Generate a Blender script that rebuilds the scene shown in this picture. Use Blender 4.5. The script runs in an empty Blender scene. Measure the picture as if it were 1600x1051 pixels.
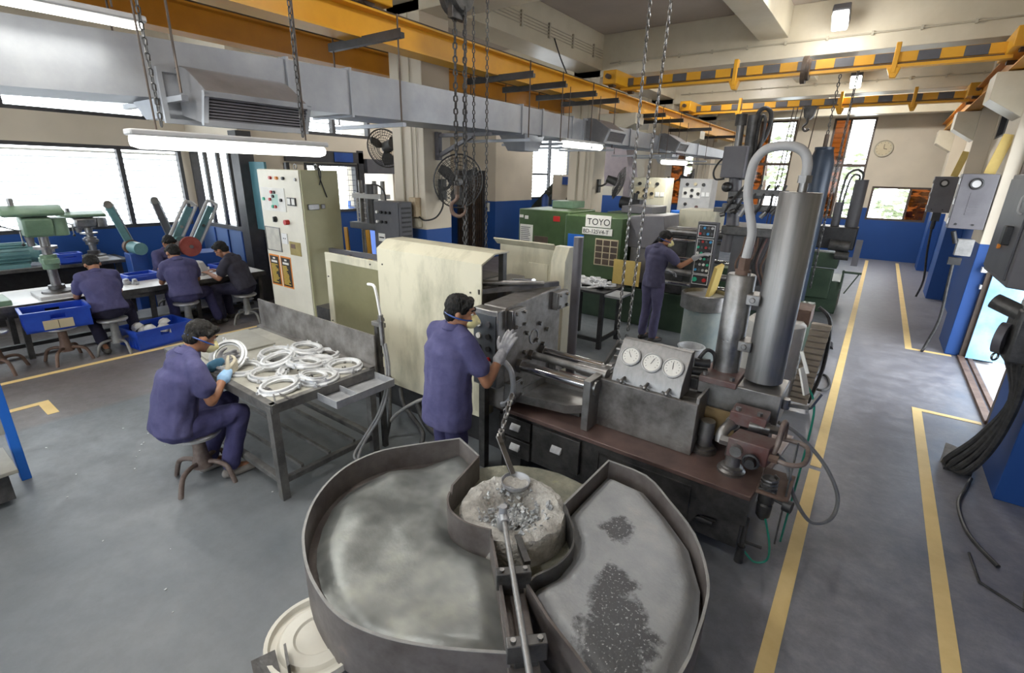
import bpy, bmesh, math, random
from mathutils import Vector as V, Matrix, noise
random.seed(4)
sc = bpy.context.scene
COL = bpy.data.collections.new('hall')
sc.collection.children.link(COL)
R_ = math.radians

# ---------------------------------------------------------------- camera, sky, sun, exposure
cam = bpy.data.objects.new('camera', bpy.data.cameras.new('camera'))
COL.objects.link(cam)
right = V((0.80440778, 0.59362752, 0.02311907))
down = V((0.20638243, -0.24274732, -0.94788187))
fwd = V((-0.55707667, 0.76725492, -0.31778212))
M = Matrix.Identity(4)
for i in range(3):
    M[i][0], M[i][1], M[i][2] = right[i], -down[i], -fwd[i]
M[0][3], M[1][3], M[2][3] = 0, 0, 2.4
cam.matrix_world = M
cam.data.sensor_width = 36
cam.data.lens = 756 / 1600 * 36
cam.data.clip_start = 0.05
sc.camera = cam

world = bpy.data.worlds.new('sky')
sc.world = world
world.use_nodes = True
wb = world.node_tree.nodes['Background']
wb.inputs[0].default_value = (0.90, 0.95, 1.0, 1)
wb.inputs[1].default_value = 5.0
sc.view_settings.view_transform = 'Standard'
sc.view_settings.look = 'None'
sc.view_settings.gamma = 1
sc.view_settings.use_curve_mapping = False
sc.view_settings.exposure = 0.52
sc.cycles.max_bounces = 8
sc.cycles.diffuse_bounces = 5
sc.cycles.transparent_max_bounces = 12
sc.cycles.sample_clamp_indirect = 6.0


def area(name, loc, sx, sy, power, rot=(0, 0, 0), col=(1, 0.97, 0.9), spread=180):
    l = bpy.data.lights.new(name, 'AREA')
    l.shape = 'RECTANGLE'
    l.size, l.size_y = sx, sy
    l.energy = power
    l.color = col
    l.spread = R_(spread)
    o = bpy.data.objects.new(name, l)
    o.location = loc
    o.rotation_euler = rot
    COL.objects.link(o)
    return o


def bulb(name, loc, power, r=0.15, col=(1, 0.975, 0.94)):
    l = bpy.data.lights.new(name, 'POINT')
    l.energy = power
    l.shadow_soft_size = r
    l.color = col
    o = bpy.data.objects.new(name, l)
    o.location = loc
    COL.objects.link(o)
    return o


# fill lamps added out of view to brighten the hall (their bodies are built below)
FILL_LAMPS = ((-2.3, 0.0, 4.1, 95, 'above the furnace'), (-2.6, 3.2, 4.45, 60, 'over the casting machine'), (-7.6, 1.7, 4.2, 80, 'above the workbenches'), (-7.6, 7.5, 4.3, 115, 'above the rear bay'),
          (-1.3, 7.6, 4.75, 70, 'before the nearer cross beam'), (-3.2, 12.2, 4.85, 110, 'between the two cross beams'), (-1.2, 16.4, 4.82, 430, 'before the end wall'), (-8.0, 13.6, 4.6, 100, 'over the stair'),
          (-7.2, -3.2, 4.1, 70, 'behind the benches'), (-0.9, -3.0, 4.1, 80, 'behind the furnace'))
for gx, gy, gz, gp, gl in FILL_LAMPS:
    bulb('fill_lamp_light', (gx, gy, gz), gp)

# ---------------------------------------------------------------- materials


def mat(name, c1, c2=None, rough=0.6, metal=0.0, scale=6.0, c3=None, bump=0.0, bscale=None, detail=5, lo=0.35, hi=0.65,
        stretch=None, rvar=0.0, spec=0.5, coat=0.0):
    m = bpy.data.materials.new(name)
    m.use_nodes = True
    nt = m.node_tree
    b = nt.nodes['Principled BSDF']
    b.inputs['Roughness'].default_value = rough
    b.inputs['Metallic'].default_value = metal
    b.inputs['Specular IOR Level'].default_value = spec
    b.inputs['Coat Weight'].default_value = coat
    b.inputs['Base Color'].default_value = (*c1, 1)
    if c2 or bump:
        tc = nt.nodes.new('ShaderNodeTexCoord')
        src = tc.outputs['Object']
        if stretch:
            mp = nt.nodes.new('ShaderNodeMapping')
            mp.inputs['Scale'].default_value = stretch
            nt.links.new(src, mp.inputs[0])
            src = mp.outputs[0]
    if c2:
        n = nt.nodes.new('ShaderNodeTexNoise')
        n.inputs['Scale'].default_value = scale
        n.inputs['Detail'].default_value = detail
        n.inputs['Roughness'].default_value = 0.65
        nt.links.new(src, n.inputs['Vector'])
        r = nt.nodes.new('ShaderNodeValToRGB')
        r.color_ramp.elements[0].position = lo
        r.color_ramp.elements[0].color = (*c1, 1)
        r.color_ramp.elements[1].position = hi
        r.color_ramp.elements[1].color = (*c2, 1)
        if c3:
            e = r.color_ramp.elements.new(min(0.98, hi + 0.12))
            e.color = (*c3, 1)
        nt.links.new(n.outputs['Fac'], r.inputs[0])
        nt.links.new(r.outputs[0], b.inputs['Base Color'])
        if rvar:
            mr = nt.nodes.new('ShaderNodeMapRange')
            mr.inputs['From Min'].default_value = 0.3
            mr.inputs['From Max'].default_value = 0.7
            mr.inputs['To Min'].default_value = max(0.03, rough - rvar)
            mr.inputs['To Max'].default_value = min(1, rough + rvar)
            nt.links.new(n.outputs['Fac'], mr.inputs[0])
            nt.links.new(mr.outputs[0], b.inputs['Roughness'])
    if bump:
        n2 = nt.nodes.new('ShaderNodeTexNoise')
        n2.inputs['Scale'].default_value = bscale or scale * 3
        n2.inputs['Detail'].default_value = 4
        nt.links.new(src, n2.inputs['Vector'])
        bp = nt.nodes.new('ShaderNodeBump')
        bp.inputs['Strength'].default_value = min(1, bump)
        bp.inputs['Distance'].default_value = 0.02
        nt.links.new(n2.outputs['Fac'], bp.inputs['Height'])
        nt.links.new(bp.outputs[0], b.inputs['Normal'])
    return m


def emit(name, c, s):
    m = bpy.data.materials.new(name)
    m.use_nodes = True
    nt = m.node_tree
    b = nt.nodes['Principled BSDF']
    b.inputs['Base Color'].default_value = (*c, 1)
    b.inputs['Emission Color'].default_value = (*c, 1)
    b.inputs['Emission Strength'].default_value = s
    return m


def glass(name, tint, gloss=0.08):
    m = bpy.data.materials.new(name)
    m.use_nodes = True
    nt = m.node_tree
    nt.nodes.remove(nt.nodes['Principled BSDF'])
    out = nt.nodes['Material Output']
    t = nt.nodes.new('ShaderNodeBsdfTransparent')
    t.inputs[0].default_value = (*tint, 1)
    g = nt.nodes.new('ShaderNodeBsdfGlossy')
    g.inputs['Roughness'].default_value = 0.05
    x = nt.nodes.new('ShaderNodeMixShader')
    x.inputs[0].default_value = gloss
    nt.links.new(t.outputs[0], x.inputs[1])
    nt.links.new(g.outputs[0], x.inputs[2])
    nt.links.new(x.outputs[0], out.inputs[0])
    return m


def two_tone(name, top, bot, z, rough=0.6):
    """wall paint: a blue dado up to height z, cream above, both with grime"""
    m = bpy.data.materials.new(name)
    m.use_nodes = True
    nt = m.node_tree
    b = nt.nodes['Principled BSDF']
    b.inputs['Roughness'].default_value = rough
    g = nt.nodes.new('ShaderNodeNewGeometry')
    sp = nt.nodes.new('ShaderNodeSeparateXYZ')
    nt.links.new(g.outputs['Position'], sp.inputs[0])
    n = nt.nodes.new('ShaderNodeTexNoise')
    n.inputs['Scale'].default_value = 1.3
    n.inputs['Detail'].default_value = 7
    nt.links.new(g.outputs['Position'], n.inputs['Vector'])
    ad = nt.nodes.new('ShaderNodeMath')
    ad.operation = 'MULTIPLY_ADD'
    ad.inputs[1].default_value = 0.012
    nt.links.new(n.outputs['Fac'], ad.inputs[0])
    nt.links.new(sp.outputs['Z'], ad.inputs[2])
    gt = nt.nodes.new('ShaderNodeMath')
    gt.operation = 'GREATER_THAN'
    gt.inputs[1].default_value = z
    nt.links.new(ad.outputs[0], gt.inputs[0])

    def ramp(c):
        r = nt.nodes.new('ShaderNodeValToRGB')
        r.color_ramp.elements[0].position = 0.3
        r.color_ramp.elements[0].color = (*[k * 0.86 for k in c], 1)
        r.color_ramp.elements[1].position = 0.7
        r.color_ramp.elements[1].color = (*c, 1)
        nt.links.new(n.outputs['Fac'], r.inputs[0])
        return r
    a, c = ramp(bot), ramp(top)
    mx = nt.nodes.new('ShaderNodeMix')
    mx.data_type = 'RGBA'
    nt.links.new(gt.outputs[0], mx.inputs[0])
    nt.links.new(a.outputs[0], mx.inputs[6])
    nt.links.new(c.outputs[0], mx.inputs[7])
    nt.links.new(mx.outputs[2], b.inputs['Base Color'])
    return m


CREAM = (0.63, 0.565, 0.455)
BLUE = (0.008, 0.066, 0.275)
m_wall = two_tone('wall_paint', CREAM, BLUE, 1.635)
m_cream = mat('ceiling_cream', (0.52, 0.46, 0.34), (0.60, 0.54, 0.42), 0.45, scale=1.2)
m_beam = mat('beam_gloss_paint', (0.54, 0.49, 0.37), (0.62, 0.57, 0.45), 0.32, scale=1.5)
m_slab = mat('slab_grey_paint', (0.40, 0.35, 0.31), (0.47, 0.41, 0.36), 0.6, scale=0.8)
m_yellow = mat('crane_yellow', (0.72, 0.36, 0.012), (0.62, 0.30, 0.01), 0.45, scale=2)
m_yellow_shade = mat('rail_yellow_shade', (0.55, 0.24, 0.015), (0.45, 0.19, 0.012), 0.5, scale=2)  # crane yellow with the shade on the rail face put into the colour
m_rail = mat('rail_dark', (0.05, 0.035, 0.025), (0.09, 0.06, 0.04), 0.55)
m_black = mat('black_paint', (0.012, 0.012, 0.013), (0.03, 0.03, 0.032), 0.45, scale=9)
m_dark = mat('dark_oily_steel', (0.045, 0.045, 0.046), (0.11, 0.107, 0.104), 0.42, 0.5, scale=7, bump=0.15, bscale=30)
m_duct = mat('galvanised_duct', (0.27, 0.285, 0.315), (0.37, 0.385, 0.41), 0.42, 0.55, scale=1.6, detail=8)
m_ductd = mat('duct_hood_grey', (0.15, 0.15, 0.16), (0.20, 0.20, 0.21), 0.45, 0.3, scale=4)
m_machine = mat('cream_machine_paint', (0.36, 0.35, 0.26), (0.60, 0.57, 0.44), 0.42, scale=2.2, detail=8, lo=0.30, hi=0.52, stretch=(1.6, 1, 0.6))
m_cab = mat('pale_cabinet_paint', (0.66, 0.63, 0.53), (0.74, 0.71, 0.60), 0.45, scale=2)
m_cabside = mat('olive_cream_paint', (0.44, 0.42, 0.25), (0.52, 0.50, 0.31), 0.5, scale=2)
m_olive = mat('olive_window_sheet', (0.17, 0.16, 0.085), (0.22, 0.21, 0.12), 0.3, scale=2.2)
m_green = mat('green_machine_paint', (0.035, 0.07, 0.02), (0.055, 0.10, 0.035), 0.42, scale=3)
m_dgreen = mat('dark_green_paint', (0.022, 0.045, 0.026), (0.04, 0.07, 0.04), 0.42, scale=3)
m_pgreen = mat('pale_green_paint', (0.11, 0.19, 0.12), (0.17, 0.27, 0.18), 0.45, scale=5)
m_teal = mat('teal_motor_paint', (0.09, 0.20, 0.22), (0.13, 0.27, 0.28), 0.4, scale=5)
m_steel = mat('worn_steel', (0.17, 0.165, 0.16), (0.33, 0.325, 0.32), 0.38, 0.85, scale=5, rvar=0.12, bump=0.06, bscale=40)
m_brush = mat('brushed_steel', (0.22, 0.22, 0.22), (0.30, 0.297, 0.295), 0.46, 0.85, scale=3, stretch=(12, 12, 0.6), rvar=0.08)
m_chrome = mat('polished_bar', (0.55, 0.55, 0.56), (0.7, 0.7, 0.71), 0.16, 1.0, scale=4)
m_plate = mat('scratched_plate', (0.14, 0.13, 0.122), (0.32, 0.31, 0.30), 0.44, 0.6, scale=4.5, c3=(0.46, 0.45, 0.44), bump=0.12, bscale=25, rvar=0.1)
m_rust = mat('rusty_sheet', (0.095, 0.080, 0.075), (0.19, 0.172, 0.165), 0.58, 0.4, scale=4, c3=(0.26, 0.21, 0.185), bump=0.1, bscale=22)
m_rustb = mat('rust_brown', (0.10, 0.06, 0.045), (0.19, 0.125, 0.095), 0.65, 0.2, scale=5, bump=0.1)
m_bedtop = mat('red_brown_bed', (0.10, 0.065, 0.058), (0.19, 0.125, 0.11), 0.40, 0.25, scale=3.2, c3=(0.22, 0.16, 0.13), rvar=0.14, bump=0.05)
m_red = mat('red_primer', (0.12, 0.05, 0.045), (0.16, 0.13, 0.125), 0.5, 0.2, scale=6)
m_alu = mat('cast_aluminium', (0.50, 0.51, 0.525), (0.68, 0.69, 0.70), 0.42, 0.35, scale=14, rvar=0.08)
m_aludull = mat('dull_aluminium', (0.30, 0.31, 0.33), (0.46, 0.47, 0.49), 0.45, 0.45, scale=8, rvar=0.1)
m_tabletop = mat('dusty_table_top', (0.30, 0.29, 0.25), (0.45, 0.44, 0.39), 0.55, 0.15, scale=3.5, detail=8)
m_board = mat('grey_board', (0.24, 0.235, 0.20), (0.32, 0.31, 0.27), 0.5, scale=3)
m_white = mat('white_top', (0.70, 0.70, 0.69), (0.80, 0.80, 0.78), 0.35, scale=3)
m_paper = mat('white_label_paper', (0.78, 0.77, 0.73), (0.70, 0.69, 0.64), 0.7, scale=8)
m_bplast = mat('blue_plastic', (0.012, 0.05, 0.40), (0.02, 0.08, 0.50), 0.38, scale=4)
m_navy = mat('navy_blue_paint', (0.014, 0.05, 0.22), (0.018, 0.07, 0.28), 0.4, scale=3)
m_bluepost = mat('bright_blue_paint', (0.012, 0.11, 0.48), (0.015, 0.14, 0.56), 0.42, scale=2)
m_door = mat('light_blue_door', (0.14, 0.42, 0.80), (0.35, 0.58, 0.82), 0.5, scale=2.4, detail=9)
m_bluecyl = mat('dark_blue_cylinder', (0.020, 0.030, 0.048), (0.032, 0.046, 0.07), 0.35, 0.2, scale=3)
m_rubber = mat('black_rubber', (0.015, 0.015, 0.016), (0.045, 0.045, 0.046), 0.5, scale=20)
m_hosegrey = mat('grey_hose', (0.20, 0.20, 0.20), (0.30, 0.30, 0.29), 0.45, scale=10)
m_hosegreen = mat('green_hose', (0.02, 0.25, 0.17), None, 0.35)
m_shirt = mat('purple_blue_cotton', (0.060, 0.059, 0.138), (0.092, 0.090, 0.190), 0.85, scale=5, bump=0.7, bscale=9, spec=0.2)
m_shirtg = mat('grey_purple_cotton', (0.058, 0.056, 0.10), (0.075, 0.072, 0.125), 0.85, scale=7, bump=0.5, bscale=9, spec=0.2)
m_shirtd = mat('charcoal_cotton', (0.035, 0.034, 0.048), (0.05, 0.048, 0.066), 0.85, scale=7, bump=0.5, bscale=9, spec=0.2)
m_trous = mat('navy_trousers', (0.045, 0.044, 0.115), (0.065, 0.063, 0.15), 0.85, scale=6, bump=0.55, bscale=8, spec=0.2)
m_trousd = mat('dark_trousers', (0.018, 0.017, 0.035), (0.03, 0.028, 0.05), 0.85, scale=6, bump=0.4, bscale=8, spec=0.2)
m_trousg = mat('grey_violet_trousers', (0.085, 0.08, 0.15), (0.11, 0.105, 0.19), 0.85, scale=6, bump=0.5, bscale=8, spec=0.2)
m_skin = mat('brown_skin', (0.27, 0.125, 0.068), (0.33, 0.155, 0.085), 0.5, scale=6)
m_hair = mat('black_hair', (0.006, 0.0055, 0.005), (0.016, 0.015, 0.014), 0.65, scale=40, stretch=(1, 1, 0.3), bump=0.8, bscale=70, spec=0.25)
m_hairg = mat('greying_hair', (0.010, 0.009, 0.008), (0.09, 0.086, 0.08), 0.65, scale=60, stretch=(1, 1, 0.3), bump=0.8, bscale=70, lo=0.56, hi=0.8, spec=0.25)
m_mask = mat('yellow_mask', (0.74, 0.66, 0.30), (0.80, 0.73, 0.40), 0.8, scale=10)
m_gloveg = mat('grey_glove', (0.24, 0.24, 0.26), (0.42, 0.42, 0.43), 0.8, scale=14, bump=0.3, bscale=40)
m_gloveb = mat('light_blue_glove_cuff', (0.22, 0.42, 0.68), (0.32, 0.50, 0.72), 0.8, scale=12)
m_glovet = mat('teal_glove_cuff', (0.05, 0.16, 0.28), (0.07, 0.20, 0.32), 0.8, scale=12)
m_glovec = mat('cream_glove', (0.55, 0.50, 0.38), (0.45, 0.42, 0.34), 0.8, scale=14)
m_shoe = mat('dark_shoe', (0.025, 0.022, 0.02), (0.05, 0.045, 0.04), 0.6, scale=9)
m_shoeg = mat('dusty_shoe', (0.16, 0.145, 0.13), (0.25, 0.235, 0.22), 0.7, scale=9)
m_tape = mat('yellow_floor_tape', (0.88, 0.66, 0.29), (0.80, 0.59, 0.24), 0.6, scale=5, c3=(0.85, 0.72, 0.46))
m_metalgrey = mat('grey_box_paint', (0.075, 0.075, 0.085), (0.10, 0.10, 0.11), 0.42, scale=4)
m_boxgrey = mat('violet_grey_cabinet', (0.105, 0.10, 0.112), (0.13, 0.126, 0.138), 0.45, scale=4)
m_lightgrey = mat('light_grey_paint', (0.42, 0.42, 0.42), (0.5, 0.5, 0.5), 0.5, scale=4)
m_stool = mat('stool_rust_paint', (0.10, 0.065, 0.053), (0.21, 0.17, 0.15), 0.55, 0.2, scale=9, bump=0.1)
m_stoolg = mat('stool_grey_paint', (0.16, 0.16, 0.16), (0.26, 0.26, 0.25), 0.5, 0.3, scale=7)
m_seat = mat('stool_seat_metal', (0.45, 0.45, 0.45), (0.62, 0.62, 0.62), 0.35, 0.8, scale=7)
m_dross = mat('dross_ash', (0.34, 0.335, 0.315), (0.54, 0.53, 0.50), 0.9, scale=14, c3=(0.6, 0.6, 0.58), bump=0.8, bscale=45)
m_drosss = mat('shiny_dross', (0.25, 0.27, 0.29), (0.72, 0.75, 0.77), 0.45, 0.35, scale=22, bump=0.8, bscale=50)
m_rim = mat('furnace_rim_scale', (0.15, 0.155, 0.125), (0.28, 0.28, 0.22), 0.75, scale=7, c3=(0.36, 0.35, 0.22), bump=0.5, bscale=25)
m_lamp = emit('lamp_tube', (1, 0.99, 0.93), 3.2)
m_clock = mat('clock_cream', (0.58, 0.50, 0.33), (0.52, 0.45, 0.30), 0.5)
m_orange = mat('orange_sign', (0.75, 0.26, 0.03), (0.68, 0.22, 0.03), 0.5)
m_ledr = mat('red_button', (0.45, 0.02, 0.02), None, 0.35)
m_ledg = mat('green_button', (0.02, 0.42, 0.25), None, 0.35)
m_ledb = mat('blue_button', (0.05, 0.35, 0.7), None, 0.35)
m_drum = mat('white_drum_lid', (0.66, 0.64, 0.56), (0.74, 0.72, 0.64), 0.4, scale=3)
m_fan = mat('fan_black', (0.03, 0.03, 0.032), (0.06, 0.058, 0.055), 0.5, scale=8)
m_wood = mat('yellow_board', (0.60, 0.45, 0.14), (0.5, 0.36, 0.10), 0.6, scale=4)
m_conduit = mat('cream_conduit', (0.42, 0.38, 0.29), (0.48, 0.44, 0.34), 0.5, scale=4)
m_leaf = mat('pale_leaf', (0.26, 0.32, 0.18), (0.42, 0.46, 0.28), 0.7, scale=2)
m_ground = mat('outside_concrete', (0.62, 0.61, 0.60), (0.75, 0.74, 0.72), 0.8, scale=1.5)
m_slat = mat('white_louvre', (0.75, 0.76, 0.76), None, 0.6)
m_glass = glass('clear_glass', (0.97, 0.98, 0.98), 0.04)
m_amber = glass('amber_film', (0.23, 0.115, 0.045), 0.06)
m_stair = mat('stair_dark_green', (0.035, 0.04, 0.032), (0.06, 0.065, 0.05), 0.6)

# ---------------------------------------------------------------- mesh helpers


class MB:
    def __init__(s):
        s.v, s.f, s.m = [], [], []
        s.k = 0

    def add(s, vs, fs):
        o = len(s.v)
        s.v += [tuple(p) for p in vs]
        s.f += [tuple(i + o for i in f) for f in fs]
        s.m += [s.k] * len(fs)
        return s

    def mi(s, k):
        s.k = k
        return s

    def bx(s, x0, x1, y0, y1, z0, z1):
        return s.add([(x0, y0, z0), (x1, y0, z0), (x1, y1, z0), (x0, y1, z0), (x0, y0, z1), (x1, y0, z1), (x1, y1, z1), (x0, y1, z1)],
                     [(0, 3, 2, 1), (4, 5, 6, 7), (0, 1, 5, 4), (1, 2, 6, 5), (2, 3, 7, 6), (3, 0, 4, 7)])

    def ob(s, c, size, R):
        """oriented box: centre, size, 3x3 rotation"""
        c = V(c)
        vs = []
        for z in (-1, 1):
            for x, y in ((-1, -1), (1, -1), (1, 1), (-1, 1)):
                vs.append(c + R @ V((x * size[0] / 2, y * size[1] / 2, z * size[2] / 2)))
        return s.add(vs, [(0, 3, 2, 1), (4, 5, 6, 7), (0, 1, 5, 4), (1, 2, 6, 5), (2, 3, 7, 6), (3, 0, 4, 7)])

    def bar(s, p0, p1, w, h=None, up=(0, 0, 1)):
        """square bar from p0 to p1, width w across, h along up"""
        p0, p1 = V(p0), V(p1)
        d = (p1 - p0)
        L = d.length
        d.normalize()
        u = V(up)
        if abs(d.dot(u)) > 0.95:
            u = V((1, 0, 0))
        a = d.cross(u).normalized()
        b = a.cross(d)
        R = Matrix((a, d, b)).transposed()
        return s.ob((p0 + p1) / 2, (w, L, h or w), R)

    def cyl(s, p0, p1, r0, r1=None, n=16, caps=True):
        p0, p1 = V(p0), V(p1)
        r1 = r0 if r1 is None else r1
        d = (p1 - p0).normalized()
        a = d.orthogonal().normalized()
        b = d.cross(a)
        vs = []
        for p, r in ((p0, r0), (p1, r1)):
            for i in range(n):
                t = 2 * math.pi * i / n
                vs.append(p + a * (r * math.cos(t)) + b * (r * math.sin(t)))
        fs = [(i, (i + 1) % n, n + (i + 1) % n, n + i) for i in range(n)]
        if caps:
            fs += [tuple(range(n - 1, -1, -1)), tuple(range(n, 2 * n))]
        return s.add(vs, fs)

    def tube(s, pts, r, n=8, closed=False, sub=0):
        pts = [V(p) for p in pts]
        if sub:
            pts = spline(pts, sub, closed)
        N = len(pts)
        rr = r if isinstance(r, (list, tuple)) else None
        u = None
        vs = []
        for i, p in enumerate(pts):
            if closed:
                d = (pts[(i + 1) % N] - pts[i - 1])
            else:
                d = pts[min(i + 1, N - 1)] - pts[max(i - 1, 0)]
            d.normalize()
            if u is None:
                u = d.orthogonal().normalized()
            else:
                u = (u - d * u.dot(d))
                u = u.normalized() if u.length > 1e-6 else d.orthogonal().normalized()
            w = d.cross(u)
            q = rr[min(len(rr) - 1, int(i * len(rr) / N))] if rr else r
            for k in range(n):
                t = 2 * math.pi * k / n
                vs.append(p + u * (q * math.cos(t)) + w * (q * math.sin(t)))
        fs = []
        for i in range(N if closed else N - 1):
            j = (i + 1) % N
            for k in range(n):
                l = (k + 1) % n
                fs.append((i * n + k, i * n + l, j * n + l, j * n + k))
        if not closed:
            fs += [tuple(range(n - 1, -1, -1)), tuple(range((N - 1) * n, N * n))]
        return s.add(vs, fs)

    def lathe(s, prof, c=(0, 0, 0), n=32, R=None, a0=0.0, a1=None):
        """profile of (r, z) turned about an axis through c"""
        c = V(c)
        full = a1 is None
        a1 = a0 + 2 * math.pi if full else a1
        cols = n if full else n + 1
        vs = []
        for i in range(cols):
            t = a0 + (a1 - a0) * i / n
            for r, z in prof:
                p = V((r * math.cos(t), r * math.sin(t), z))
                vs.append(c + (R @ p if R else p))
        P = len(prof)
        fs = []
        for i in range(n):
            j = (i + 1) % cols
            for k in range(P - 1):
                if prof[k][0] == 0 and prof[k + 1][0] == 0:
                    continue
                fs.append((i * P + k, j * P + k, j * P + k + 1, i * P + k + 1))
        return s.add(vs, fs)

    def prism(s, poly, z0, z1):
        n = len(poly)
        vs = [(x, y, z0) for x, y in poly] + [(x, y, z1) for x, y in poly]
        fs = [(i, (i + 1) % n, n + (i + 1) % n, n + i) for i in range(n)]
        fs += [tuple(range(n - 1, -1, -1)), tuple(range(n, 2 * n))]
        return s.add(vs, fs)

    def prism_x(s, poly, x0, x1):
        """poly of (y, z) pushed along x"""
        n = len(poly)
        vs = [(x0, y, z) for y, z in poly] + [(x1, y, z) for y, z in poly]
        fs = [(i, n + i, n + (i + 1) % n, (i + 1) % n) for i in range(n)]
        fs += [tuple(range(n)), tuple(range(2 * n - 1, n - 1, -1))]
        return s.add(vs, fs)

    def prism_y(s, poly, y0, y1):
        n = len(poly)
        vs = [(x, y0, z) for x, z in poly] + [(x, y1, z) for x, z in poly]
        fs = [(i, (i + 1) % n, n + (i + 1) % n, n + i) for i in range(n)]
        fs += [tuple(range(n - 1, -1, -1)), tuple(range(n, 2 * n))]
        return s.add(vs, fs)

    def sheet(s, pts, z0, z1, t, closed=False):
        """upright sheet of thickness t following plan points; z0/z1 may be lists"""
        pts = [V((p[0], p[1])) for p in pts]
        N = len(pts)
        Z0 = z0 if isinstance(z0, list) else [z0] * N
        Z1 = z1 if isinstance(z1, list) else [z1] * N
        vs = []
        for i, p in enumerate(pts):
            a = pts[i - 1] if (closed or i > 0) else p
            b = pts[(i + 1) % N] if (closed or i < N - 1) else p
            d1 = (p - a).normalized() if (p - a).length > 1e-6 else None
            d2 = (b - p).normalized() if (b - p).length > 1e-6 else None
            d = (d1 + d2) if d1 and d2 else (d1 or d2)
            if d.length < 1e-3:
                d = d2
            d.normalize()
            k = 1.0
            if d1 and d2:
                k = 1 / max(0.5, d.dot(d1))
            nn = V((-d.y, d.x)) * (t / 2 * k)
            for q in (p + nn, p - nn):
                vs += [(q.x, q.y, Z0[i]), (q.x, q.y, Z1[i])]
        fs = []
        for i in range(N if closed else N - 1):
            a, b = 4 * i, 4 * ((i + 1) % N)
            fs += [(a, b, b + 1, a + 1), (a + 2, a + 3, b + 3, b + 2), (a + 1, b + 1, b + 3, a + 3), (a, a + 2, b + 2, b)]
        if not closed:
            fs += [(0, 1, 3, 2), (4 * N - 4, 4 * N - 2, 4 * N - 1, 4 * N - 3)]
        return s.add(vs, fs)

    def sph(s, c, r, n=14, m=9, R=None):
        c = V(c)
        r = r if isinstance(r, (tuple, list)) else (r, r, r)
        vs = []
        for j in range(m + 1):
            ph = math.pi * j / m
            for i in range(n):
                t = 2 * math.pi * i / n
                p = V((r[0] * math.sin(ph) * math.cos(t), r[1] * math.sin(ph) * math.sin(t), r[2] * math.cos(ph)))
                vs.append(c + (R @ p if R else p))
        fs = []
        for j in range(m):
            for i in range(n):
                k = (i + 1) % n
                fs.append((j * n + i, (j + 1) * n + i, (j + 1) * n + k, j * n + k))
        return s.add(vs, fs)

    def torus(s, c, R0, r, n=24, k=8, R=None):
        prof = [(R0 + r * math.cos(2 * math.pi * i / k), r * math.sin(2 * math.pi * i / k)) for i in range(k + 1)]
        return s.lathe(prof, c, n, R)

    def frame_y(s, x0, x1, z0, z1, w, y0, y1):
        """rectangular frame in a plane of constant y"""
        s.bx(x0, x1, y0, y1, z0, z0 + w)
        s.bx(x0, x1, y0, y1, z1 - w, z1)
        s.bx(x0, x0 + w, y0, y1, z0 + w, z1 - w)
        return s.bx(x1 - w, x1, y0, y1, z0 + w, z1 - w)

    def frame_x(s, y0, y1, z0, z1, w, x0, x1):
        s.bx(x0, x1, y0, y1, z0, z0 + w)
        s.bx(x0, x1, y0, y1, z1 - w, z1)
        s.bx(x0, x1, y0, y0 + w, z0 + w, z1 - w)
        return s.bx(x0, x1, y1 - w, y1, z0 + w, z1 - w)

    def mesh(s, name, off=(0, 0, 0), weld=False):
        me = bpy.data.meshes.new(name)
        o = V(off)
        me.from_pydata([tuple(V(p) - o) for p in s.v], [], s.f)
        if len(set(s.m)) > 1:
            me.polygons.foreach_set('material_index', s.m)
        bm = bmesh.new()
        bm.from_mesh(me)
        bmesh.ops.remove_doubles(bm, verts=bm.verts, dist=1e-5)
        bmesh.ops.recalc_face_normals(bm, faces=bm.faces)
        bm.to_mesh(me)
        bm.free()
        return me


def spline(pts, sub, closed=False):
    out = []
    N = len(pts)
    for i in range(N if closed else N - 1):
        if closed:
            p0, p1, p2, p3 = pts[i - 1], pts[i], pts[(i + 1) % N], pts[(i + 2) % N]
        else:
            p0, p1, p2, p3 = pts[max(i - 1, 0)], pts[i], pts[i + 1], pts[min(i + 2, N - 1)]
        for k in range(sub):
            t = k / sub
            out.append(0.5 * ((2 * p1) + (p2 - p0) * t + (2 * p0 - 5 * p1 + 4 * p2 - p3) * t * t + (3 * p1 - p0 - 3 * p2 + p3) * t ** 3))
    if not closed:
        out.append(pts[-1])
    return out


def rotz(a):
    return Matrix.Rotation(a, 3, 'Z')


def aim(d, up=(0, 0, 1)):
    """3x3 whose local z points along d"""
    d = V(d).normalized()
    u = V(up)
    if abs(u.dot(d)) > 0.97:
        u = V((0, 1, 0))
    x = u.cross(d).normalized()
    y = d.cross(x)
    return Matrix((x, y, d)).transposed()


def wloc(o):
    p = V((0, 0, 0))
    while o is not None:
        p += V(o.location)
        o = o.parent
    return p


def thing(name, label, cat, loc=(0, 0, 0), group=None):
    o = bpy.data.objects.new(name, None)
    o.empty_display_size = 0.1
    COL.objects.link(o)
    o.location = loc
    o['label'] = label
    o['category'] = cat
    if group:
        o['group'] = group
    return o


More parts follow.
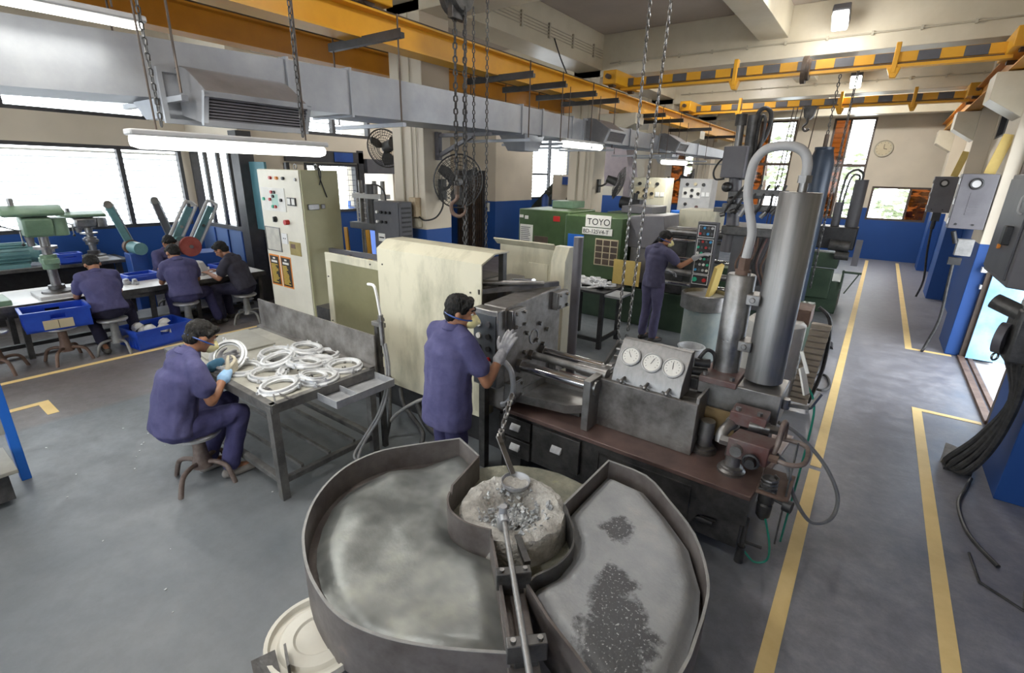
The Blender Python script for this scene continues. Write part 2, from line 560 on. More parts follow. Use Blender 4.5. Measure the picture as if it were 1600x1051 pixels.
def part(name, mb, mats, parent=None, label=None, bev=0.0, smooth=38, kind=None, seg=2, local=False):
    """one mesh object; coordinates are world metres unless local"""
    off = wloc(parent) if (parent is not None and not local) else (0, 0, 0)
    me = mb.mesh(name, off)
    for m in (mats if isinstance(mats, (list, tuple)) else [mats]):
        me.materials.append(m)
    me.polygons.foreach_set('use_smooth', [True] * len(me.polygons))
    me.set_sharp_from_angle(angle=R_(smooth))
    o = bpy.data.objects.new(name, me)
    COL.objects.link(o)
    if parent is not None:
        o.parent = parent
    if bev:
        b = o.modifiers.new('edge', 'BEVEL')
        b.width = bev
        b.segments = seg
        b.limit_method = 'ANGLE'
        b.angle_limit = R_(40)
        b.use_clamp_overlap = True
        b.harden_normals = False
    if label:
        o['label'] = label
    if kind:
        o['kind'] = kind
    return o


def solo(name, mb, mats, label, cat, group=None, bev=0.0, smooth=38, kind=None):
    """a thing that is one mesh, origin at its base centre"""
    xs = [p[0] for p in mb.v]
    ys = [p[1] for p in mb.v]
    zs = [p[2] for p in mb.v]
    base = V(((min(xs) + max(xs)) / 2, (min(ys) + max(ys)) / 2, min(zs)))
    mb.v = [tuple(V(p) - base) for p in mb.v]
    o = part(name, mb, mats, None, None, bev, smooth, kind)
    o.location = base
    o['label'] = label
    o['category'] = cat
    if group:
        o['group'] = group
    return o


def struct(name, mb, mats, parent=None, bev=0.0):
    o = part(name, mb, mats, parent, None, bev)
    if parent is None:
        o['kind'] = 'structure'
    return o


def dup(root, loc=None, rotz_=None, label=None):
    r = root.copy()
    COL.objects.link(r)
    if loc is not None:
        r.location = loc
    if rotz_ is not None:
        r.rotation_euler = (0, 0, rotz_)
    if label:
        r['label'] = label
    for ch in list(root.children):
        c = ch.copy()
        COL.objects.link(c)
        c.parent = r
        for g in list(ch.children):
            d = g.copy()
            COL.objects.link(d)
            d.parent = c
    return r


def text_mesh(txt, size, name, m, parent, loc, xdir, ydir, ext=0.002, sy=1.0):
    """flat lettering as a thin mesh, its left-bottom at world loc, running along xdir, upright along ydir"""
    cu = bpy.data.curves.new(name, 'FONT')
    cu.body = txt
    cu.size = size
    cu.extrude = ext
    to = bpy.data.objects.new(name, cu)
    COL.objects.link(to)
    dg = bpy.context.evaluated_depsgraph_get()
    me = bpy.data.meshes.new_from_object(to.evaluated_get(dg))
    bpy.data.objects.remove(to)
    x, y = V(xdir).normalized(), V(ydir).normalized()
    z = x.cross(y)
    off = wloc(parent)
    for v in me.vertices:
        p = V(loc) + x * v.co.x + y * v.co.y * sy + z * v.co.z - off
        v.co = p
    me.materials.clear()
    me.materials.append(m)
    o = bpy.data.objects.new(name, me)
    COL.objects.link(o)
    o.parent = parent
    return o


def chain_links(p0, p1, L, w, r, gap=0.78, n=9, k=5):
    """MB of interlocked oval links from p0 to p1 (or along a list of points)"""
    pts = [V(p) for p in (p0 if isinstance(p0, list) else [p0, p1])]
    seg = [(pts[i], pts[i + 1]) for i in range(len(pts) - 1)]
    mb = MB()
    step = L * gap
    tot = sum((b - a).length for a, b in seg)
    cnt = max(1, int(tot / step))
    i = 0
    s0 = 0.0
    base = []
    for j in range(n):
        t = 2 * math.pi * j / n
        x = (w / 2 - r) * math.cos(t)
        z = (w / 2 - r) * math.sin(t) + math.copysign(L / 2 - w / 2, math.sin(t) if abs(math.sin(t)) > 1e-6 else 1)
        base.append(V((x, 0, z)))
    for c in range(cnt):
        dist = (c + 0.5) * step
        acc = 0
        for a, b in seg:
            l = (b - a).length
            if dist <= acc + l or (a, b) == seg[-1]:
                d = (b - a).normalized()
                ctr = a + d * (dist - acc)
                break
            acc += l
        Rm = aim(d, (0.3, 1, 0.1)) @ rotz(math.pi / 2 * (c % 2) + 0.35)
        mb.tube([ctr + Rm @ q for q in base], r, k, closed=True)
    return mb

# ================================================================ THE SETTING
# ---- floor: bluish worn concrete, browner under the benches on the left


def floor_mat():
    m = bpy.data.materials.new('floor_concrete')
    m.use_nodes = True
    nt = m.node_tree
    L = nt.links.new
    b = nt.nodes['Principled BSDF']
    g = nt.nodes.new('ShaderNodeNewGeometry')
    sp = nt.nodes.new('ShaderNodeSeparateXYZ')
    L(g.outputs['Position'], sp.inputs[0])

    def nz(scale, detail=6, rough=0.6, dist=0.0):
        n = nt.nodes.new('ShaderNodeTexNoise')
        n.inputs['Scale'].default_value = scale
        n.inputs['Detail'].default_value = detail
        n.inputs['Roughness'].default_value = rough
        n.inputs['Distortion'].default_value = dist
        L(g.outputs['Position'], n.inputs['Vector'])
        return n
    n1, n2, n3 = nz(0.9, 8), nz(9, 6, 0.7), nz(3.4, 10, 0.8, 0.15)

    def ramp(n, stops):
        r = nt.nodes.new('ShaderNodeValToRGB')
        r.color_ramp.elements[0].position, r.color_ramp.elements[0].color = stops[0][0], (*stops[0][1], 1)
        r.color_ramp.elements[1].position, r.color_ramp.elements[1].color = stops[-1][0], (*stops[-1][1], 1)
        for p, c in stops[1:-1]:
            e = r.color_ramp.elements.new(p)
            e.color = (*c, 1)
        L(n.outputs['Fac'], r.inputs[0])
        return r
    base = ramp(n1, [(0.3, (0.118, 0.134, 0.148)), (0.5, (0.146, 0.160, 0.173)), (0.7, (0.178, 0.189, 0.20))])
    aisle = ramp(n3, [(0.34, (0.15, 0.152, 0.178)), (0.5, (0.205, 0.206, 0.232)), (0.68, (0.29, 0.292, 0.32))])
    brown = ramp(n1, [(0.3, (0.125, 0.112, 0.112)), (0.7, (0.185, 0.168, 0.165))])

    def mix(fac, a, c, mode='MIX'):
        x = nt.nodes.new('ShaderNodeMix')
        x.data_type = 'RGBA'
        x.blend_type = mode
        if isinstance(fac, float):
            x.inputs[0].default_value = fac
        else:
            L(fac, x.inputs[0])
        L(a, x.inputs[6])
        L(c, x.inputs[7])
        return x.outputs[2]

    def band(sock, lo, hi):
        r = nt.nodes.new('ShaderNodeMapRange')
        r.inputs['From Min'].default_value = lo
        r.inputs['From Max'].default_value = hi
        L(sock, r.inputs[0])
        return r.outputs[0]
    c = mix(band(sp.outputs['X'], -0.7, 0.0), base.outputs[0], aisle.outputs[0])
    c = mix(band(sp.outputs['X'], -6.05, -6.15), c, brown.outputs[0])
    spk = ramp(n2, [(0.40, (0.86, 0.86, 0.86)), (0.6, (1.04, 1.04, 1.04))])
    c = mix(0.55, c, spk.outputs[0], 'MULTIPLY')
    # oily dark stain under the table and around the furnace
    L(c, b.inputs['Base Color'])
    rr = nt.nodes.new('ShaderNodeMapRange')
    rr.inputs['From Min'].default_value = 0.35
    rr.inputs['From Max'].default_value = 0.65
    rr.inputs['To Min'].default_value = 0.30
    rr.inputs['To Max'].default_value = 0.58
    L(n3.outputs['Fac'], rr.inputs[0])
    L(rr.outputs[0], b.inputs['Roughness'])
    bp = nt.nodes.new('ShaderNodeBump')
    bp.inputs['Strength'].default_value = 0.12
    bp.inputs['Distance'].default_value = 0.01
    L(n2.outputs['Fac'], bp.inputs['Height'])
    L(bp.outputs[0], b.inputs['Normal'])
    return m


struct('floor', MB().bx(-11.5, 1.55, -6.0, 4.55, -0.2, 0.0).bx(-9.6, 1.55, 4.55, 8.2, -0.2, 0.0).bx(-11.5, 1.55, 8.2, 20.3, -0.2, 0.0), floor_mat())
struct('outside_ground', MB().bx(1.55, 9.0, -2.0, 26, -0.25, -0.03).bx(-16, 1.55, 20.3, 27, -0.25, -0.03).bx(-16, -11.5, -6, 4.55, -0.25, -0.03).bx(-16, -9.6, 4.55, 8.2, -0.25, -0.03).bx(-16, -11.5, 8.2, 20.3, -0.25, -0.03), m_ground)

# ---- painted floor lines
lines = [
    ('trim_1', [(-0.03, 2.0, 0.055, 4.55)]), ('trim_2', [(-0.03, 4.62, 0.055, 19.6)]),
    ('trim_3', [(0.755, 1.0, 0.84, 6.72), (0.84, 6.645, 1.34, 6.72)]),
    ('trim_4', [(0.755, 9.25, 0.84, 19.6), (0.84, 9.25, 1.3, 9.33)]),
    ('trim_5', [(-7.66, 0.0, -7.58, 6.6)]), ('trim_6', [(-6.72, -1.0, -6.64, 0.86), (-6.64, 0.77, -6.30, 0.86)]),
]
for nm, rects in lines:
    mb = MB()
    for x0, y0, x1, y1 in rects:
        mb.bx(x0, x1, y0, y1, 0.0, 0.004)
    struct(nm, mb, m_tape)

# ---- far wall with its windows
def wall_y(name, y0, y1, x0, x1, z0, z1, holes, m):
    """wall between y0 and y1 with rectangular holes (x0,x1,z0,z1)"""
    mb = MB()
    xs = sorted({x0, x1, *[h[0] for h in holes], *[h[1] for h in holes]})
    zs = sorted({z0, z1, *[h[2] for h in holes], *[h[3] for h in holes]})
    for i in range(len(xs) - 1):
        for j in range(len(zs) - 1):
            cx, cz = (xs[i] + xs[i + 1]) / 2, (zs[j] + zs[j + 1]) / 2
            if not any(h[0] < cx < h[1] and h[2] < cz < h[3] for h in holes):
                mb.bx(xs[i], xs[i + 1], y0, y1, zs[j], zs[j + 1])
    return struct(name, mb, m)


def wall_x(name, x0, x1, y0, y1, z0, z1, holes, m):
    mb = MB()
    ys = sorted({y0, y1, *[h[0] for h in holes], *[h[1] for h in holes]})
    zs = sorted({z0, z1, *[h[2] for h in holes], *[h[3] for h in holes]})
    for i in range(len(ys) - 1):
        for j in range(len(zs) - 1):
            cy, cz = (ys[i] + ys[i + 1]) / 2, (zs[j] + zs[j + 1]) / 2
            if not any(h[0] < cy < h[1] and h[2] < cz < h[3] for h in holes):
                mb.bx(x0, x1, ys[i], ys[i + 1], zs[j], zs[j + 1])
    return struct(name, mb, m)


FW = [(-7.2, -5.7, 1.4, 4.3), (-3.97, -2.82, 1.3, 4.36), (-1.77, -0.62, 1.22, 4.36), (-0.34, 1.2, 1.26, 2.3)]
wall_y('wall_back', 20.05, 20.3, -11.5, 1.55, 0, 5.05, FW, m_wall)
m_frame = mat('window_frame_brown', (0.07, 0.05, 0.04), (0.10, 0.07, 0.055), 0.5)
m_framedark = mat('window_frame_dark', (0.03, 0.03, 0.033), (0.05, 0.05, 0.055), 0.5)


def far_window(n, x0, x1, z0, z1, split, rails, amber_left):
    mb = MB().frame_y(x0, x1, z0, z1, 0.06, 20.08, 20.16)
    mb.bx(split - 0.03, split + 0.03, 20.08, 20.16, z0 + 0.06, z1 - 0.06)
    for z in rails:
        mb.bx(x0 + 0.06, x1 - 0.06, 20.07, 20.17, z - 0.045, z + 0.045)
    w = struct('window_%d' % n, mb, m_frame)
    zs = [z0] + rails + [z1]
    for a, b, am in ((x0, split, amber_left), (split, x1, not amber_left)):
        for k in range(len(zs) - 1):
            part('pane', MB().bx(a + 0.03, b - 0.03, 20.11, 20.125, zs[k] + 0.04, zs[k + 1] - 0.04), m_amber if am else m_glass, w)
    # horizontal louvre rods of the window
    lv = MB()
    k = z0 + 0.15
    while k < z1 - 0.1:
        lv.bx(x0 + 0.06, x1 - 0.06, 20.13, 20.136, k, k + 0.012)
        k += 0.15
    part('glazing_bar', lv, m_lightgrey, w, kind='stuff')


far_window(1, *FW[0], -6.5, [2.9], True)
far_window(2, *FW[1], -3.62, [2.95], True)
far_window(3, *FW[2], -1.30, [2.93], True)
far_window(4, *FW[3], 0.66, [], False)

# foliage outside the far wall
for i, (x, y, z, r) in enumerate(((-7.5, 24.0, 2.6, 1.5), (-4.4, 24.5, 3.2, 1.7), (-1.6, 24.0, 2.2, 1.4), (0.9, 24.2, 1.4, 1.2), (4.4, 24.6, 2.8, 1.5))):
    mb = MB()
    for k in range(260):
        d = V((random.gauss(0, 1), random.gauss(0, 1), random.gauss(0, 1))).normalized() * r * random.uniform(0.45, 1)
        R = aim((random.gauss(0, 1), random.gauss(0, 1), random.gauss(0, 1)))
        c = V((x, y, z)) + d
        s_ = random.uniform(0.12, 0.24)
        mb.add([c + R @ V(q) for q in ((-s_, 0, 0), (0, -s_ * .45, 0.02), (s_, 0, 0), (0, s_ * .45, 0.02))], [(0, 1, 2, 3)])
    t = thing('garden_tree', 'pale leafy tree outside the %s' % ('farthest left amber window', 'first tall amber window of the end wall', 'second tall amber window of the end wall', 'low wide window beside the aisle', 'end wall past the right corner')[i], 'tree', (x, y, -0.03))
    part('foliage', mb, m_leaf, t, kind='stuff')
    part('trunk', MB().tube([(x, y, -0.03), (x + 0.1, y, z * 0.5), (x, y, z)], 0.09, 8, sub=3), m_rustb, t)

# ---- left wall: wide windows, clerestory, grille and doorway further on
LX0, LX1 = -11.5, -11.2
LH = [(-4.6, -1.4, 1.29, 2.72), (-1.2, 4.28, 1.29, 2.72), (-4.0, 3.85, 3.19, 4.15)]
wall_x('wall_left', LX0, LX1, -6.0, 4.55, 0, 5.05, LH, m_wall)
L2 = [(4.62, 7.35, 3.05, 3.85), (5.70, 6.93, 1.55, 2.52), (7.1, 7.92, 0.0, 2.62), (16.2, 19.4, 1.5, 4.2)]
wall_x('wall_side', -9.6, -9.3, 4.55, 8.2, 0, 5.05, L2[:3], m_wall)
wall_y('wall_return', 8.2, 8.4, -11.5, -9.3, 0, 5.05, [], m_wall)
wall_x('wall_left_far', LX0, LX1, 8.4, 20.05, 0, 5.05, L2[3:], m_wall)


def left_window(n, y0, y1, z0, z1, mulls, fw=0.06, step=0.1, dx=0.0):
    mb = MB().frame_x(y0, y1, z0, z1, fw, dx - 11.32, dx - 11.2)
    for y in mulls:
        mb.bx(dx - 11.32, dx - 11.2, y - 0.035, y + 0.035, z0 + fw, z1 - fw)
    w = struct('window_%d' % n, mb, m_framedark)
    ys = [y0] + list(mulls) + [y1]
    for k in range(len(ys) - 1):
        part('pane', MB().bx(dx - 11.275, dx - 11.265, ys[k] + 0.05, ys[k + 1] - 0.05, z0 + 0.05, z1 - 0.05), m_glass, w)
    z = z0 + 0.12
    first = None
    while z < z1 - 0.08:
        R = Matrix.Rotation(0.55, 3, 'Y')
        if first is None:
            first = part('slat', MB().ob((dx - 11.40, (y0 + y1) / 2, z), (0.06, y1 - y0 - 0.02, 0.008), R), m_slat, w)
            z0_ = z
        else:
            o = first.copy()
            COL.objects.link(o)
            o.parent = w
            o.location = (0, 0, z - z0_)
        z += step
    return w


left_window(5, *LH[0], [-3.0])
left_window(6, *LH[1], [0.75, 3.28])
left_window(7, *LH[2], [-2.0, 0.0, 1.9], step=0.13)
left_window(8, *L2[0], [6.45], step=0.13, dx=1.9)
left_window(11, *L2[3], [17.8], step=0.13)
# window with a dark wire grid and the doorway beyond it
w = struct('window_9', MB().frame_x(5.70, 6.93, 1.55, 2.52, 0.05, -9.42, -9.28), m_framedark)
part('pane', MB().bx(-9.375, -9.365, 5.74, 6.89, 1.59, 2.48), m_glass, w)
gb = MB()
for k in range(1, 9):
    gb.bx(-9.35, -9.34, 5.74, 6.89, 1.55 + k * 0.107, 1.558 + k * 0.107)
for k in range(1, 6):
    gb.bx(-9.35, -9.34, 5.70 + k * 0.205, 5.708 + k * 0.205, 1.59, 2.48)
part('wire_grid', gb, m_framedark, w, kind='stuff')
dm = MB().bx(-9.36, -9.24, 6.95, 7.08, 0, 2.8).bx(-9.36, -9.24, 5.3, 7.08, 2.54, 2.76)
struct('door_2', dm, m_framedark)
struct('trim_7', MB().bx(-9.3, -9.15, 7.1, 7.92, 2.34, 2.64), m_metalgrey)
struct('trim_8', MB().bx(-9.235, -9.22, 6.35, 6.8, 2.56, 2.74), m_navy)

# cross wall with tall dark-framed louvred windows beside the benches
cw = wall_y('wall_partition', 4.42, 4.55, -11.2, -9.15, 0, 5.05, [(-11.15, -9.25, 1.28, 2.74)], two_tone('partition_paint', CREAM, (0.10, 0.17, 0.36), 1.28))
mb = MB().frame_y(-11.15, -9.25, 1.28, 2.74, 0.07, 4.40, 4.54)
for x in (-10.62, -10.1, -9.66):
    mb.bx(x - 0.035, x + 0.035, 4.43, 4.49, 1.35, 2.67)
mb.bx(-9.32, -9.05, 4.34, 4.60, 0, 3.0)
w = struct('window_10', mb, m_framedark)
for a, b in ((-11.08, -10.67), (-10.57, -10.15), (-10.05, -9.71), (-9.61, -9.32)):
    part('pane', MB().bx(a, b, 4.50, 4.51, 1.35, 2.67), m_glass, w)
gb = MB()
for k in range(1, 11):
    gb.bx(-11.08, -9.32, 4.55, 4.562, 1.35 + k * 0.12, 1.362 + k * 0.12)
part('louvre_rod', gb, m_lightgrey, w, kind='stuff')
# dado battens under that window
for x in (-10.6, -10.05, -9.5):
    struct('trim_9', MB().bx(x - 0.015, x + 0.015, 4.40, 4.42, 0, 1.26), m_navy)

# ---- inner block with a slatted gate, then the stair well
wall_y('wall_inner', 11.6, 11.75, -11.2, -9.15, 0, 5.05, [(-10.6, -9.56, 0, 2.44)], m_wall)
wall_x('wall_inner_side', -9.3, -9.15, 11.75, 13.5, 0, 5.05, [], m_wall)
g = struct('door_3', MB().frame_y(-10.62, -9.54, 0.0, 2.48, 0.05, 11.54, 11.62), m_framedark)
for k in range(13):
    part('slat', MB().bx(-10.56 + k * 0.077, -10.515 + k * 0.077, 11.56, 11.59, 0.05, 2.42), m_rail, g)
part('backing_sheet', MB().bx(-10.58, -9.58, 11.63, 11.65, 0.03, 2.43), m_black, g)
# pale wall behind the stair
wall_y('wall_landing', 14.1, 14.25, -8.75, -7.75, 0, 2.42, [], m_wall)

# ---- right wall with the doorway to the yard
RH = [(6.75, 9.28, 0.0, 3.1), (12.2, 13.75, 3.25, 3.85), (16.0, 17.6, 3.25, 3.85), (11.2, 12.4, 2.55, 2.95)]
wall_x('wall_right', 1.5, 1.75, -6.0, 20.3, 0, 5.05, RH, m_wall)
for n, (a, b, c, d) in ((12, RH[1]), (13, RH[2]), (14, RH[3])):
    w = struct('window_%d' % n, MB().frame_x(a, b, c, d, 0.05, 1.52, 1.6).bx(1.53, 1.59, (a + b) / 2 - 0.02, (a + b) / 2 + 0.02, c, d), m_framedark)
    part('shutter', MB().bx(1.6, 1.62, a, b, c, d), m_black, w)
df = MB().bx(1.38, 1.75, 9.28, 9.36, 0, 3.2).bx(1.38, 1.75, 6.67, 6.75, 0, 3.2).bx(1.38, 1.75, 6.67, 9.36, 3.1, 3.22)
d1 = struct('door_1', df, m_rail)
part('track', MB().bx(1.36, 1.43, 6.7, 9.3, 0.0, 0.035).bx(1.47, 1.52, 6.7, 9.3, 0.0, 0.03), m_rustb, d1)
part('door_leaf', MB().bx(1.44, 1.86, 9.22, 9.26, 0.03, 3.08), m_door, d1)
part('leaf_edge', MB().bx(1.86, 1.90, 9.20, 9.28, 0.03, 3.08), m_rail, d1)
part('hasp', MB().bx(1.355, 1.378, 9.28, 9.36, 1.02, 1.08).cyl((1.34, 9.30, 1.3), (1.38, 9.30, 1.3), 0.05, n=12), m_lightgrey, d1)
part('padlock', MB().torus((1.34, 9.27, 1.36), 0.045, 0.008, 16, 6, aim((1, 0, 0))).bx(1.31, 1.37, 9.22, 9.31, 1.26, 1.33), m_lightgrey, d1)

# ---- behind the camera: the hall goes on to a wall with wide windows
BW = [(-10.5, -7.0, 1.0, 4.0), (-6.0, -2.5, 1.0, 4.0), (-2.0, 1.2, 1.0, 4.0)]
wall_y('wall_front', -6.2, -6.0, -11.5, 1.75, 0, 5.05, BW, m_wall)
for n, h in enumerate(BW):
    w = struct('window_%d' % (20 + n), MB().frame_y(*h, 0.07, -6.15, -6.05).bx((h[0] + h[1]) / 2 - 0.03, (h[0] + h[1]) / 2 + 0.03, -6.15, -6.05, h[2], h[3]), m_framedark)
    part('pane', MB().bx(h[0] + 0.05, h[1] - 0.05, -6.11, -6.10, h[2] + 0.05, h[3] - 0.05), m_glass, w)

# ---- ceiling slab, cross beams, edge beams, pillars
struct('ceiling', MB().bx(-11.5, 1.75, -6.2, 4.55, 5.05, 5.3).bx(-9.6, 1.75, 4.55, 8.2, 5.05, 5.3).bx(-11.5, 1.75, 8.2, 20.3, 5.05, 5.3), m_slab)
for y0, y1 in ((-4.0, -3.55), (0.7, 1.15), (4.9, 5.4), (9.85, 10.35), (14.2, 14.7), (18.6, 19.0)):
    struct('ceiling_beam', MB().bx(-11.2, 1.5, y0, y1, 4.3, 5.05), m_beam, bev=0.008)
struct('ceiling_beam', MB().bx(-5.65, -5.08, -6, 20.05, 4.42, 5.05), m_beam, bev=0.008)
for ya, yb in ((-3.55, 0.7), (1.15, 4.9), (5.4, 9.85), (10.35, 14.2), (14.7, 18.6)):
    struct('ceiling_beam', MB().bx(-2.2, -1.76, ya, yb, 4.6, 5.05), m_beam, bev=0.008)
for y0 in (4.9, 9.85, 14.2, 18.6):
    y1 = y0 + 0.52
    p = struct('pillar', MB().bx(-5.72, -5.1, y0, y1, 0, 5.05), m_wall, bev=0.01)
    # corbels carrying the crane rails
    cb = MB()
    cb.prism_y([(-5.1, 3.1), (-5.1, 3.62), (-4.28, 3.62), (-4.28, 3.42)], y0 + 0.05, y1 - 0.05)
    cb.prism_y([(-5.72, 3.1), (-6.35, 3.42), (-6.35, 3.68), (-5.72, 3.68)], y0 + 0.05, y1 - 0.05)
    if y0 > 8:
        struct('pillar_corbel', cb, m_beam, bev=0.006)
    pp = MB()
    pp.tube([(-5.5, y0 - 0.025, 1.75), (-5.5, y0 - 0.025, 4.3)], 0.014, 8)
    pp.tube([(-5.31, y0 - 0.02, 1.9), (-5.31, y0 - 0.02, 4.3)], 0.008, 8)
    pp.tube([(-5.22, y0 - 0.02, 1.9), (-5.22, y0 - 0.02, 3.4)], 0.006, 8)
    part('conduit', pp, m_conduit, p, kind='stuff')
for y0 in (-0.2, 5.0, 9.36, 13.9, 18.4):
    p = struct('pillar', MB().bx(1.22, 1.5, y0, y0 + 0.9, 0, 5.05), m_wall, bev=0.008)
    struct('pillar_corbel', MB().prism_y([(1.22, 3.25), (0.86, 3.48), (0.86, 3.80), (1.22, 3.80)], y0, y0 + 0.6), m_beam, bev=0.006)

# surface conduits on the cross beams
for y in (9.83, 14.18):
    mb = MB().tube([(-4.9, y, 4.52), (1.45, y, 4.52)], 0.013, 8)
    for k in range(11):
        mb.bx(-4.7 + k * 0.58, -4.67 + k * 0.58, y - 0.02, y + 0.015, 4.49, 4.55)
    solo('conduit_run', mb, m_conduit, 'cream conduit clipped along the %s cross beam' % ('nearer' if y < 10 else 'farther'), 'conduit')
mb = MB()
for k in range(4):
    mb.tube([(-5.06, 5.9, 4.62 + k * 0.045), (-5.06, 9.8, 4.62 + k * 0.045)], 0.009, 6)
for k in range(5):
    mb.bx(-5.075, -5.04, 6.2 + k * 0.8, 6.24 + k * 0.8, 4.58, 4.80)
solo('cable_tray', mb, m_conduit, 'four thin cables clipped along the edge beam above the pillar', 'cable')
solo('drop_cord', MB().tube([(-5.07, 8.0, 4.62), (-4.95, 8.05, 4.3), (-4.85, 8.2, 4.0), (-4.8, 8.2, 3.85)], 0.012, 6, sub=4), m_rubber, 'dark cord hanging down from the edge beam over the rail', 'cable')

# ---- crane rails along the hall


def ibeam(name, x, y0, y1, z0, z1, m, label, w=0.2):
    t = thing(name, label, 'beam', (x, (y0 + y1) / 2, z0))
    part('web', MB().bx(x - 0.02, x + 0.02, y0, y1, z0 + 0.02, z1 - 0.02), m, t)
    part('flange', MB().bx(x - w / 2, x + w / 2, y0, y1, z0, z0 + 0.02).bx(x - w / 2, x + w / 2, y0, y1, z1 - 0.02, z1), m, t)
    part('running_rail', MB().bx(x - 0.03, x + 0.03, y0, y1, z1, z1 + 0.05), m_rail, t)
    return t


ibeam('crane_rail', -4.5, -5.5, 20.0, 3.62, 3.90, m_yellow, 'bright yellow crane rail running above the air duct', 0.26)
ibeam('crane_rail', -6.1, -5.5, 13.2, 3.68, 3.96, m_yellow_shade, 'yellow crane rail coloured in shaded ochre on the far side of the cream pillars', 0.24)
ibeam('crane_rail', 1.08, -5.5, 20.0, 3.82, 4.10, m_yellow_shade, 'ochre crane rail on brackets of the right wall', 0.22)

# ================================================================ OVERHEAD: cranes, duct, lamps
def crane(y, label, nseg, hookx, wheelx):
    t = thing('bridge_crane', label, 'crane', (-1.8, y, 4.0))
    x0, x1 = -4.35, 0.95
    part('girder_web', MB().bx(x0, x1, y - 0.012, y + 0.012, 3.99, 4.13), m_yellow, t)
    part('lower_flange', MB().bx(x0, x1, y - 0.07, y + 0.07, 3.93, 3.97), m_yellow, t)
    part('trolley_rail', MB().bx(x0, x1, y - 0.03, y + 0.03, 3.97, 3.99), m_rail, t)
    L = (x1 - x0) / nseg
    for k in range(nseg):
        part('warning_stripe', MB().bx(x0 + k * L, x0 + (k + 1) * L - 0.002, y - 0.045, y - 0.012, 4.0, 4.12), m_yellow if k % 2 else m_metalgrey, t)
    for x in (x0, x1 + 0.05):
        e = part('end_truck', MB().bx(x - 0.13, x + 0.13, y - 0.55, y + 0.55, 3.97, 4.19), m_yellow, t, bev=0.01)
        for s in (-0.42, 0.42):
            part('wheel', MB().cyl((x - 0.05, y + s, 4.0), (x + 0.05, y + s, 4.0), 0.075, n=16), m_rail, e)
        part('buffer', MB().cyl((x, y - 0.65, 4.08), (x, y - 0.55, 4.08), 0.04, n=10), m_rail, e)
    for x in hookx:
        part('trolley_bracket', MB().bx(x - 0.03, x + 0.03, y - 0.10, y + 0.02, 3.86, 4.24).prism_y([(x - 0.08, 3.93), (x + 0.08, 3.93), (x + 0.04, 3.80), (x - 0.02, 3.80)], y - 0.09, y + 0.05), m_yellow, t, bev=0.008)
    for x in wheelx:
        part('chain_wheel', MB().cyl((x - 0.03, y - 0.05, 4.0), (x + 0.03, y - 0.05, 4.0), 0.19, n=22).cyl((x + 0.03, y - 0.05, 4.0), (x + 0.07, y - 0.05, 4.0), 0.15, n=22), m_rail, t)
    return t


c1 = crane(9.3, 'yellow and black striped bridge crane nearer of the two, two trolley brackets', 22, (-2.35, -0.25), (-1.35,))
c2 = crane(13.5, 'yellow and black striped bridge crane farther of the two, by the end wall', 22, (-3.2, -1.15, 0.1), ())
# end carriage of a third crane over the near end of the hall
t = thing('crane_carriage', 'yellow crane end carriage standing on the rail before the first pillar', 'crane', (-4.5, 2.9, 3.95))
part('truck_beam', MB().bx(-4.62, -4.38, 1.9, 3.85, 3.97, 4.22), m_yellow, t, bev=0.012)
for y in (2.1, 3.6):
    part('wheel', MB().cyl((-4.56, y, 4.02), (-4.44, y, 4.02), 0.09, n=16), m_rail, t)
part('drive_box', MB().bx(-4.37, -4.14, 3.15, 3.55, 4.0, 4.25).cyl((-4.26, 3.55, 4.12), (-4.26, 3.75, 4.12), 0.08, n=14), m_yellow, t, bev=0.01)
part('bridge_girder', MB().bx(-4.5, 1.0, 2.2, 2.5, 4.12, 4.5), m_yellow, t)

# ---- galvanised air duct with flanged joints
t = thing('air_duct', 'long grey galvanised air duct hung below the yellow rail', 'duct', (-4.4, 8, 2.9))
sec = [(-5.8, 2.76, 3.12), (-1.5, 2.78, 3.14), (0.6, 2.80, 3.17), (2.45, 2.875, 3.235), (3.05, 2.885, 3.255), (5.75, 2.93, 3.265), (6.25, 2.935, 3.26), (7.1, 2.945, 3.25), (8.2, 2.955, 3.25), (9.3, 2.965, 3.255), (10.4, 2.97, 3.25), (12.0, 2.98, 3.245), (13.6, 2.985, 3.24), (16.4, 3.0, 3.21)]
for k in range(len(sec) - 1):
    a, b = sec[k], sec[k + 1]
    part('duct_section', MB().add([(x, s[0], z) for s in (a, b) for x, z in ((-4.7, s[1]), (-4.1, s[1]), (-4.1, s[2]), (-4.7, s[2]))],
         [(0, 1, 5, 4), (1, 2, 6, 5), (2, 3, 7, 6), (3, 0, 4, 7), (3, 2, 1, 0), (4, 5, 6, 7)]), m_duct, t)
    part('joint_flange', MB().bx(-4.72, -4.08, b[0] - 0.012, b[0] + 0.012, b[1] - 0.02, b[2] + 0.02), m_duct, t)


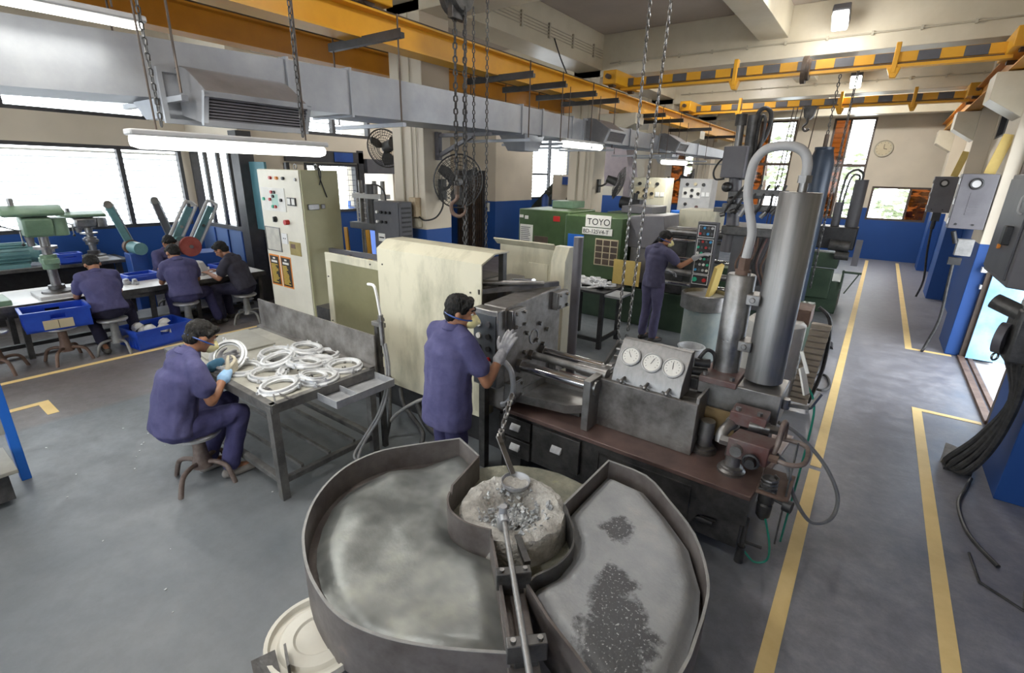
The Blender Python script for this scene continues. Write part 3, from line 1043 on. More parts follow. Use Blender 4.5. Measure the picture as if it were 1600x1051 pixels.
def hood(y0, y1, zc, lab, t, out=0.34):
    """curved outlet hood with a slatted grille leaning down into the hall"""
    cs = [(-4.1, zc + 0.20), (-4.02, zc + 0.205), (-3.93, zc + 0.18), (-3.83, zc + 0.12), (-4.1 + out + 0.08, zc + 0.03), (-4.1 + out, zc - 0.17), (-4.1, zc - 0.10)]
    h = part('outlet_hood', MB().prism_y(cs, y0, y1), m_ductd, t, bev=0.004)
    a, b = V((-4.1 + out + 0.08, 0, zc + 0.03)), V((-4.1 + out, 0, zc - 0.17))
    n = V(((a - b).z, 0, -(a - b).x)).normalized()
    fr = MB()
    for p, q in ((a, a + (b - a) * 0.14), (b + (a - b) * 0.14, b)):
        c = (p + q) / 2 + n * 0.012
        fr.bar((c.x, y0 - 0.02, c.z), (c.x, y1 + 0.02, c.z), 0.03, 0.035)
    for y in (y0 - 0.005, y1 + 0.005):
        c1_, c2_ = a + n * 0.012, b + n * 0.012
        fr.bar((c1_.x, y, c1_.z), (c2_.x, y, c2_.z), 0.03, 0.03)
    part('grille_frame', fr, m_duct, h, kind='stuff')
    bk = (a + b) / 2 + n * 0.003
    part('grille_backing', MB().bar((bk.x, y0 + 0.02, bk.z), (bk.x, y1 - 0.02, bk.z), 0.004, 0.15, a - b), m_black, h)
    for k in range(8):
        c = a + (b - a) * (0.18 + 0.64 * k / 7) + n * 0.012
        part('grille_slat', MB().bar((c.x, y0, c.z), (c.x, y1, c.z), 0.010, 0.010), m_boxgrey, h)
    part('mounting_frame', MB().frame_x(y0 - 0.12, y1 + 0.04, zc - 0.16, zc + 0.19, 0.03, -4.1, -4.075), m_duct, h)


hood(1.62, 2.34, 2.84, 'near', t, 0.33)
hood(7.55, 8.15, 3.08, 'mid', t)
hood(10.9, 11.5, 3.10, 'far', t)
# underside branches
for y, n_ in ((1.45, 0.5), (5.9, 0.5), (11.9, 0.5)):
    part('branch_outlet', MB().add([(-4.6, y, 2.93), (-4.15, y, 2.93), (-4.15, y + n_, 2.93), (-4.6, y + n_, 2.93), (-4.5, y + .08, 2.72), (-4.2, y + .08, 2.72), (-4.2, y + n_ - .08, 2.72), (-4.5, y + n_ - .08, 2.72)],
         [(0, 1, 5, 4), (1, 2, 6, 5), (2, 3, 7, 6), (3, 0, 4, 7), (4, 5, 6, 7), (3, 2, 1, 0)]), m_duct, t)
# hangers: black angle bars laid across the rail and threaded rods
for k, y in enumerate((1.55, 3.45, 5.6, 6.4, 7.3, 8.1, 10.3, 11.4, 13.6, 16.2)):
    h = thing('duct_hanger', ['duct hanger over the slatted outlet hood', 'duct hanger just before the first cream pillar', 'duct hanger just past the first cream pillar', 'second duct hanger past the first cream pillar',
              'duct hanger midway between first and second pillar', 'duct hanger close before the nearer striped crane', 'duct hanger past the nearer striped crane', 'duct hanger before the farther striped crane', 'duct hanger at the farther striped crane', 'last duct hanger near the end wall'][k],
              'hanger', (-4.35, y, 2.9))
    part('cross_bar', MB().bx(-4.92, -3.82, y - 0.025, y + 0.025, 3.555, 3.60).bx(-4.92, -3.82, y - 0.025, y - 0.018, 3.60, 3.63), m_black, h)
    for x in (-4.87, -3.88):
        part('threaded_rod', MB().cyl((x, y, 2.86), (x, y, 3.75), 0.008, n=6), m_rail, h)
    part('cradle_bar', MB().bx(-4.92, -3.84, y - 0.02, y + 0.02, 2.81, 2.845), m_duct, h)
# bracket on the first pillar under the duct
solo('duct_bracket', MB().bx(-5.1, -5.03, 5.11, 5.18, 2.56, 2.92).bx(-5.1, -4.15, 5.12, 5.18, 2.855, 2.90).bar((-5.05, 5.15, 2.62), (-4.45, 5.15, 2.86), 0.05), m_boxgrey, 'dark steel triangle bracket on the first pillar under the duct', 'bracket', bev=0.003)

# ---- tube lamps hung under the duct


def tube_lamp(p0, p1, r, label, power, chain_top):
    p0, p1 = V(p0), V(p1)
    t = thing('tube_lamp', label, 'lamp', (p0 + p1) / 2, 'tube lamps hung along the air duct')
    part('housing', MB().bar(p0 + V((0, 0, r + 0.005)), p1 + V((0, 0, r + 0.005)), 0.12, 0.035), m_lightgrey, t, bev=0.01)
    part('diffuser', MB().tube([p0 + V((0, 0.01, 0)), p0 + V((0, 0.05, 0)), p1 - V((0, 0.05, 0)), p1 - V((0, 0.01, 0))], [r * 0.7, r, r, r * 0.7], 14), m_lamp, t)
    for p in (p0 + (p1 - p0) * 0.12, p1 - (p1 - p0) * 0.12):
        part('suspension_wire', MB().cyl(p + V((0, 0, 0.07)), (p.x, p.y, chain_top), 0.006, n=6), m_rail, t)
    L = (p1 - p0).length
    area('tube_lamp_light', (p0 + p1) / 2 - V((0, 0, r + 0.02)), 0.1, L * 0.95, power, (0, 0, 0), (1, 0.98, 0.90))
    return t


tube_lamp((-3.5, 1.08, 2.53), (-3.5, 2.33, 2.53), 0.042, 'glowing tube lamp hanging below the slatted outlet hood', 16, 3.6)
tube_lamp((-3.75, 0.15, 3.16), (-3.75, 1.36, 3.18), 0.026, 'glowing tube lamp high beside the near end of the duct', 8, 4.3)
tube_lamp((-3.9, 6.5, 2.84), (-3.9, 7.75, 2.85), 0.05, 'glowing tube lamp over the green machine', 22, 3.6)
tube_lamp((-3.9, 10.6, 2.72), (-3.9, 12.2, 2.74), 0.05, 'glowing tube lamp over the far cream cabinets', 22, 3.6)


def beam_lamp(c, label, power):
    c = V(c)
    t = thing('beam_lamp', label, 'lamp', c, 'box lamps fixed to the cross beams')
    R = Matrix.Rotation(-0.5, 3, 'X')
    part('housing', MB().ob(c + V((0, 0.0, 0.09)), (0.22, 0.32, 0.10), R), m_metalgrey, t, bev=0.015)
    part('diffuser', MB().ob(c + V((0, -0.03, 0.01)), (0.20, 0.30, 0.10), R), m_lamp, t, bev=0.02)
    part('stem', MB().cyl(c + V((0.02, 0.05, 0.1)), c + V((0.02, 0.45, 0.3)), 0.012, n=8), m_rail, t)
    bulb('beam_lamp_light', c + V((0, -0.12, -0.14)), power, 0.08)


beam_lamp((-1.02, 9.3, 4.60), 'glowing box lamp on the nearer cross beam', 22)
beam_lamp((-0.97, 13.6, 4.42), 'glowing box lamp on the farther cross beam', 22)
# bodies of the added fill lamps whose light is set at the top of the script
for gx, gy, gz, gp, gl in FILL_LAMPS:
    t = thing('fill_lamp', 'added fill lamp with a bell shade, ' + gl, 'lamp', (gx, gy, gz), 'fill lamps added to the hall')
    part('stem', MB().cyl((gx, gy, gz + 0.2), (gx, gy, 5.05), 0.015, n=8), m_rail, t)
    part('cap', MB().lathe([(0, 0.22), (0.06, 0.22), (0.08, 0.16), (0.06, 0.15), (0, 0.15)], (gx, gy, gz), 16), m_lightgrey, t)
    gl_ = MB().lathe([(0.06, 0.16), (0.12, 0.10), (0.16, 0.0), (0.155, -0.03)], (gx, gy, gz), 20)
    part('shade', gl_, m_lightgrey, t)

# ---- chain hoists
t = thing('chain_hoist', 'rusty chain hoist with open hook in front of the first pillar', 'hoist', (-3.55, 4.1, 1.0))
HX, HY = -3.66, 4.02
b = part('hoist_block', MB().cyl((HX - 0.10, HY, 4.0), (HX - 0.03, HY, 4.0), 0.16, n=22).cyl((HX + 0.02, HY, 4.0), (HX + 0.09, HY, 4.0), 0.14, n=22).bx(HX - 0.04, HX + 0.03, HY - 0.1, HY + 0.1, 3.8, 4.2), m_dark, t, bev=0.006)
part('suspension_hook', MB().tube([(HX, HY, 4.2), (HX + 0.03, HY, 4.3), (HX, HY, 4.38), (HX - 0.04, HY, 4.33)], 0.02, 8, sub=4), m_rail, t)
part('load_chain', chain_links((HX - 0.02, HY - 0.02, 3.9), (HX - 0.02, HY - 0.02, 2.22), 0.075, 0.055, 0.010), m_dark, t, kind='stuff')
part('hand_chain', chain_links((HX + 0.10, HY + 0.0, 3.9), (HX + 0.10, HY, 1.15), 0.05, 0.034, 0.0055), m_dark, t, kind='stuff')
part('hand_chain', chain_links((HX + 0.16, HY + 0.05, 3.9), (HX + 0.16, HY + 0.05, 1.10), 0.05, 0.034, 0.0055), m_dark, t, kind='stuff')
part('load_chain', chain_links((HX + 0.04, HY + 0.06, 3.9), (HX + 0.03, HY + 0.04, 1.55), 0.075, 0.05, 0.009), m_dark, t, kind='stuff')
part('trailing_chain', chain_links((HX + 0.33, HY + 0.05, 4.6), (HX + 0.33, HY + 0.05, 1.6), 0.05, 0.034, 0.0055), m_dark, t, kind='stuff')
h = part('load_hook', MB().tube([(HX - 0.02, HY - 0.02, 2.24), (HX - 0.02, HY - 0.02, 2.14), (HX - 0.075, HY - 0.05, 2.07), (HX - 0.06, HY - 0.04, 1.98), (HX + 0.01, HY, 1.955), (HX + 0.06, HY + 0.03, 2.01), (HX + 0.05, HY + 0.03, 2.07)], [0.022, 0.02, 0.02, 0.022, 0.02, 0.016, 0.01], 10, sub=5), m_rustb, t, label='rusty open load hook')
part('swivel', MB().cyl((HX - 0.02, HY - 0.02, 2.18), (HX - 0.02, HY - 0.02, 2.27), 0.03, n=12), m_rail, h)

t = thing('hanging_chain', 'long steel chain loop hanging beside the grey steel post', 'chain', (-1.9, 4.9, 0.5))
part('chain_run', chain_links((-2.15, 5.05, 4.9), (-2.15, 5.05, 0.72), 0.062, 0.04, 0.007), m_steel, t, kind='stuff')
part('chain_run', chain_links((-1.92, 5.05, 4.9), (-2.02, 5.02, 0.72), 0.062, 0.04, 0.007), m_steel, t, kind='stuff')
part('chain_loop', chain_links([(-2.15, 5.05, 0.72), (-2.12, 5.05, 0.60), (-2.08, 5.04, 0.56), (-2.04, 5.03, 0.60), (-2.02, 5.02, 0.72)], None, 0.062, 0.04, 0.007), m_steel, t, kind='stuff')
part('ceiling_hook', MB().bx(-2.2, -1.87, 5.0, 5.1, 4.88, 5.05), m_rail, t)
# chains holding the tube lamps and a chain down to the far cylinder
solo('suspension_chain', chain_links((-3.55, 1.28, 2.62), (-3.6, 1.28, 4.2), 0.05, 0.03, 0.005), m_dark, 'dark chain hanging in front of the near duct side', 'chain', kind='stuff')
solo('suspension_chain', chain_links((-3.5, 2.16, 2.62), (-3.5, 2.16, 4.2), 0.05, 0.03, 0.005), m_dark, 'dark chain hanging past the right end of the outlet hood', 'chain', kind='stuff')

t = thing('crane_hook', 'dark hook block hanging from the farther striped crane', 'hoist', (-1.7, 13.2, 2.6))
part('hook_block', MB().prism_y([(-1.82, 3.97), (-1.56, 3.97), (-1.60, 3.76), (-1.65, 3.70), (-1.73, 3.70), (-1.78, 3.76)], 13.24, 13.44), m_dark, t, bev=0.01)
part('hook', MB().tube([(-1.69, 13.2, 3.72), (-1.69, 13.2, 3.62), (-1.75, 13.2, 3.54), (-1.69, 13.2, 3.46), (-1.62, 13.2, 3.50)], 0.028, 8, sub=4), m_dark, t)
for x in (-2.0, -1.92, -1.82, -1.52):
    part('fall_chain', MB().cyl((x, 13.2, 3.95), (x - 0.12, 13.2, 1.4), 0.012, n=6), m_rail, t)

# ================================================================ FURNACE WITH ITS TWO SHEET-METAL PANS
FC = V((-1.25, 1.77, 0))
t = thing('furnace', 'round crucible furnace heaped with grey dross between two sheet pans', 'furnace', (-1.2, 1.64, 0))
part('shell', MB().lathe([(0, 0.0), (0.55, 0.0), (0.57, 0.03), (0.57, 0.54), (0.53, 0.56), (0, 0.56)], FC, 48), m_rust, t)
mb = MB().lathe([(0.25, 0.555), (0.57, 0.555), (0.585, 0.565), (0.575, 0.59), (0.45, 0.583), (0.25, 0.58)], FC, 56)
mb.v = [(x + 0.008 * noise.noise(V((x * 14, y * 14, 0))), y + 0.008 * noise.noise(V((x * 14, y * 14, 5))), z + 0.006 * noise.noise(V((x * 9, y * 9, 3)))) for x, y, z in mb.v]
part('top_plate', mb, m_rim, t)
# ash mound: a ring of ash round the sunken bath
n, prof = 72, [(0.295, 0.57), (0.29, 0.65), (0.287, 0.69), (0.275, 0.715), (0.24, 0.725), (0.20, 0.72), (0.165, 0.695), (0.13, 0.66), (0.09, 0.635), (0.05, 0.625), (0.0, 0.622)]
mb = MB().lathe(prof, FC, n)
mb.v = [(x, y, z + (0.018 * noise.noise(V((x * 18, y * 18, 1))) + 0.010 * noise.noise(V((x * 50, y * 50, 2))))) for x, y, z in mb.v]
part('ash_mound', mb, m_dross, t)
mb = MB()
for k in range(300):
    a, r = random.uniform(0, 6.28), min(0.19, abs(random.gauss(0, 0.105)))
    c = FC + V((r * math.cos(a) + 0.02, r * math.sin(a) - 0.02, 0.645 + max(0, r - 0.09) * 0.62 + random.uniform(0, 0.02)))
    s_ = random.uniform(0.008, 0.026)
    mb.ob(c, (s_, s_ * random.uniform(.5, 1.4), s_ * random.uniform(.3, .8)), aim((random.gauss(0, 1), random.gauss(0, 1), 1)) @ rotz(random.uniform(0, 3)))
part('dross_crust', mb, m_drosss, t, kind='stuff')
part('skimmer_bar', MB().bar((-1.10, 1.60, 0.715), (-0.97, 1.50, 0.70), 0.03, 0.03), m_dark, t)
part('stirrer_head', MB().cyl((-1.195, 1.605, 0.60), (-1.19, 1.60, 0.80), 0.026, 0.032, n=14), m_aludull, t)

# stirrer shaft on two bearing plates
t = thing('stirrer_shaft', 'steel shaft on two drilled bearing blocks running out of the furnace', 'shaft', (-0.85, 1.25, 0.0))
d = V((0.70, -0.71, 0)).normalized()
sd = V((0.71, 0.70, 0)).normalized()
p0, p1 = V((-1.19, 1.60, 0.80)), V((-0.50, 0.88, 0.80))
part('shaft', MB().cyl(p0, p1, 0.013, n=12), m_brush, t)
part('shaft_head', MB().cyl(p0 + V((0, 0, -0.05)), p0 + V((0, 0, 0.05)), 0.025, 0.02, n=12).cyl(p0, p0 + d * 0.06, 0.022, n=10), m_aludull, t)
part('support_channel', MB().bar((-0.96, 1.36, 0.66), (-0.42, 0.80, 0.66), 0.12, 0.05), m_rust, t, bev=0.004)
for s_ in (0.33, 0.66):
    c = V((-1.17, 1.58, 0)) + d * (s_ - 0.0)
    b = part('bearing_block', MB().ob((c.x, c.y, 0.76), (0.15, 0.045, 0.085), Matrix((sd, d, V((0, 0, 1)))).transposed()).ob((c.x, c.y, 0.66), (0.09, 0.03, 0.13), Matrix((sd, d, V((0, 0, 1)))).transposed()), m_dark, t, bev=0.004)
    for q in (-0.05, 0.05):
        e = c + sd * q
        part('bolt', MB().cyl((e.x, e.y, 0.80), (e.x, e.y, 0.812), 0.011, n=8), m_steel, b)
part('pedestal', MB().bx(-0.80, -0.60, 0.98, 1.12, 0.0, 0.58), m_dark, t)

# ---- left pan
RZ = 0.75
lo = [(-1.675, 1.988), (-1.905, 2.067), (-2.048, 1.872), (-2.178, 1.67), (-2.213, 1.506), (-2.195, 1.36), (-2.135, 1.217), (-2.048, 1.093), (-1.936, 0.985), (-1.831, 0.914), (-1.668, 0.838), (-1.491, 0.794), (-1.365, 0.785), (-1.25, 0.803), (-1.112, 0.851), (-0.939, 0.942), (-0.746, 1.068)]
li = [(-1.213, 1.533 - 0.27), (-1.33, 1.30), (-1.43, 1.38), (-1.50, 1.48), (-1.515, 1.50)]


def smooth_poly(p, sub):
    q = spline([V((a[0], a[1], 0)) for a in p], sub)
    return [(a.x, a.y) for a in q]


lo_s = lo[:2] + smooth_poly(lo[1:], 3)[1:]
t = thing('casting_pan', 'rusty sheet metal pan on the left of the furnace, filled with cloudy grey dust', 'pan', (-1.6, 1.4, 0.5))
part('outer_wall', MB().sheet(lo_s, 0.47, RZ, 0.012), m_rust, t)
part('worn_rim', MB().sheet(lo_s, RZ, RZ + 0.003, 0.012), m_hosegrey, t)
inner = [(-0.746, 1.068), (-0.925, 1.251), (-1.051, 1.372), (-1.185, 1.50)]
part('end_wall', MB().sheet(inner, 0.47, RZ, 0.012), m_rust, t)
curve = smooth_poly([(-1.18, 1.495), (-1.30, 1.46), (-1.42, 1.475), (-1.50, 1.53), (-1.545, 1.60)], 4)
part('curved_wall', MB().sheet(curve, 0.57, [0.785] * (len(curve) - 1) + [0.76], 0.01), m_rust, t)
part('tip_wall', MB().sheet([(-1.545, 1.60), (-1.60, 1.67), (-1.675, 1.988)], 0.56, RZ, 0.012), m_rust, t)
# ledge step inside the wall and the tray floor
flo = lo[1:] + [(-0.925, 1.251), (-1.051, 1.372), (-1.19, 1.505), (-1.30, 1.455), (-1.42, 1.47), (-1.50, 1.53), (-1.545, 1.60), (-1.60, 1.67), (-1.675, 1.988)]
part('tray_floor', MB().prism(flo, 0.592, 0.60), m_rust, t)


def inset(p, c, k):
    return [(c[0] + (a[0] - c[0]) * k, c[1] + (a[1] - c[1]) * k) for a in p]


def dust(name, outline, z, amp, m, t, seed=0, freq=5.0, step=0.022, edge=0.10, dz=0.05):
    """a gently heaped bed of powder filling a plan outline"""
    xs = [p[0] for p in outline]
    ys = [p[1] for p in outline]

    def inside(x, y):
        c = False
        n = len(outline)
        for i in range(n):
            x1, y1 = outline[i]
            x2, y2 = outline[(i + 1) % n]
            if (y1 > y) != (y2 > y) and x < (x2 - x1) * (y - y1) / (y2 - y1) + x1:
                c = not c
        return c

    def dist(x, y):
        b = 9
        n = len(outline)
        for i in range(n):
            x1, y1 = outline[i]
            x2, y2 = outline[(i + 1) % n]
            dx, dy = x2 - x1, y2 - y1
            k = max(0, min(1, ((x - x1) * dx + (y - y1) * dy) / (dx * dx + dy * dy + 1e-9)))
            b = min(b, math.hypot(x - x1 - k * dx, y - y1 - k * dy))
        return b
    def near(x, y):
        b, q = 9, (x, y)
        n = len(outline)
        for i in range(n):
            x1, y1 = outline[i]
            x2, y2 = outline[(i + 1) % n]
            dx, dy = x2 - x1, y2 - y1
            k = max(0, min(1, ((x - x1) * dx + (y - y1) * dy) / (dx * dx + dy * dy + 1e-9)))
            e = math.hypot(x - x1 - k * dx, y - y1 - k * dy)
            if e < b:
                b, q = e, (x1 + k * dx, y1 + k * dy)
        return q
    mb = MB()
    idx = {}
    nx, ny = int((max(xs) - min(xs)) / step) + 2, int((max(ys) - min(ys)) / step) + 2
    inn = {}
    for i in range(-1, nx + 1):
        for j in range(-1, ny + 1):
            inn[i, j] = inside(min(xs) + i * step, min(ys) + j * step)

    def vert(i, j):
        if (i, j) not in idx:
            x, y = min(xs) + i * step, min(ys) + j * step
            if inn[i, j]:
                e = min(1, dist(x, y) / edge)
            else:
                (x, y), e = near(x, y), 0.0
            e = e * e * (3 - 2 * e)
            h = z + dz * (e - 1) + amp * noise.noise(V((x * freq, y * freq, seed))) + amp * 0.07 * noise.noise(V((x * freq * 4, y * freq * 4, seed + 3)))
            idx[i, j] = len(mb.v)
            mb.v.append((x, y, h))
        return idx[i, j]
    for i in range(-1, nx):
        for j in range(-1, ny):
            q = [(i, j), (i + 1, j), (i + 1, j + 1), (i, j + 1)]
            if any(inn[k] for k in q):
                mb.f.append(tuple(vert(*k) for k in q))
                mb.m.append(0)
    o = part(name, mb, m, t)
    o['kind'] = 'stuff'
    return o


m_dustl = mat('cloudy_metal_dust', (0.135, 0.147, 0.146), (0.25, 0.265, 0.258), 0.37, 0.4, scale=3.0, detail=3, c3=(0.34, 0.355, 0.325), rvar=0.08, bump=0.04, bscale=60, lo=0.38, hi=0.58)
m_dustr = mat('pale_metal_dust', (0.27, 0.287, 0.305), (0.36, 0.376, 0.39), 0.5, 0.2, scale=4.0, detail=8, c3=(0.42, 0.425, 0.42), bump=0.15, bscale=60, lo=0.3, hi=0.6)


def stains(m, spots, dark):
    """damp patches with ragged edges soaked into a material, each spot (x, y, radius)"""
    nt = m.node_tree
    L = nt.links.new
    b = nt.nodes['Principled BSDF']
    src = b.inputs['Base Color'].links[0].from_socket
    g = nt.nodes.new('ShaderNodeNewGeometry')
    n = nt.nodes.new('ShaderNodeTexNoise')
    n.inputs['Scale'].default_value = 9
    n.inputs['Detail'].default_value = 8
    n.inputs['Roughness'].default_value = 0.65
    L(g.outputs['Position'], n.inputs['Vector'])
    best = None
    for x, y, r in spots:
        d_ = nt.nodes.new('ShaderNodeVectorMath')
        d_.operation = 'DISTANCE'
        d_.inputs[1].default_value = (x, y, 0.70)
        L(g.outputs['Position'], d_.inputs[0])
        a = nt.nodes.new('ShaderNodeMath')
        a.operation = 'MULTIPLY_ADD'
        a.inputs[1].default_value = 0.34
        L(n.outputs['Fac'], a.inputs[0])
        L(d_.outputs['Value'], a.inputs[2])
        mr = nt.nodes.new('ShaderNodeMapRange')
        mr.inputs['From Min'].default_value = r + 0.17 + 0.02
        mr.inputs['From Max'].default_value = r + 0.17 - 0.02
        L(a.outputs[0], mr.inputs[0])
        if best is None:
            best = mr.outputs[0]
        else:
            mx = nt.nodes.new('ShaderNodeMath')
            mx.operation = 'MAXIMUM'
            L(best, mx.inputs[0])
            L(mr.outputs[0], mx.inputs[1])
            best = mx.outputs[0]
    sp = nt.nodes.new('ShaderNodeTexNoise')
    sp.inputs['Scale'].default_value = 95
    sp.inputs['Detail'].default_value = 2
    L(g.outputs['Position'], sp.inputs['Vector'])
    rp = nt.nodes.new('ShaderNodeValToRGB')
    rp.color_ramp.elements[0].position, rp.color_ramp.elements[0].color = 0.60, (*dark, 1)
    rp.color_ramp.elements[1].position, rp.color_ramp.elements[1].color = 0.72, (0.45, 0.46, 0.47, 1)
    L(sp.outputs['Fac'], rp.inputs[0])
    mix = nt.nodes.new('ShaderNodeMix')
    mix.data_type = 'RGBA'
    L(best, mix.inputs[0])
    L(src, mix.inputs[6])
    L(rp.outputs[0], mix.inputs[7])
    L(mix.outputs[2], b.inputs['Base Color'])


stains(m_dustr, ((-0.72, 1.96, 0.085), (-0.60, 1.62, 0.10), (-0.53, 1.50, 0.12), (-0.47, 1.34, 0.15)), (0.085, 0.088, 0.095))
dl = [(-1.68, 1.995), (-1.90, 2.06)] + [(a[0] * 0.93 - 1.35 * 0.07, a[1] * 0.93 + 1.35 * 0.07) for a in lo[2:]] + [(-0.765, 1.08), (-0.928, 1.247), (-1.054, 1.368), (-1.182, 1.492), (-1.30, 1.455), (-1.42, 1.47), (-1.50, 1.525), (-1.547, 1.60), (-1.602, 1.672), (-1.68, 1.985)]
dust('metal_dust', dl, 0.650, 0.024, m_dustl, t, 2, 3.6, edge=0.08, dz=0.028)
# ---- right pan
ro = [(-1.018, 2.442), (-0.778, 2.434), (-0.591, 2.291), (-0.401, 2.11), (-0.277, 1.884), (-0.238, 1.721), (-0.224, 1.506), (-0.223, 1.428), (-0.24, 1.30), (-0.30, 1.15)]
ri = [(-1.018, 2.442), (-1.022, 1.915), (-0.90, 1.80), (-0.84, 1.68), (-0.84, 1.55), (-0.884, 1.432), (-0.883, 1.371), (-0.721, 1.284), (-0.585, 1.229), (-0.476, 1.182), (-0.30, 1.15)]
for lx, ly in ((-2.05, 1.35), (-1.95, 1.90), (-1.10, 0.98)):
    part('leg', MB().bx(lx - 0.02, lx + 0.02, ly - 0.02, ly + 0.02, 0.0, 0.592), m_dark, t)
t = thing('casting_pan', 'rusty sheet metal pan on the right of the furnace, heaped with pale grey dust', 'pan', (-0.6, 1.7, 0.5))
ros = smooth_poly(ro, 3)
part('outer_wall', MB().sheet(ros, 0.50, RZ, 0.012), m_rust, t)
part('worn_rim', MB().sheet(ri[1::-1] + ros[1:], RZ, RZ + 0.003, 0.012), m_hosegrey, t)
part('tip_wall', MB().sheet(ri[:2], 0.50, RZ, 0.012), m_rust, t)
part('curved_wall', MB().sheet(smooth_poly(ri[1:7], 3), 0.55, [0.75] * 2 + [0.735] * 14, 0.01), m_dark, t)
part('end_wall', MB().sheet(ri[6:], 0.50, 0.74, 0.012), m_rust, t)
part('tray_floor', MB().prism(ro + ri[::-1][1:-1], 0.592, 0.60), m_rust, t)
for lx, ly in ((-0.36, 1.60), (-0.62, 2.18), (-0.42, 1.28)):
    part('leg', MB().bx(lx - 0.02, lx + 0.02, ly - 0.02, ly + 0.02, 0.0, 0.592), m_dark, t)
part('corner_lip', MB().prism([(-0.245, 1.34), (-0.14, 1.20), (-0.16, 1.12), (-0.30, 1.15)], 0.70, 0.712), m_rust, t)
dr = inset(ro + ri[::-1][1:-1], (-0.60, 1.66), 0.955)
dust('metal_dust', dr, 0.705, 0.010, m_dustr, t, 7, 5.0, edge=0.07, dz=0.05)


# ladle and the chain it hangs on
t = thing('ladle', 'round bottomed casting ladle hung over the furnace on a chain', 'ladle', (-1.36, 1.93, 0.68))
bp = [(0.0, 0.69), (0.03, 0.692), (0.06, 0.705), (0.078, 0.725), (0.085, 0.75), (0.080, 0.75), (0.072, 0.727), (0.055, 0.712), (0.0, 0.70)]
part('bowl', MB().lathe(bp, (-1.35, 1.93, 0), 26), m_aludull, t)
part('handle', MB().bar((-1.40, 1.97, 0.745), (-1.55, 2.02, 0.92), 0.035, 0.014), m_steel, t, bev=0.003)
part('chain', chain_links([(-1.55, 2.02, 0.92), (-1.60, 2.10, 0.86), (-1.66, 2.22, 0.88), (-1.72, 2.40, 1.02)], None, 0.06, 0.042, 0.008), m_steel, t, kind='stuff')

# white lidded drum and a scrap angle frame beside the left pan
t = thing('lidded_drum', 'dark drum with a ribbed off-white lid under the left pan', 'drum', (-1.585, 0.80, 0))
dc = V((-1.585, 0.80, 0))
part('body', MB().lathe([(0, 0), (0.20, 0), (0.205, 0.15), (0.20, 0.16), (0.205, 0.3), (0.2, 0.455), (0, 0.455)], dc, 40), m_black, t)
part('lid', MB().lathe([(0, 0.478), (0.09, 0.478), (0.10, 0.486), (0.15, 0.484), (0.165, 0.470), (0.19, 0.470), (0.197, 0.492), (0.213, 0.494), (0.216, 0.45), (0.20, 0.45)], dc, 48), m_drum, t)
part('locking_ring', MB().torus(dc + V((0, 0, 0.452)), 0.215, 0.010, 48, 8), m_steel, t)
t = thing('angle_stand', 'dark bent steel stand in front of the white lidded drum', 'stand', (-1.55, 0.56, 0))
part('sloping_plate', MB().bar((-1.66, 0.60, 0.50), (-1.36, 0.50, 0.42), 0.09, 0.012), m_dark, t)
part('upright_plate', MB().add([(-1.64, 0.67, 0.3), (-1.50, 0.62, 0.3), (-1.50, 0.62, 0.55), (-1.60, 0.66, 0.55), (-1.64, 0.68, 0.3), (-1.50, 0.63, 0.3), (-1.50, 0.63, 0.55), (-1.60, 0.67, 0.55)],
     [(0, 1, 2, 3), (7, 6, 5, 4), (0, 4, 5, 1), (1, 5, 6, 2), (2, 6, 7, 3), (3, 7, 4, 0)]), m_dark, t)
part('leg', MB().bx(-1.66, -1.62, 0.58, 0.62, 0, 0.48), m_dark, t)
part('leg', MB().bx(-1.40, -1.36, 0.48, 0.52, 0, 0.40), m_dark, t)
part('red_strap', MB().bar((-1.67, 0.585, 0.47), (-1.66, 0.578, 0.3), 0.02, 0.006), m_ledr, t, label='short red strap')

# ================================================================ SORTING TABLE WITH RING CASTINGS
TX0, TX1, TY0, TY1, TZ = -5.06, -3.19, 1.50, 2.42, 0.80
m_grim = mat('dusty_grimy_steel', (0.075, 0.073, 0.07), (0.17, 0.165, 0.158), 0.55, 0.3, scale=6, c3=(0.24, 0.235, 0.225), bump=0.08, bscale=30)
t = thing('sorting_table', 'grimy steel sorting table with upright back plate and dusty top', 'table', ((TX0 + TX1) / 2, 1.95, 0))
part('top_plate', MB().bx(TX0, TX1, TY0, TY1, TZ - 0.012, TZ), m_tabletop, t)
part('rim_angle', MB().bx(TX0, TX1, TY0 - 0.008, TY0 + 0.045, TZ - 0.07, TZ + 0.004).bx(TX1 - 0.045, TX1 + 0.008, TY0, TY1, TZ - 0.07, TZ + 0.004).bx(TX0 - 0.006, TX0 + 0.04, TY0, TY1, TZ - 0.07, TZ + 0.003), m_grim, t, bev=0.003)
part('back_plate', MB().bx(TX0, TX1 + 0.02, TY1 - 0.015, TY1, TZ - 0.05, TZ + 0.30), m_plate, t)
part('back_ledge', MB().bx(TX0, TX1, TY1 - 0.06, TY1 - 0.012, TZ, TZ + 0.022), m_plate, t)
for x, y in ((TX0 + 0.03, TY0 + 0.03), (TX1 - 0.03, TY0 + 0.02), (TX1 - 0.03, TY1 - 0.05), (TX0 + 0.03, TY1 - 0.05)):
    part('leg', MB().bx(x - 0.032, x + 0.032, y - 0.032, y + 0.032, 0, TZ - 0.02), m_grim, t, bev=0.004)
st = MB()
st.bx(TX0 + 0.06, TX1 - 0.06, TY0 + 0.0, TY0 + 0.05, 0.13, 0.175)
st.bx(TX0 + 0.06, TX1 - 0.06, TY1 - 0.075, TY1 - 0.025, 0.13, 0.175)
part('stretcher', st, m_grim, t, bev=0.003, kind='stuff')
part('side_stretcher', MB().bx(TX1 - 0.055, TX1 - 0.01, TY0 + 0.05, TY1 - 0.08, 0.13, 0.175), m_grim, t, bev=0.003)
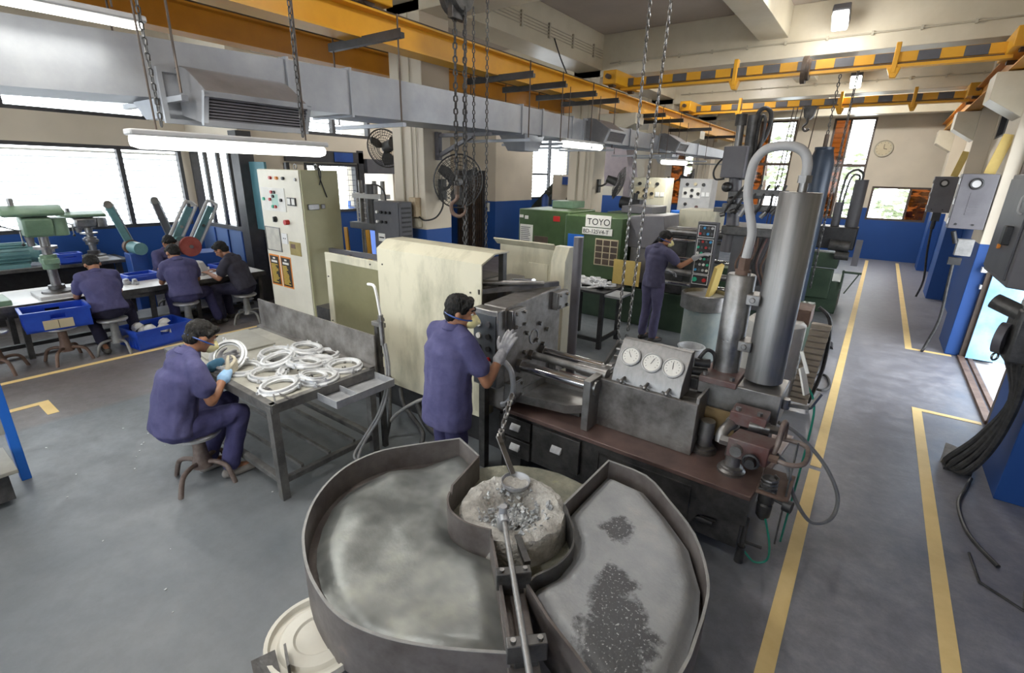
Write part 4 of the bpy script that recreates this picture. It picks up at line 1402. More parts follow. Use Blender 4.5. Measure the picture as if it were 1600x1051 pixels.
part('side_stretcher', MB().bx(TX0 + 0.01, TX0 + 0.055, TY0 + 0.05, TY1 - 0.08, 0.13, 0.175), m_grim, t, bev=0.003)
for k in range(3):
    y = TY0 + 0.2 + k * 0.24
    part('shelf_bar', MB().bx(TX0 + 0.06, TX1 - 0.05, y - 0.012, y + 0.012, 0.175, 0.20), m_grim, t)
# divided scoop tray on the table's right end
t = thing('scoop_tray', 'shallow grey metal tray with two compartments hooked on the table end', 'tray', (-3.06, 2.16, 0.70))
a = [(-3.20, 1.86), (-2.94, 1.86), (-2.94, 2.40), (-3.20, 2.40)]
part('bottom', MB().prism(a, 0.715, 0.722), m_aludull, t)
part('side', MB().sheet(a, 0.715, 0.775, 0.008, closed=True), m_aludull, t)
part('divider', MB().bx(-3.20, -2.94, 2.05, 2.058, 0.72, 0.77), m_aludull, t)
# loose board
solo('cover_board', MB().add([(-5.02, 1.66, z) for z in (0.806, 0.818)] + [(-4.42, 1.60, z) for z in (0.806, 0.818)] + [(-4.40, 2.20, z) for z in (0.806, 0.818)] + [(-5.02, 2.24, z) for z in (0.806, 0.818)],
     [(0, 2, 4, 6), (1, 7, 5, 3), (0, 1, 3, 2), (2, 3, 5, 4), (4, 5, 7, 6), (6, 7, 1, 0)]), m_board, 'plain grey board lying on the far left of the sorting table', 'board')

# ring castings
ring_me = None


def ring(c, rad, tilt, az, label):
    """machined aluminium ring with a stepped section, three lugs and gate stubs"""
    global ring_me
    t = thing('ring_casting', label, 'casting', c, 'aluminium ring castings on the sorting table')
    if ring_me is None:
        prof = [(0.104, 0), (0.150, 0), (0.152, 0.012), (0.148, 0.018), (0.138, 0.020), (0.134, 0.038), (0.116, 0.040), (0.110, 0.024), (0.100, 0.020), (0.104, 0)]
        mb = MB().lathe(prof, (0, 0, 0), 44)
        o = part('rim', mb, m_alu, t, local=True)
        lug = MB()
        for k in range(3):
            a = k * 2.0944 + 0.3
            lug.ob((0.155 * math.cos(a), 0.155 * math.sin(a), 0.012), (0.026, 0.026, 0.02), rotz(a))
            lug.cyl((0.163 * math.cos(a), 0.163 * math.sin(a), 0.02), (0.163 * math.cos(a), 0.163 * math.sin(a), 0.04), 0.010, 0.008, n=8)
        l = part('lug', lug, m_alu, t, local=True, kind='stuff')
        g = part('gate_stub', MB().ob((-0.158, 0.02, 0.012), (0.03, 0.05, 0.016), rotz(0.1)).ob((0.02, -0.155, 0.01), (0.05, 0.02, 0.012), rotz(0.2)), m_alu, t, local=True, kind='stuff')
        ring_me = (o, l, g)
    else:
        for q in ring_me:
            o = q.copy()
            COL.objects.link(o)
            o.parent = t
    t.rotation_euler = (tilt[0], tilt[1], az)
    t.scale = (rad / 0.15,) * 3
    return t


rings = [
    (-3.43, 1.70, 0.803, 0.155, (0.10, -0.05), 0.2, 'silver ring casting nearest the front right corner of the table'),
    (-3.35, 1.98, 0.803, 0.16, (0, 0), 1.1, 'silver ring casting lying flat next to the scoop tray'),
    (-3.33, 1.93, 0.845, 0.11, (0.12, 0.1), 2.0, 'small silver ring casting lying on the ring beside the scoop tray'),
    (-3.60, 1.93, 0.806, 0.15, (0.08, 0), 0.5, 'silver ring casting second row, behind the front corner ring'),
    (-3.72, 1.76, 0.803, 0.145, (0, 0.04), 0.9, 'silver ring casting behind the loose tongs'),
    (-3.40, 2.26, 0.803, 0.155, (0, 0), 1.6, 'silver ring casting in the back right corner under the plate'),
    (-3.66, 2.16, 0.808, 0.155, (0.05, 0.05), 2.4, 'silver ring casting amid the back right of the heap'),
    (-3.62, 2.03, 0.845, 0.145, (-0.12, 0.10), 0.7, 'silver ring casting propped on two rings in the middle'),
    (-3.92, 2.00, 0.803, 0.16, (0, 0), 2.9, 'silver ring casting with dark scraps showing inside it'),
    (-3.86, 1.93, 0.848, 0.15, (0.22, -0.1), 0.0, 'tilted silver ring casting over the dark-centred ring'),
    (-3.76, 2.30, 0.803, 0.15, (0, 0), 1.0, 'silver ring casting leaning at the middle of the back plate'),
    (-4.05, 2.31, 0.803, 0.155, (0, 0), 2.2, 'silver ring casting farthest back along the plate'),
    (-3.93, 2.24, 0.845, 0.145, (0.1, 0.12), 1.7, 'silver ring casting stacked by the back plate'),
    (-4.12, 2.05, 0.803, 0.15, (0.05, 0), 0.3, 'silver ring casting nearest the grey board'),
    (-3.98, 1.70, 0.803, 0.15, (0.05, 0), 1.9, "silver ring casting just past the seated man's gloves"),
]
for x, y, z, r, ti, az, lab in rings:
    ring((x, y, z), r, ti, az, lab)
held = ring((-4.13, 1.66, 0.90), 0.15, (0.75, 0.35), 0.4, "silver ring casting held up in the seated man's gloved hands")
# tongs and scrap
t = thing('tongs', 'thin pair of steel tongs lying on the front of the sorting table', 'tongs', (-3.35, 1.6, 0.80))
part('arm', MB().tube([(-3.55, 1.62, 0.808), (-3.42, 1.63, 0.814), (-3.18, 1.53, 0.81)], 0.006, 6, sub=3), m_steel, t)
part('arm', MB().tube([(-3.55, 1.585, 0.808), (-3.40, 1.62, 0.818), (-3.17, 1.64, 0.81)], 0.006, 6, sub=3), m_steel, t)
part('pivot', MB().cyl((-3.44, 1.62, 0.802), (-3.44, 1.62, 0.826), 0.010, n=8), m_steel, t)
mb = MB()
for k in range(34):
    s_ = random.uniform(0.006, 0.018)
    mb.ob((random.uniform(-4.2, -3.25), random.uniform(1.75, 2.36), 0.806), (s_, s_ * 2.2, 0.006), rotz(random.uniform(0, 3)))
o = part('casting_scrap', mb, m_dark)
o['kind'] = 'stuff'
o['label'] = 'dark trimmings scattered between the ring castings'
o['category'] = 'scrap'

# ---- stools


def stool(x, y, h, m, label, rz=0.0, seat=True, group='swivel stools of the workshop'):
    t = thing('work_stool', label, 'stool', (x, y, 0), group)
    if seat:
        part('seat', MB().lathe([(0, h - 0.02), (0.155, h - 0.02), (0.168, h - 0.01), (0.168, h + 0.008), (0.155, h + 0.016), (0, h + 0.012)], (x, y, 0), 32), m_seat, t)
    part('column', MB().lathe([(0, 0.13), (0.078, 0.13), (0.070, 0.17), (0.055, 0.22), (0.047, 0.30), (0.045, h - 0.02), (0, h - 0.02)], (x, y, 0), 20), m, t)
    for k in range(4):
        a = rz + k * math.pi / 2
        c, s_ = math.cos(a), math.sin(a)
        part('leg', MB().tube([(x + c * 0.05, y + s_ * 0.05, 0.17), (x + c * 0.13, y + s_ * 0.13, 0.175), (x + c * 0.21, y + s_ * 0.21, 0.14), (x + c * 0.255, y + s_ * 0.255, 0.02), (x + c * 0.257, y + s_ * 0.257, 0.0)], 0.019, 10, sub=4), m, t)
    return t


stool(-3.95, 1.26, 0.42, m_stool, 'rust-red pedestal stool under the man at the sorting table', 0.5)

# floor litter: metal chips on the concrete by the stool
mb = MB()
for k in range(22):
    s_ = random.uniform(0.004, 0.010)
    mb.ob((random.uniform(-5.6, -2.6), random.uniform(0.3, 1.5), 0.003), (s_, s_ * 1.6, 0.004), rotz(random.uniform(0, 3)))
o = part('metal_chips', mb, m_alu)
o['kind'] = 'stuff'
o['label'] = 'tiny bright metal chips scattered on the floor before the table'
o['category'] = 'chips'

# ================================================================ DIE CASTING MACHINE IN FRONT
t = thing('machine_bed', 'low machine bed with red-brown top and drawers under the hydraulics', 'machine', (-1.25, 3.4, 0))
BX0, BX1, BY0, BY1, BZ = -2.26, -0.27, 2.90, 3.92, 0.56
part('body', MB().bx(BX0 + 0.02, BX1 - 0.03, BY0 + 0.03, BY1, 0.14, BZ - 0.03), m_dark, t)
part('bed_top', MB().prism([(BX0, BY0), (BX1, BY0), (BX1 + 0.10, BY1), (BX0, BY1)], BZ - 0.035, BZ), m_bedtop, t, bev=0.005)
part('front_apron', MB().prism_y([(-1.36, 0.15), (-1.36, BZ - 0.035), (BX1, BZ - 0.035), (BX1, 0.34), (-0.55, 0.30), (-0.62, 0.15)], BY0 + 0.008, BY0 + 0.03), m_dark, t)
part('apron_hatch', MB().frame_y(-1.30, -0.62, 0.20, 0.48, 0.008, BY0, BY0 + 0.01), m_dark, t)
for x0, x1, z0, z1 in ((-2.22, -1.90, 0.33, 0.50), (-2.22, -1.90, 0.15, 0.31), (-1.88, -1.45, 0.21, 0.50)):
    d_ = part('drawer', MB().bx(x0, x1, BY0 - 0.004, BY0 + 0.03, z0, z1), m_dark, t, bev=0.004)
    cx, cz = (x0 + x1) / 2 + 0.02, (z0 + z1) / 2 + 0.02
    part('drawer_pull', MB().prism_x([(BY0 - 0.004, cz - 0.025), (BY0 - 0.035, cz - 0.028), (BY0 - 0.03, cz - 0.01), (BY0 - 0.004, cz + 0.02)], cx - 0.045, cx + 0.045), m_alu, d_)
part('side_shelf', MB().bx(BX1 + 0.01, BX1 + 0.19, 2.98, 3.30, 0.555, 0.575), m_rustb, t, bev=0.003)
for x, y in ((-2.1, 3.0), (-0.75, 3.05), (-2.1, 3.8), (-0.75, 3.8)):
    part('foot', MB().bx(x - 0.1, x + 0.1, y - 0.08, y + 0.08, 0, 0.15), m_dark, t)
part('drain_valve', MB().cyl((-0.53, 2.99, 0.22), (-0.53, 2.99, 0.34), 0.02, n=10).cyl((-0.58, 2.93, 0.25), (-0.46, 2.93, 0.25), 0.022, n=10).bar((-0.53, 2.93, 0.28), (-0.44, 2.91, 0.29), 0.02, 0.01), m_black, t)
part('drain_leg', MB().cyl((-0.275, 3.0, 0.0), (-0.275, 3.0, 0.12), 0.03, 0.026, n=12).cyl((-0.275, 3.0, 0.12), (-0.275, 3.0, 0.34), 0.016, n=10).bar((-0.275, 3.0, 0.16), (-0.16, 2.97, 0.19), 0.014), m_dark, t)
part('side_rod', MB().cyl((-0.10, 3.02, 0.22), (-0.10, 3.02, 0.95), 0.006, n=6), m_steel, t)
# air filter with knob
t = thing('air_filter', 'dark air filter and regulator with round black knob on the bed end', 'filter', (-0.19, 3.0, 0.3))
part('bowl', MB().lathe([(0, 0.36), (0.02, 0.36), (0.042, 0.39), (0.045, 0.47), (0.03, 0.49), (0, 0.49)], (-0.20, 3.03, 0), 18), m_dark, t)
part('filter_head', MB().cyl((-0.20, 3.03, 0.49), (-0.20, 3.03, 0.56), 0.048, n=16).cyl((-0.20, 3.03, 0.58), (-0.20, 3.03, 0.66), 0.04, n=16).bx(-0.25, -0.15, 3.0, 3.06, 0.555, 0.585), m_dark, t, bev=0.004)
part('spring', MB().tube([V((-0.20 + 0.045 * math.cos(k * 0.8), 3.03 + 0.045 * math.sin(k * 0.8), 0.59 + k * 0.003)) for k in range(26)], 0.007, 6), m_steel, t)
part('knob', MB().cyl((-0.16, 3.02, 0.53), (-0.09, 3.0, 0.53), 0.012, n=8).cyl((-0.10, 3.0, 0.53), (-0.055, 2.99, 0.53), 0.038, n=16), m_black, t)
solo('green_air_hose', MB().tube([(-0.19, 3.0, 0.42), (-0.13, 3.02, 0.22), (-0.12, 3.05, 0.06), (-0.19, 3.03, 0.02), (-0.26, 3.0, 0.10)], 0.007, 8, sub=6), m_hosegreen, 'thin green hose looping from the air filter to the drain leg', 'hose')
solo('green_air_hose', MB().tube([(-0.17, 3.62, 1.12), (-0.08, 3.62, 0.95), (-0.07, 3.55, 0.6), (-0.08, 3.45, 0.10), (-0.08, 3.35, 0.02)], 0.007, 8, sub=6), m_hosegreen, 'thin green hose hanging down behind the bed end', 'hose')

# valve block box with gauges
t = thing('gauge_console', 'steel console with three round pressure gauges on a sloping face', 'console', (-1.1, 3.3, BZ))
part('lower_box', MB().bx(-1.45, -0.715, 3.14, 3.17, BZ, 0.945).bx(-1.45, -1.43, 3.17, 3.42, BZ, 0.945).bx(-0.735, -0.715, 3.17, 3.42, BZ, 0.985).bx(-1.45, -0.715, 3.40, 3.42, BZ, 0.945), m_plate, t, bev=0.003)
part('lower_box_lid', MB().bx(-1.43, -0.735, 3.17, 3.40, 0.915, 0.93), m_plate, t)
gp = [(3.18, 0.93), (3.20, 1.03), (3.345, 1.235), (3.40, 1.235), (3.40, 0.93)]
ub = part('gauge_housing', MB().prism_x(gp, -1.37, -0.85), m_brush, t, bev=0.004)
nrm = V((0, -(1.235 - 1.03), 0.145)).normalized()
upv = V((0, 0.145, 0.205)).normalized()
for k, x in enumerate((-1.265, -1.10, -0.945)):
    c = V((x, 3.262, 1.118)) + nrm * 0.004 + upv * (0.012 if k == 0 else 0)
    R = aim(nrm, upv)
    g = part('pressure_gauge', MB().lathe([(0, 0), (0.074, 0), (0.074, 0.018), (0.066, 0.022), (0.063, 0.014), (0, 0.014)], c, 32, R), m_lightgrey, ub)
    g2 = part('gauge_dial', MB().lathe([(0, 0.0165), (0.062, 0.0165)], c, 32, R), m_paper, ub)
    tk = MB()
    for q in range(11):
        a = -0.7 + q * 0.46
        for r0, r1 in ((0.042, 0.05),):
            p0, p1 = c + R @ V((r0 * math.cos(a), r0 * math.sin(a), 0.018)), c + R @ V((r1 * math.cos(a), r1 * math.sin(a), 0.018))
            tk.bar(p0, p1, 0.003, 0.001, nrm)
    a = (2.2, 1.2, 1.7)[k]
    tk.bar(c + R @ V((-0.012 * math.cos(a), -0.012 * math.sin(a), 0.019)), c + R @ V((0.038 * math.cos(a), 0.038 * math.sin(a), 0.019)), 0.004, 0.001, nrm)
    part('gauge_marks', tk, m_black, ub, kind='stuff')
for x in (-1.27, -1.09, -0.93):
    v_ = part('needle_valve', MB().cyl((x, 3.19, 0.985), (x, 3.13, 0.975), 0.012, n=10).bar((x - 0.035, 3.13, 0.98), (x + 0.035, 3.125, 0.965), 0.012, 0.012).sph((x, 3.13, 0.973), 0.018, 10, 6), m_steel, t)

# accumulators
t = thing('accumulator', 'big brushed grey accumulator cylinder with a bent pipe at its top', 'cylinder', (-0.41, 3.6, 1.05))
part('barrel', MB().lathe([(0, 1.065), (0.112, 1.065), (0.122, 1.075), (0.122, 2.328), (0.117, 2.335), (0, 2.335)], (-0.415, 3.6, 0), 48), m_brush, t)
part('pipe_nut', MB().cyl((-0.41, 3.6, 2.39), (-0.41, 3.6, 2.435), 0.042, n=6).cyl((-0.41, 3.6, 2.335), (-0.41, 3.6, 2.39), 0.026, n=14), m_steel, t)
part('bent_pipe', MB().tube([(-0.41, 3.6, 2.42), (-0.412, 3.6, 2.50), (-0.44, 3.6, 2.565), (-0.50, 3.6, 2.60), (-0.58, 3.6, 2.605), (-0.66, 3.6, 2.585), (-0.71, 3.6, 2.52), (-0.725, 3.6, 2.43), (-0.72, 3.6, 2.31), (-0.69, 3.6, 2.20), (-0.655, 3.6, 2.07), (-0.66, 3.6, 1.95), (-0.668, 3.6, 1.84)], 0.029, 14, sub=5), m_lightgrey, t)
for z in (1.60, 1.27):
    c_ = part('clamp_bracket', MB().bx(-0.60, -0.515, 3.50, 3.66, z, z + 0.07).cyl((-0.56, 3.49, z + 0.035), (-0.56, 3.51, z + 0.035), 0.02, n=8), m_steel, t, bev=0.005)
t = thing('small_accumulator', 'shorter dark cylinder standing beside the big brushed accumulator', 'cylinder', (-0.68, 3.62, 1.05))
part('barrel', MB().lathe([(0, 1.05), (0.082, 1.05), (0.09, 1.06), (0.092, 1.775), (0.086, 1.783), (0, 1.783)], (-0.672, 3.62, 0), 40), m_steel, t)
part('top_fitting', MB().cyl((-0.668, 3.61, 1.783), (-0.668, 3.61, 1.815), 0.05, n=16).cyl((-0.668, 3.605, 1.815), (-0.668, 3.60, 1.90), 0.04, n=6), m_rustb, t)
part('cap_bolt', MB().cyl((-0.62, 3.57, 1.783), (-0.62, 3.57, 1.80), 0.010, n=8), m_steel, t)

# manifold under the accumulators
t = thing('hydraulic_manifold', 'oily steel and red manifold block under the two accumulators', 'manifold', (-0.5, 3.5, BZ))
part('main_block', MB().bx(-0.80, -0.26, 3.40, 3.76, 0.80, 1.05), m_steel, t, bev=0.008)
part('red_flange', MB().bx(-0.79, -0.54, 3.37, 3.72, 1.03, 1.075), m_red, t, bev=0.005)
for x, y in ((-0.76, 3.41), (-0.58, 3.41)):
    part('flange_bolt', MB().cyl((x, y, 1.07), (x, y, 1.10), 0.018, n=6), m_steel, t)
part('brass_plate', MB().bx(-0.71, -0.50, 3.355, 3.375, 0.66, 0.86), mat('dull_brass', (0.20, 0.135, 0.06), (0.27, 0.19, 0.09), 0.45, 0.4), t)
rb = part('red_flange', MB().bx(-0.52, -0.30, 3.20, 3.36, 0.86, 0.95), m_red, t, bev=0.005)
for x in (-0.48, -0.35):
    part('flange_bolt', MB().cyl((x, 3.24, 0.95), (x, 3.24, 0.972), 0.018, n=6), m_steel, rb)
vb = part('valve_block', MB().prism([(-0.47, 2.99), (-0.235, 2.99), (-0.20, 3.16), (-0.44, 3.16)], 0.735, 0.865), m_red, t, bev=0.006)
part('plug', MB().cyl((-0.41, 2.95, 0.80), (-0.41, 3.0, 0.80), 0.036, n=16), m_steel, vb)
hw = part('hand_wheel', MB().torus((-0.315, 2.935, 0.775), 0.042, 0.010, 20, 8, aim((0, -1, 0))).cyl((-0.315, 2.90, 0.775), (-0.315, 3.0, 0.775), 0.028, n=14), m_black, vb)
part('elbow', MB().tube([(-0.50, 3.25, 0.84), (-0.51, 3.18, 0.85), (-0.53, 3.12, 0.82), (-0.53, 3.10, 0.76)], 0.036, 12, sub=4).cyl((-0.47, 3.08, 0.79), (-0.53, 3.08, 0.79), 0.034, n=6).cyl((-0.50, 3.24, 0.84), (-0.50, 3.28, 0.84), 0.048, n=16), m_steel, t)
part('coupling', MB().cyl((-0.40, 3.22, 0.88), (-0.28, 3.24, 0.88), 0.038, n=14).cyl((-0.29, 3.24, 0.88), (-0.22, 3.25, 0.88), 0.03, n=6), m_steel, t)
for x, y in ((-0.66, 3.27), (-0.44, 3.12)):
    part('column_foot', MB().lathe([(0, BZ), (0.085, BZ), (0.088, BZ + 0.02), (0.07, BZ + 0.03), (0.07, BZ + 0.045), (0.05, BZ + 0.055), (0.045, BZ + 0.11), (0.055, BZ + 0.115), (0.05, 0.80), (0, 0.80)], (x, y, 0), 24), m_steel, t)
part('rear_support', MB().bx(-0.78, -0.30, 3.5, 3.75, BZ, 0.80), m_dark, t)
pl = [(-0.22, 3.02, 0.80), (-0.12, 3.0, 0.80), (-0.05, 3.03, 0.82), (-0.045, 3.16, 0.84), (-0.09, 3.22, 0.85), (-0.23, 3.22, 0.845)]
part('bent_tube', MB().tube(pl, 0.015, 10, sub=5), m_stool, t)
part('tube_nut', MB().cyl((-0.235, 3.02, 0.80), (-0.18, 3.015, 0.80), 0.027, n=6), m_rustb, t)
part('bent_tube', MB().tube([(-0.22, 3.05, 0.80), (-0.205, 3.08, 0.87), (-0.20, 3.10, 0.98), (-0.195, 3.14, 1.0), (-0.19, 3.18, 0.95), (-0.19, 3.19, 0.87)], 0.017, 10, sub=5), m_stool, t)
part('knuckle_joint', MB().bar((-0.24, 3.52, 0.96), (-0.10, 3.46, 1.0), 0.025).cyl((-0.245, 3.52, 0.93), (-0.245, 3.52, 1.0), 0.03, n=10).bar((-0.10, 3.46, 1.0), (-0.06, 3.5, 1.1), 0.02), m_steel, t)
solo('hydraulic_hose', MB().tube([(-0.25, 3.42, 0.86), (-0.13, 3.5, 0.78), (0.06, 3.62, 0.55), (0.18, 3.70, 0.30), (0.17, 3.62, 0.16), (0.06, 3.5, 0.16), (-0.06, 3.3, 0.42), (-0.14, 3.2, 0.68), (-0.2, 3.12, 0.78)], 0.013, 10, sub=8), m_hosegrey, 'dark hydraulic hose looping out over the yellow aisle line', 'hose')
solo('label_tag', MB().bar((-0.20, 3.58, 1.22), (-0.14, 3.56, 1.05), 0.07, 0.012).bar((-0.22, 3.55, 1.34), (-0.16, 3.55, 1.2), 0.02, 0.02), m_paper, 'pale plastic tag hanging behind the big accumulator', 'tag')

# fixed platen, bars, tray
t = thing('machine_platen', 'scuffed square steel platen with bolted corner lugs and four tie bars', 'machine', (-2.25, 3.25, BZ))
PX = -2.14
part('plate', MB().add([(PX - 0.22, 2.86, BZ), (PX, 2.86, BZ), (PX, 3.68, BZ), (PX - 0.22, 3.68, BZ), (PX - 0.22, 2.86, 1.43), (PX, 2.86, 1.43), (PX, 3.68, 1.47), (PX - 0.22, 3.68, 1.47)],
     [(0, 3, 2, 1), (4, 5, 6, 7), (0, 1, 5, 4), (1, 2, 6, 5), (2, 3, 7, 6), (3, 0, 4, 7)]), m_plate, t, bev=0.01)
for y, z in ((2.97, 1.33), (3.62, 1.36), (2.95, 0.73), (3.62, 0.76)):
    lug_ = part('corner_lug', MB().bx(PX, PX + 0.055, y - 0.09, y + 0.09, z - 0.08, z + 0.08).bx(PX + 0.05, PX + 0.065, y - 0.075, y + 0.075, z - 0.07, z + 0.07), m_steel, t, bev=0.006)
    for dy in (-0.055, 0.055):
        for dz in (-0.05, 0.05):
            part('lug_bolt', MB().cyl((PX + 0.06, y + dy, z + dz), (PX + 0.085, y + dy, z + dz), 0.015, n=6), m_steel, lug_)
for y, z in ((3.15, 1.16), (3.34, 1.2), (3.46, 1.12), (3.12, 1.0), (3.40, 1.0), (3.30, 1.06)):
    part('plate_bolt', MB().cyl((PX, y, z), (PX + 0.03, y, z), 0.02, n=6), m_steel, t)
part('cast_ring', MB().torus((PX + 0.003, 3.26, 1.10), 0.06, 0.008, 24, 6, aim((1, 0, 0))), m_aludull, t)
for y, z, r, x1 in ((3.06, 0.90, 0.042, -1.44), (3.40, 0.93, 0.040, -1.48), (3.22, 0.95, 0.033, -1.62)):
    b_ = part('tie_bar', MB().cyl((PX, y, z), (x1, y, z), r, n=24), m_chrome if y != 3.22 else m_steel, t)
    part('bar_collar', MB().cyl((PX, y, z), (PX + 0.04, y, z), r * 1.5, n=6).cyl((x1 - 0.06, y, z), (x1 + 0.02, y, z), r * 1.35, n=16), m_steel, b_, kind='stuff')
part('shot_cylinder', MB().cyl((-1.64, 3.22, 0.95), (-1.42, 3.22, 0.95), 0.05, n=16), m_steel, t)
part('linkage', MB().bar((-1.52, 3.38, 0.97), (-1.45, 3.46, 1.16), 0.03).bar((-1.45, 3.46, 1.16), (-1.30, 3.46, 1.15), 0.025).cyl((-1.46, 3.44, 1.10), (-1.28, 3.44, 1.10), 0.016, n=8).bar((-1.5, 3.5, 1.0), (-1.30, 3.5, 1.02), 0.03), m_steel, t)
part('bar_support', MB().bx(-1.50, -1.44, 2.98, 3.48, BZ, 0.97), m_steel, t, bev=0.006)
part('top_bar', MB().cyl((PX - 0.45, 3.12, 1.52), (PX - 0.02, 3.42, 1.53), 0.022, n=12).bar((PX - 0.40, 3.0, 1.47), (PX, 3.62, 1.50), 0.04), m_steel, t)
part('roller', MB().cyl((PX - 0.62, 3.55, 1.44), (PX - 0.18, 3.50, 1.50), 0.035, n=14), m_chrome, t)
t = thing('drip_tray', 'dark pointed drip tray lying under the polished tie bars', 'tray', (-1.8, 3.25, BZ))
dt = [(-2.13, 2.98), (-1.68, 3.06), (-1.48, 3.24), (-1.55, 3.5), (-2.13, 3.46)]
part('tray_bottom', MB().prism(dt, 0.605, 0.615), m_steel, t)
part('tray_side', MB().sheet(dt, 0.605, 0.675, 0.010, closed=True), m_steel, t)
part('tray_support', MB().bx(-2.0, -1.6, 3.15, 3.4, BZ, 0.605), m_dark, t)

# control box beside the operator
t = thing('control_box', 'narrow dark control box with pale push buttons beside the operator', 'box', (-2.25, 2.8, 0.8))
cb = part('housing', MB().bx(-2.385, -2.14, 2.76, 2.86, 0.78, 1.42), m_steel, t, bev=0.01)
part('face_plate', MB().bx(-2.37, -2.155, 2.752, 2.762, 0.80, 1.38), mat('control_face', (0.055, 0.065, 0.08), (0.08, 0.09, 0.10), 0.4), t)
for k, (x, z, m) in enumerate(((-2.315, 1.30, m_paper), (-2.315, 1.205, m_paper), (-2.315, 1.11, m_black), (-2.315, 1.02, m_metalgrey), (-2.315, 0.92, m_paper), (-2.22, 1.31, m_metalgrey), (-2.22, 1.21, m_black), (-2.22, 1.11, m_black), (-2.22, 1.02, m_ledr))):
    part('push_button', MB().cyl((x, 2.755, z), (x, 2.735, z), 0.022, n=14), m, cb)
part('cable_gland', MB().tube([(-2.10, 2.80, 1.02), (-2.03, 2.80, 0.95), (-2.01, 2.80, 0.80), (-2.04, 2.78, 0.70), (-2.10, 2.78, 0.66)], 0.022, 10, sub=5), m_aludull, t, label='braided metal cable conduit')
part('stand_leg', MB().bx(-2.34, -2.28, 2.78, 2.84, 0.0, 0.78), m_dark, t)
solo('hook_chain', chain_links([(-2.0, 2.72, 0.74), (-1.99, 2.66, 0.55), (-1.97, 2.62, 0.35)], None, 0.07, 0.05, 0.010), m_steel, 'short thick chain hanging beside the operator and the drawers', 'chain', kind='stuff')

# sliding guards
t = thing('machine_guard', 'large cream sliding guard with sloped top over the clamping unit', 'guard', (-3.15, 3.2, 0.3))
part('front_sheet', MB().bx(-3.80, -2.50, 3.0, 3.012, 0.315, 1.70), m_machine, t)
part('sloped_top', MB().add([(-3.80, 3.0, 1.70), (-2.50, 3.0, 1.70), (-2.46, 3.12, 1.78), (-3.80, 3.12, 1.78), (-3.80, 3.012, 1.69), (-2.50, 3.012, 1.69), (-2.46, 3.13, 1.768), (-3.80, 3.13, 1.768)],
     [(0, 1, 2, 3), (7, 6, 5, 4), (0, 4, 5, 1), (1, 5, 6, 2), (2, 6, 7, 3), (3, 7, 4, 0)]), m_machine, t)
part('top_sheet', MB().bx(-3.80, -2.46, 3.12, 3.32, 1.768, 1.78), m_machine, t)
part('end_sheet', MB().prism_x([(3.0, 0.315), (3.0, 1.70), (3.12, 1.775), (3.18, 1.775), (3.18, 0.315)], -3.812, -3.80), m_machine, t)
part('corner_post', MB().bx(-2.52, -2.47, 3.25, 3.30, 0.9, 1.77), m_dark, t)
for x, z in ((-2.62, 1.45), (-2.62, 0.6), (-3.74, 0.6), (-3.74, 1.55)):
    part('screw', MB().cyl((x, 3.0, z), (x, 2.994, z), 0.008, n=8), m_dark, t)
t = thing('clamping_unit', 'dark toggle clamping unit behind the cream sliding guard', 'machine', (-3.4, 3.5, 0))
part('base_frame', MB().bx(-5.3, -2.36, 3.10, 3.80, 0.0, 0.42), m_black, t)
part('toggle_block', MB().bx(-3.7, -2.75, 3.15, 3.65, 0.5, 1.50), m_dark, t, bev=0.01)
part('moving_platen', MB().bx(-2.72, -2.55, 3.05, 3.7, 0.5, 1.50), m_plate, t, bev=0.01)
part('rear_platen', MB().bx(-5.2, -4.95, 3.15, 3.7, 0.42, 0.85), m_dark, t)
for y, z in ((3.2, 1.3), (3.55, 1.3), (3.2, 0.7), (3.55, 0.7)):
    part('tie_rod', MB().cyl((-4.6, y, z), (-2.37, y, z), 0.035, n=14), m_steel, t)
part('cream_rail', MB().bx(-4.95, -3.82, 3.04, 3.10, 0.44, 0.52), m_machine, t)
part('cream_rail', MB().bx(-4.95, -3.82, 3.04, 3.10, 0.60, 0.66), m_machine, t)
t = thing('window_guard', 'cream framed guard door with an olive window sheet', 'guard', (-4.4, 3.08, 0.4))
part('frame', MB().frame_y(-4.72, -3.70, 0.60, 1.56, 0.085, 3.02, 3.05), m_machine, t, bev=0.006)
part('window_sheet', MB().bx(-4.64, -3.78, 3.03, 3.04, 0.68, 1.48), m_olive, t)
for x, z in ((-4.68, 1.3), (-4.68, 0.8), (-3.95, 1.52)):
    part('screw', MB().cyl((x, 3.02, z), (x, 3.012, z), 0.008, n=8), m_dark, t)
t = thing('machine_guard', 'cream rear guard with a turned-out top lip behind the platen', 'guard', (-2.8, 4.1, 0.4))
part('back_sheet', MB().bx(-3.16, -2.46, 4.10, 4.115, 0.45, 1.72), m_machine, t)
part('top_lip', MB().prism_x([(4.10, 1.70), (4.03, 1.76), (4.04, 1.77), (4.115, 1.72)], -3.2, -2.46), m_machine, t)
part('side_post', MB().prism_x([(4.0, 0.30), (4.0, 1.62), (4.07, 1.75), (4.16, 1.75), (4.20, 1.66), (4.20, 0.30)], -2.46, -2.30), m_machine, t, bev=0.004)
part('access_panel', MB().bx(-2.78, -2.55, 4.09, 4.10, 0.8, 1.55), m_machine, t, bev=0.003)
part('base_sheet', MB().bx(-3.16, -2.3, 4.05, 4.15, 0.0, 0.45), m_black, t)
t = thing('steel_post', 'plain round grey steel post standing behind the tie bars', 'post', (-2.25, 4.1, 0))
part('tube', MB().cyl((-2.16, 3.98, 0.0), (-2.16, 3.98, 1.87), 0.045, n=20), m_boxgrey, t)
part('base_flange', MB().cyl((-2.16, 3.98, 0.0), (-2.16, 3.98, 0.03), 0.11, n=20), m_boxgrey, t)
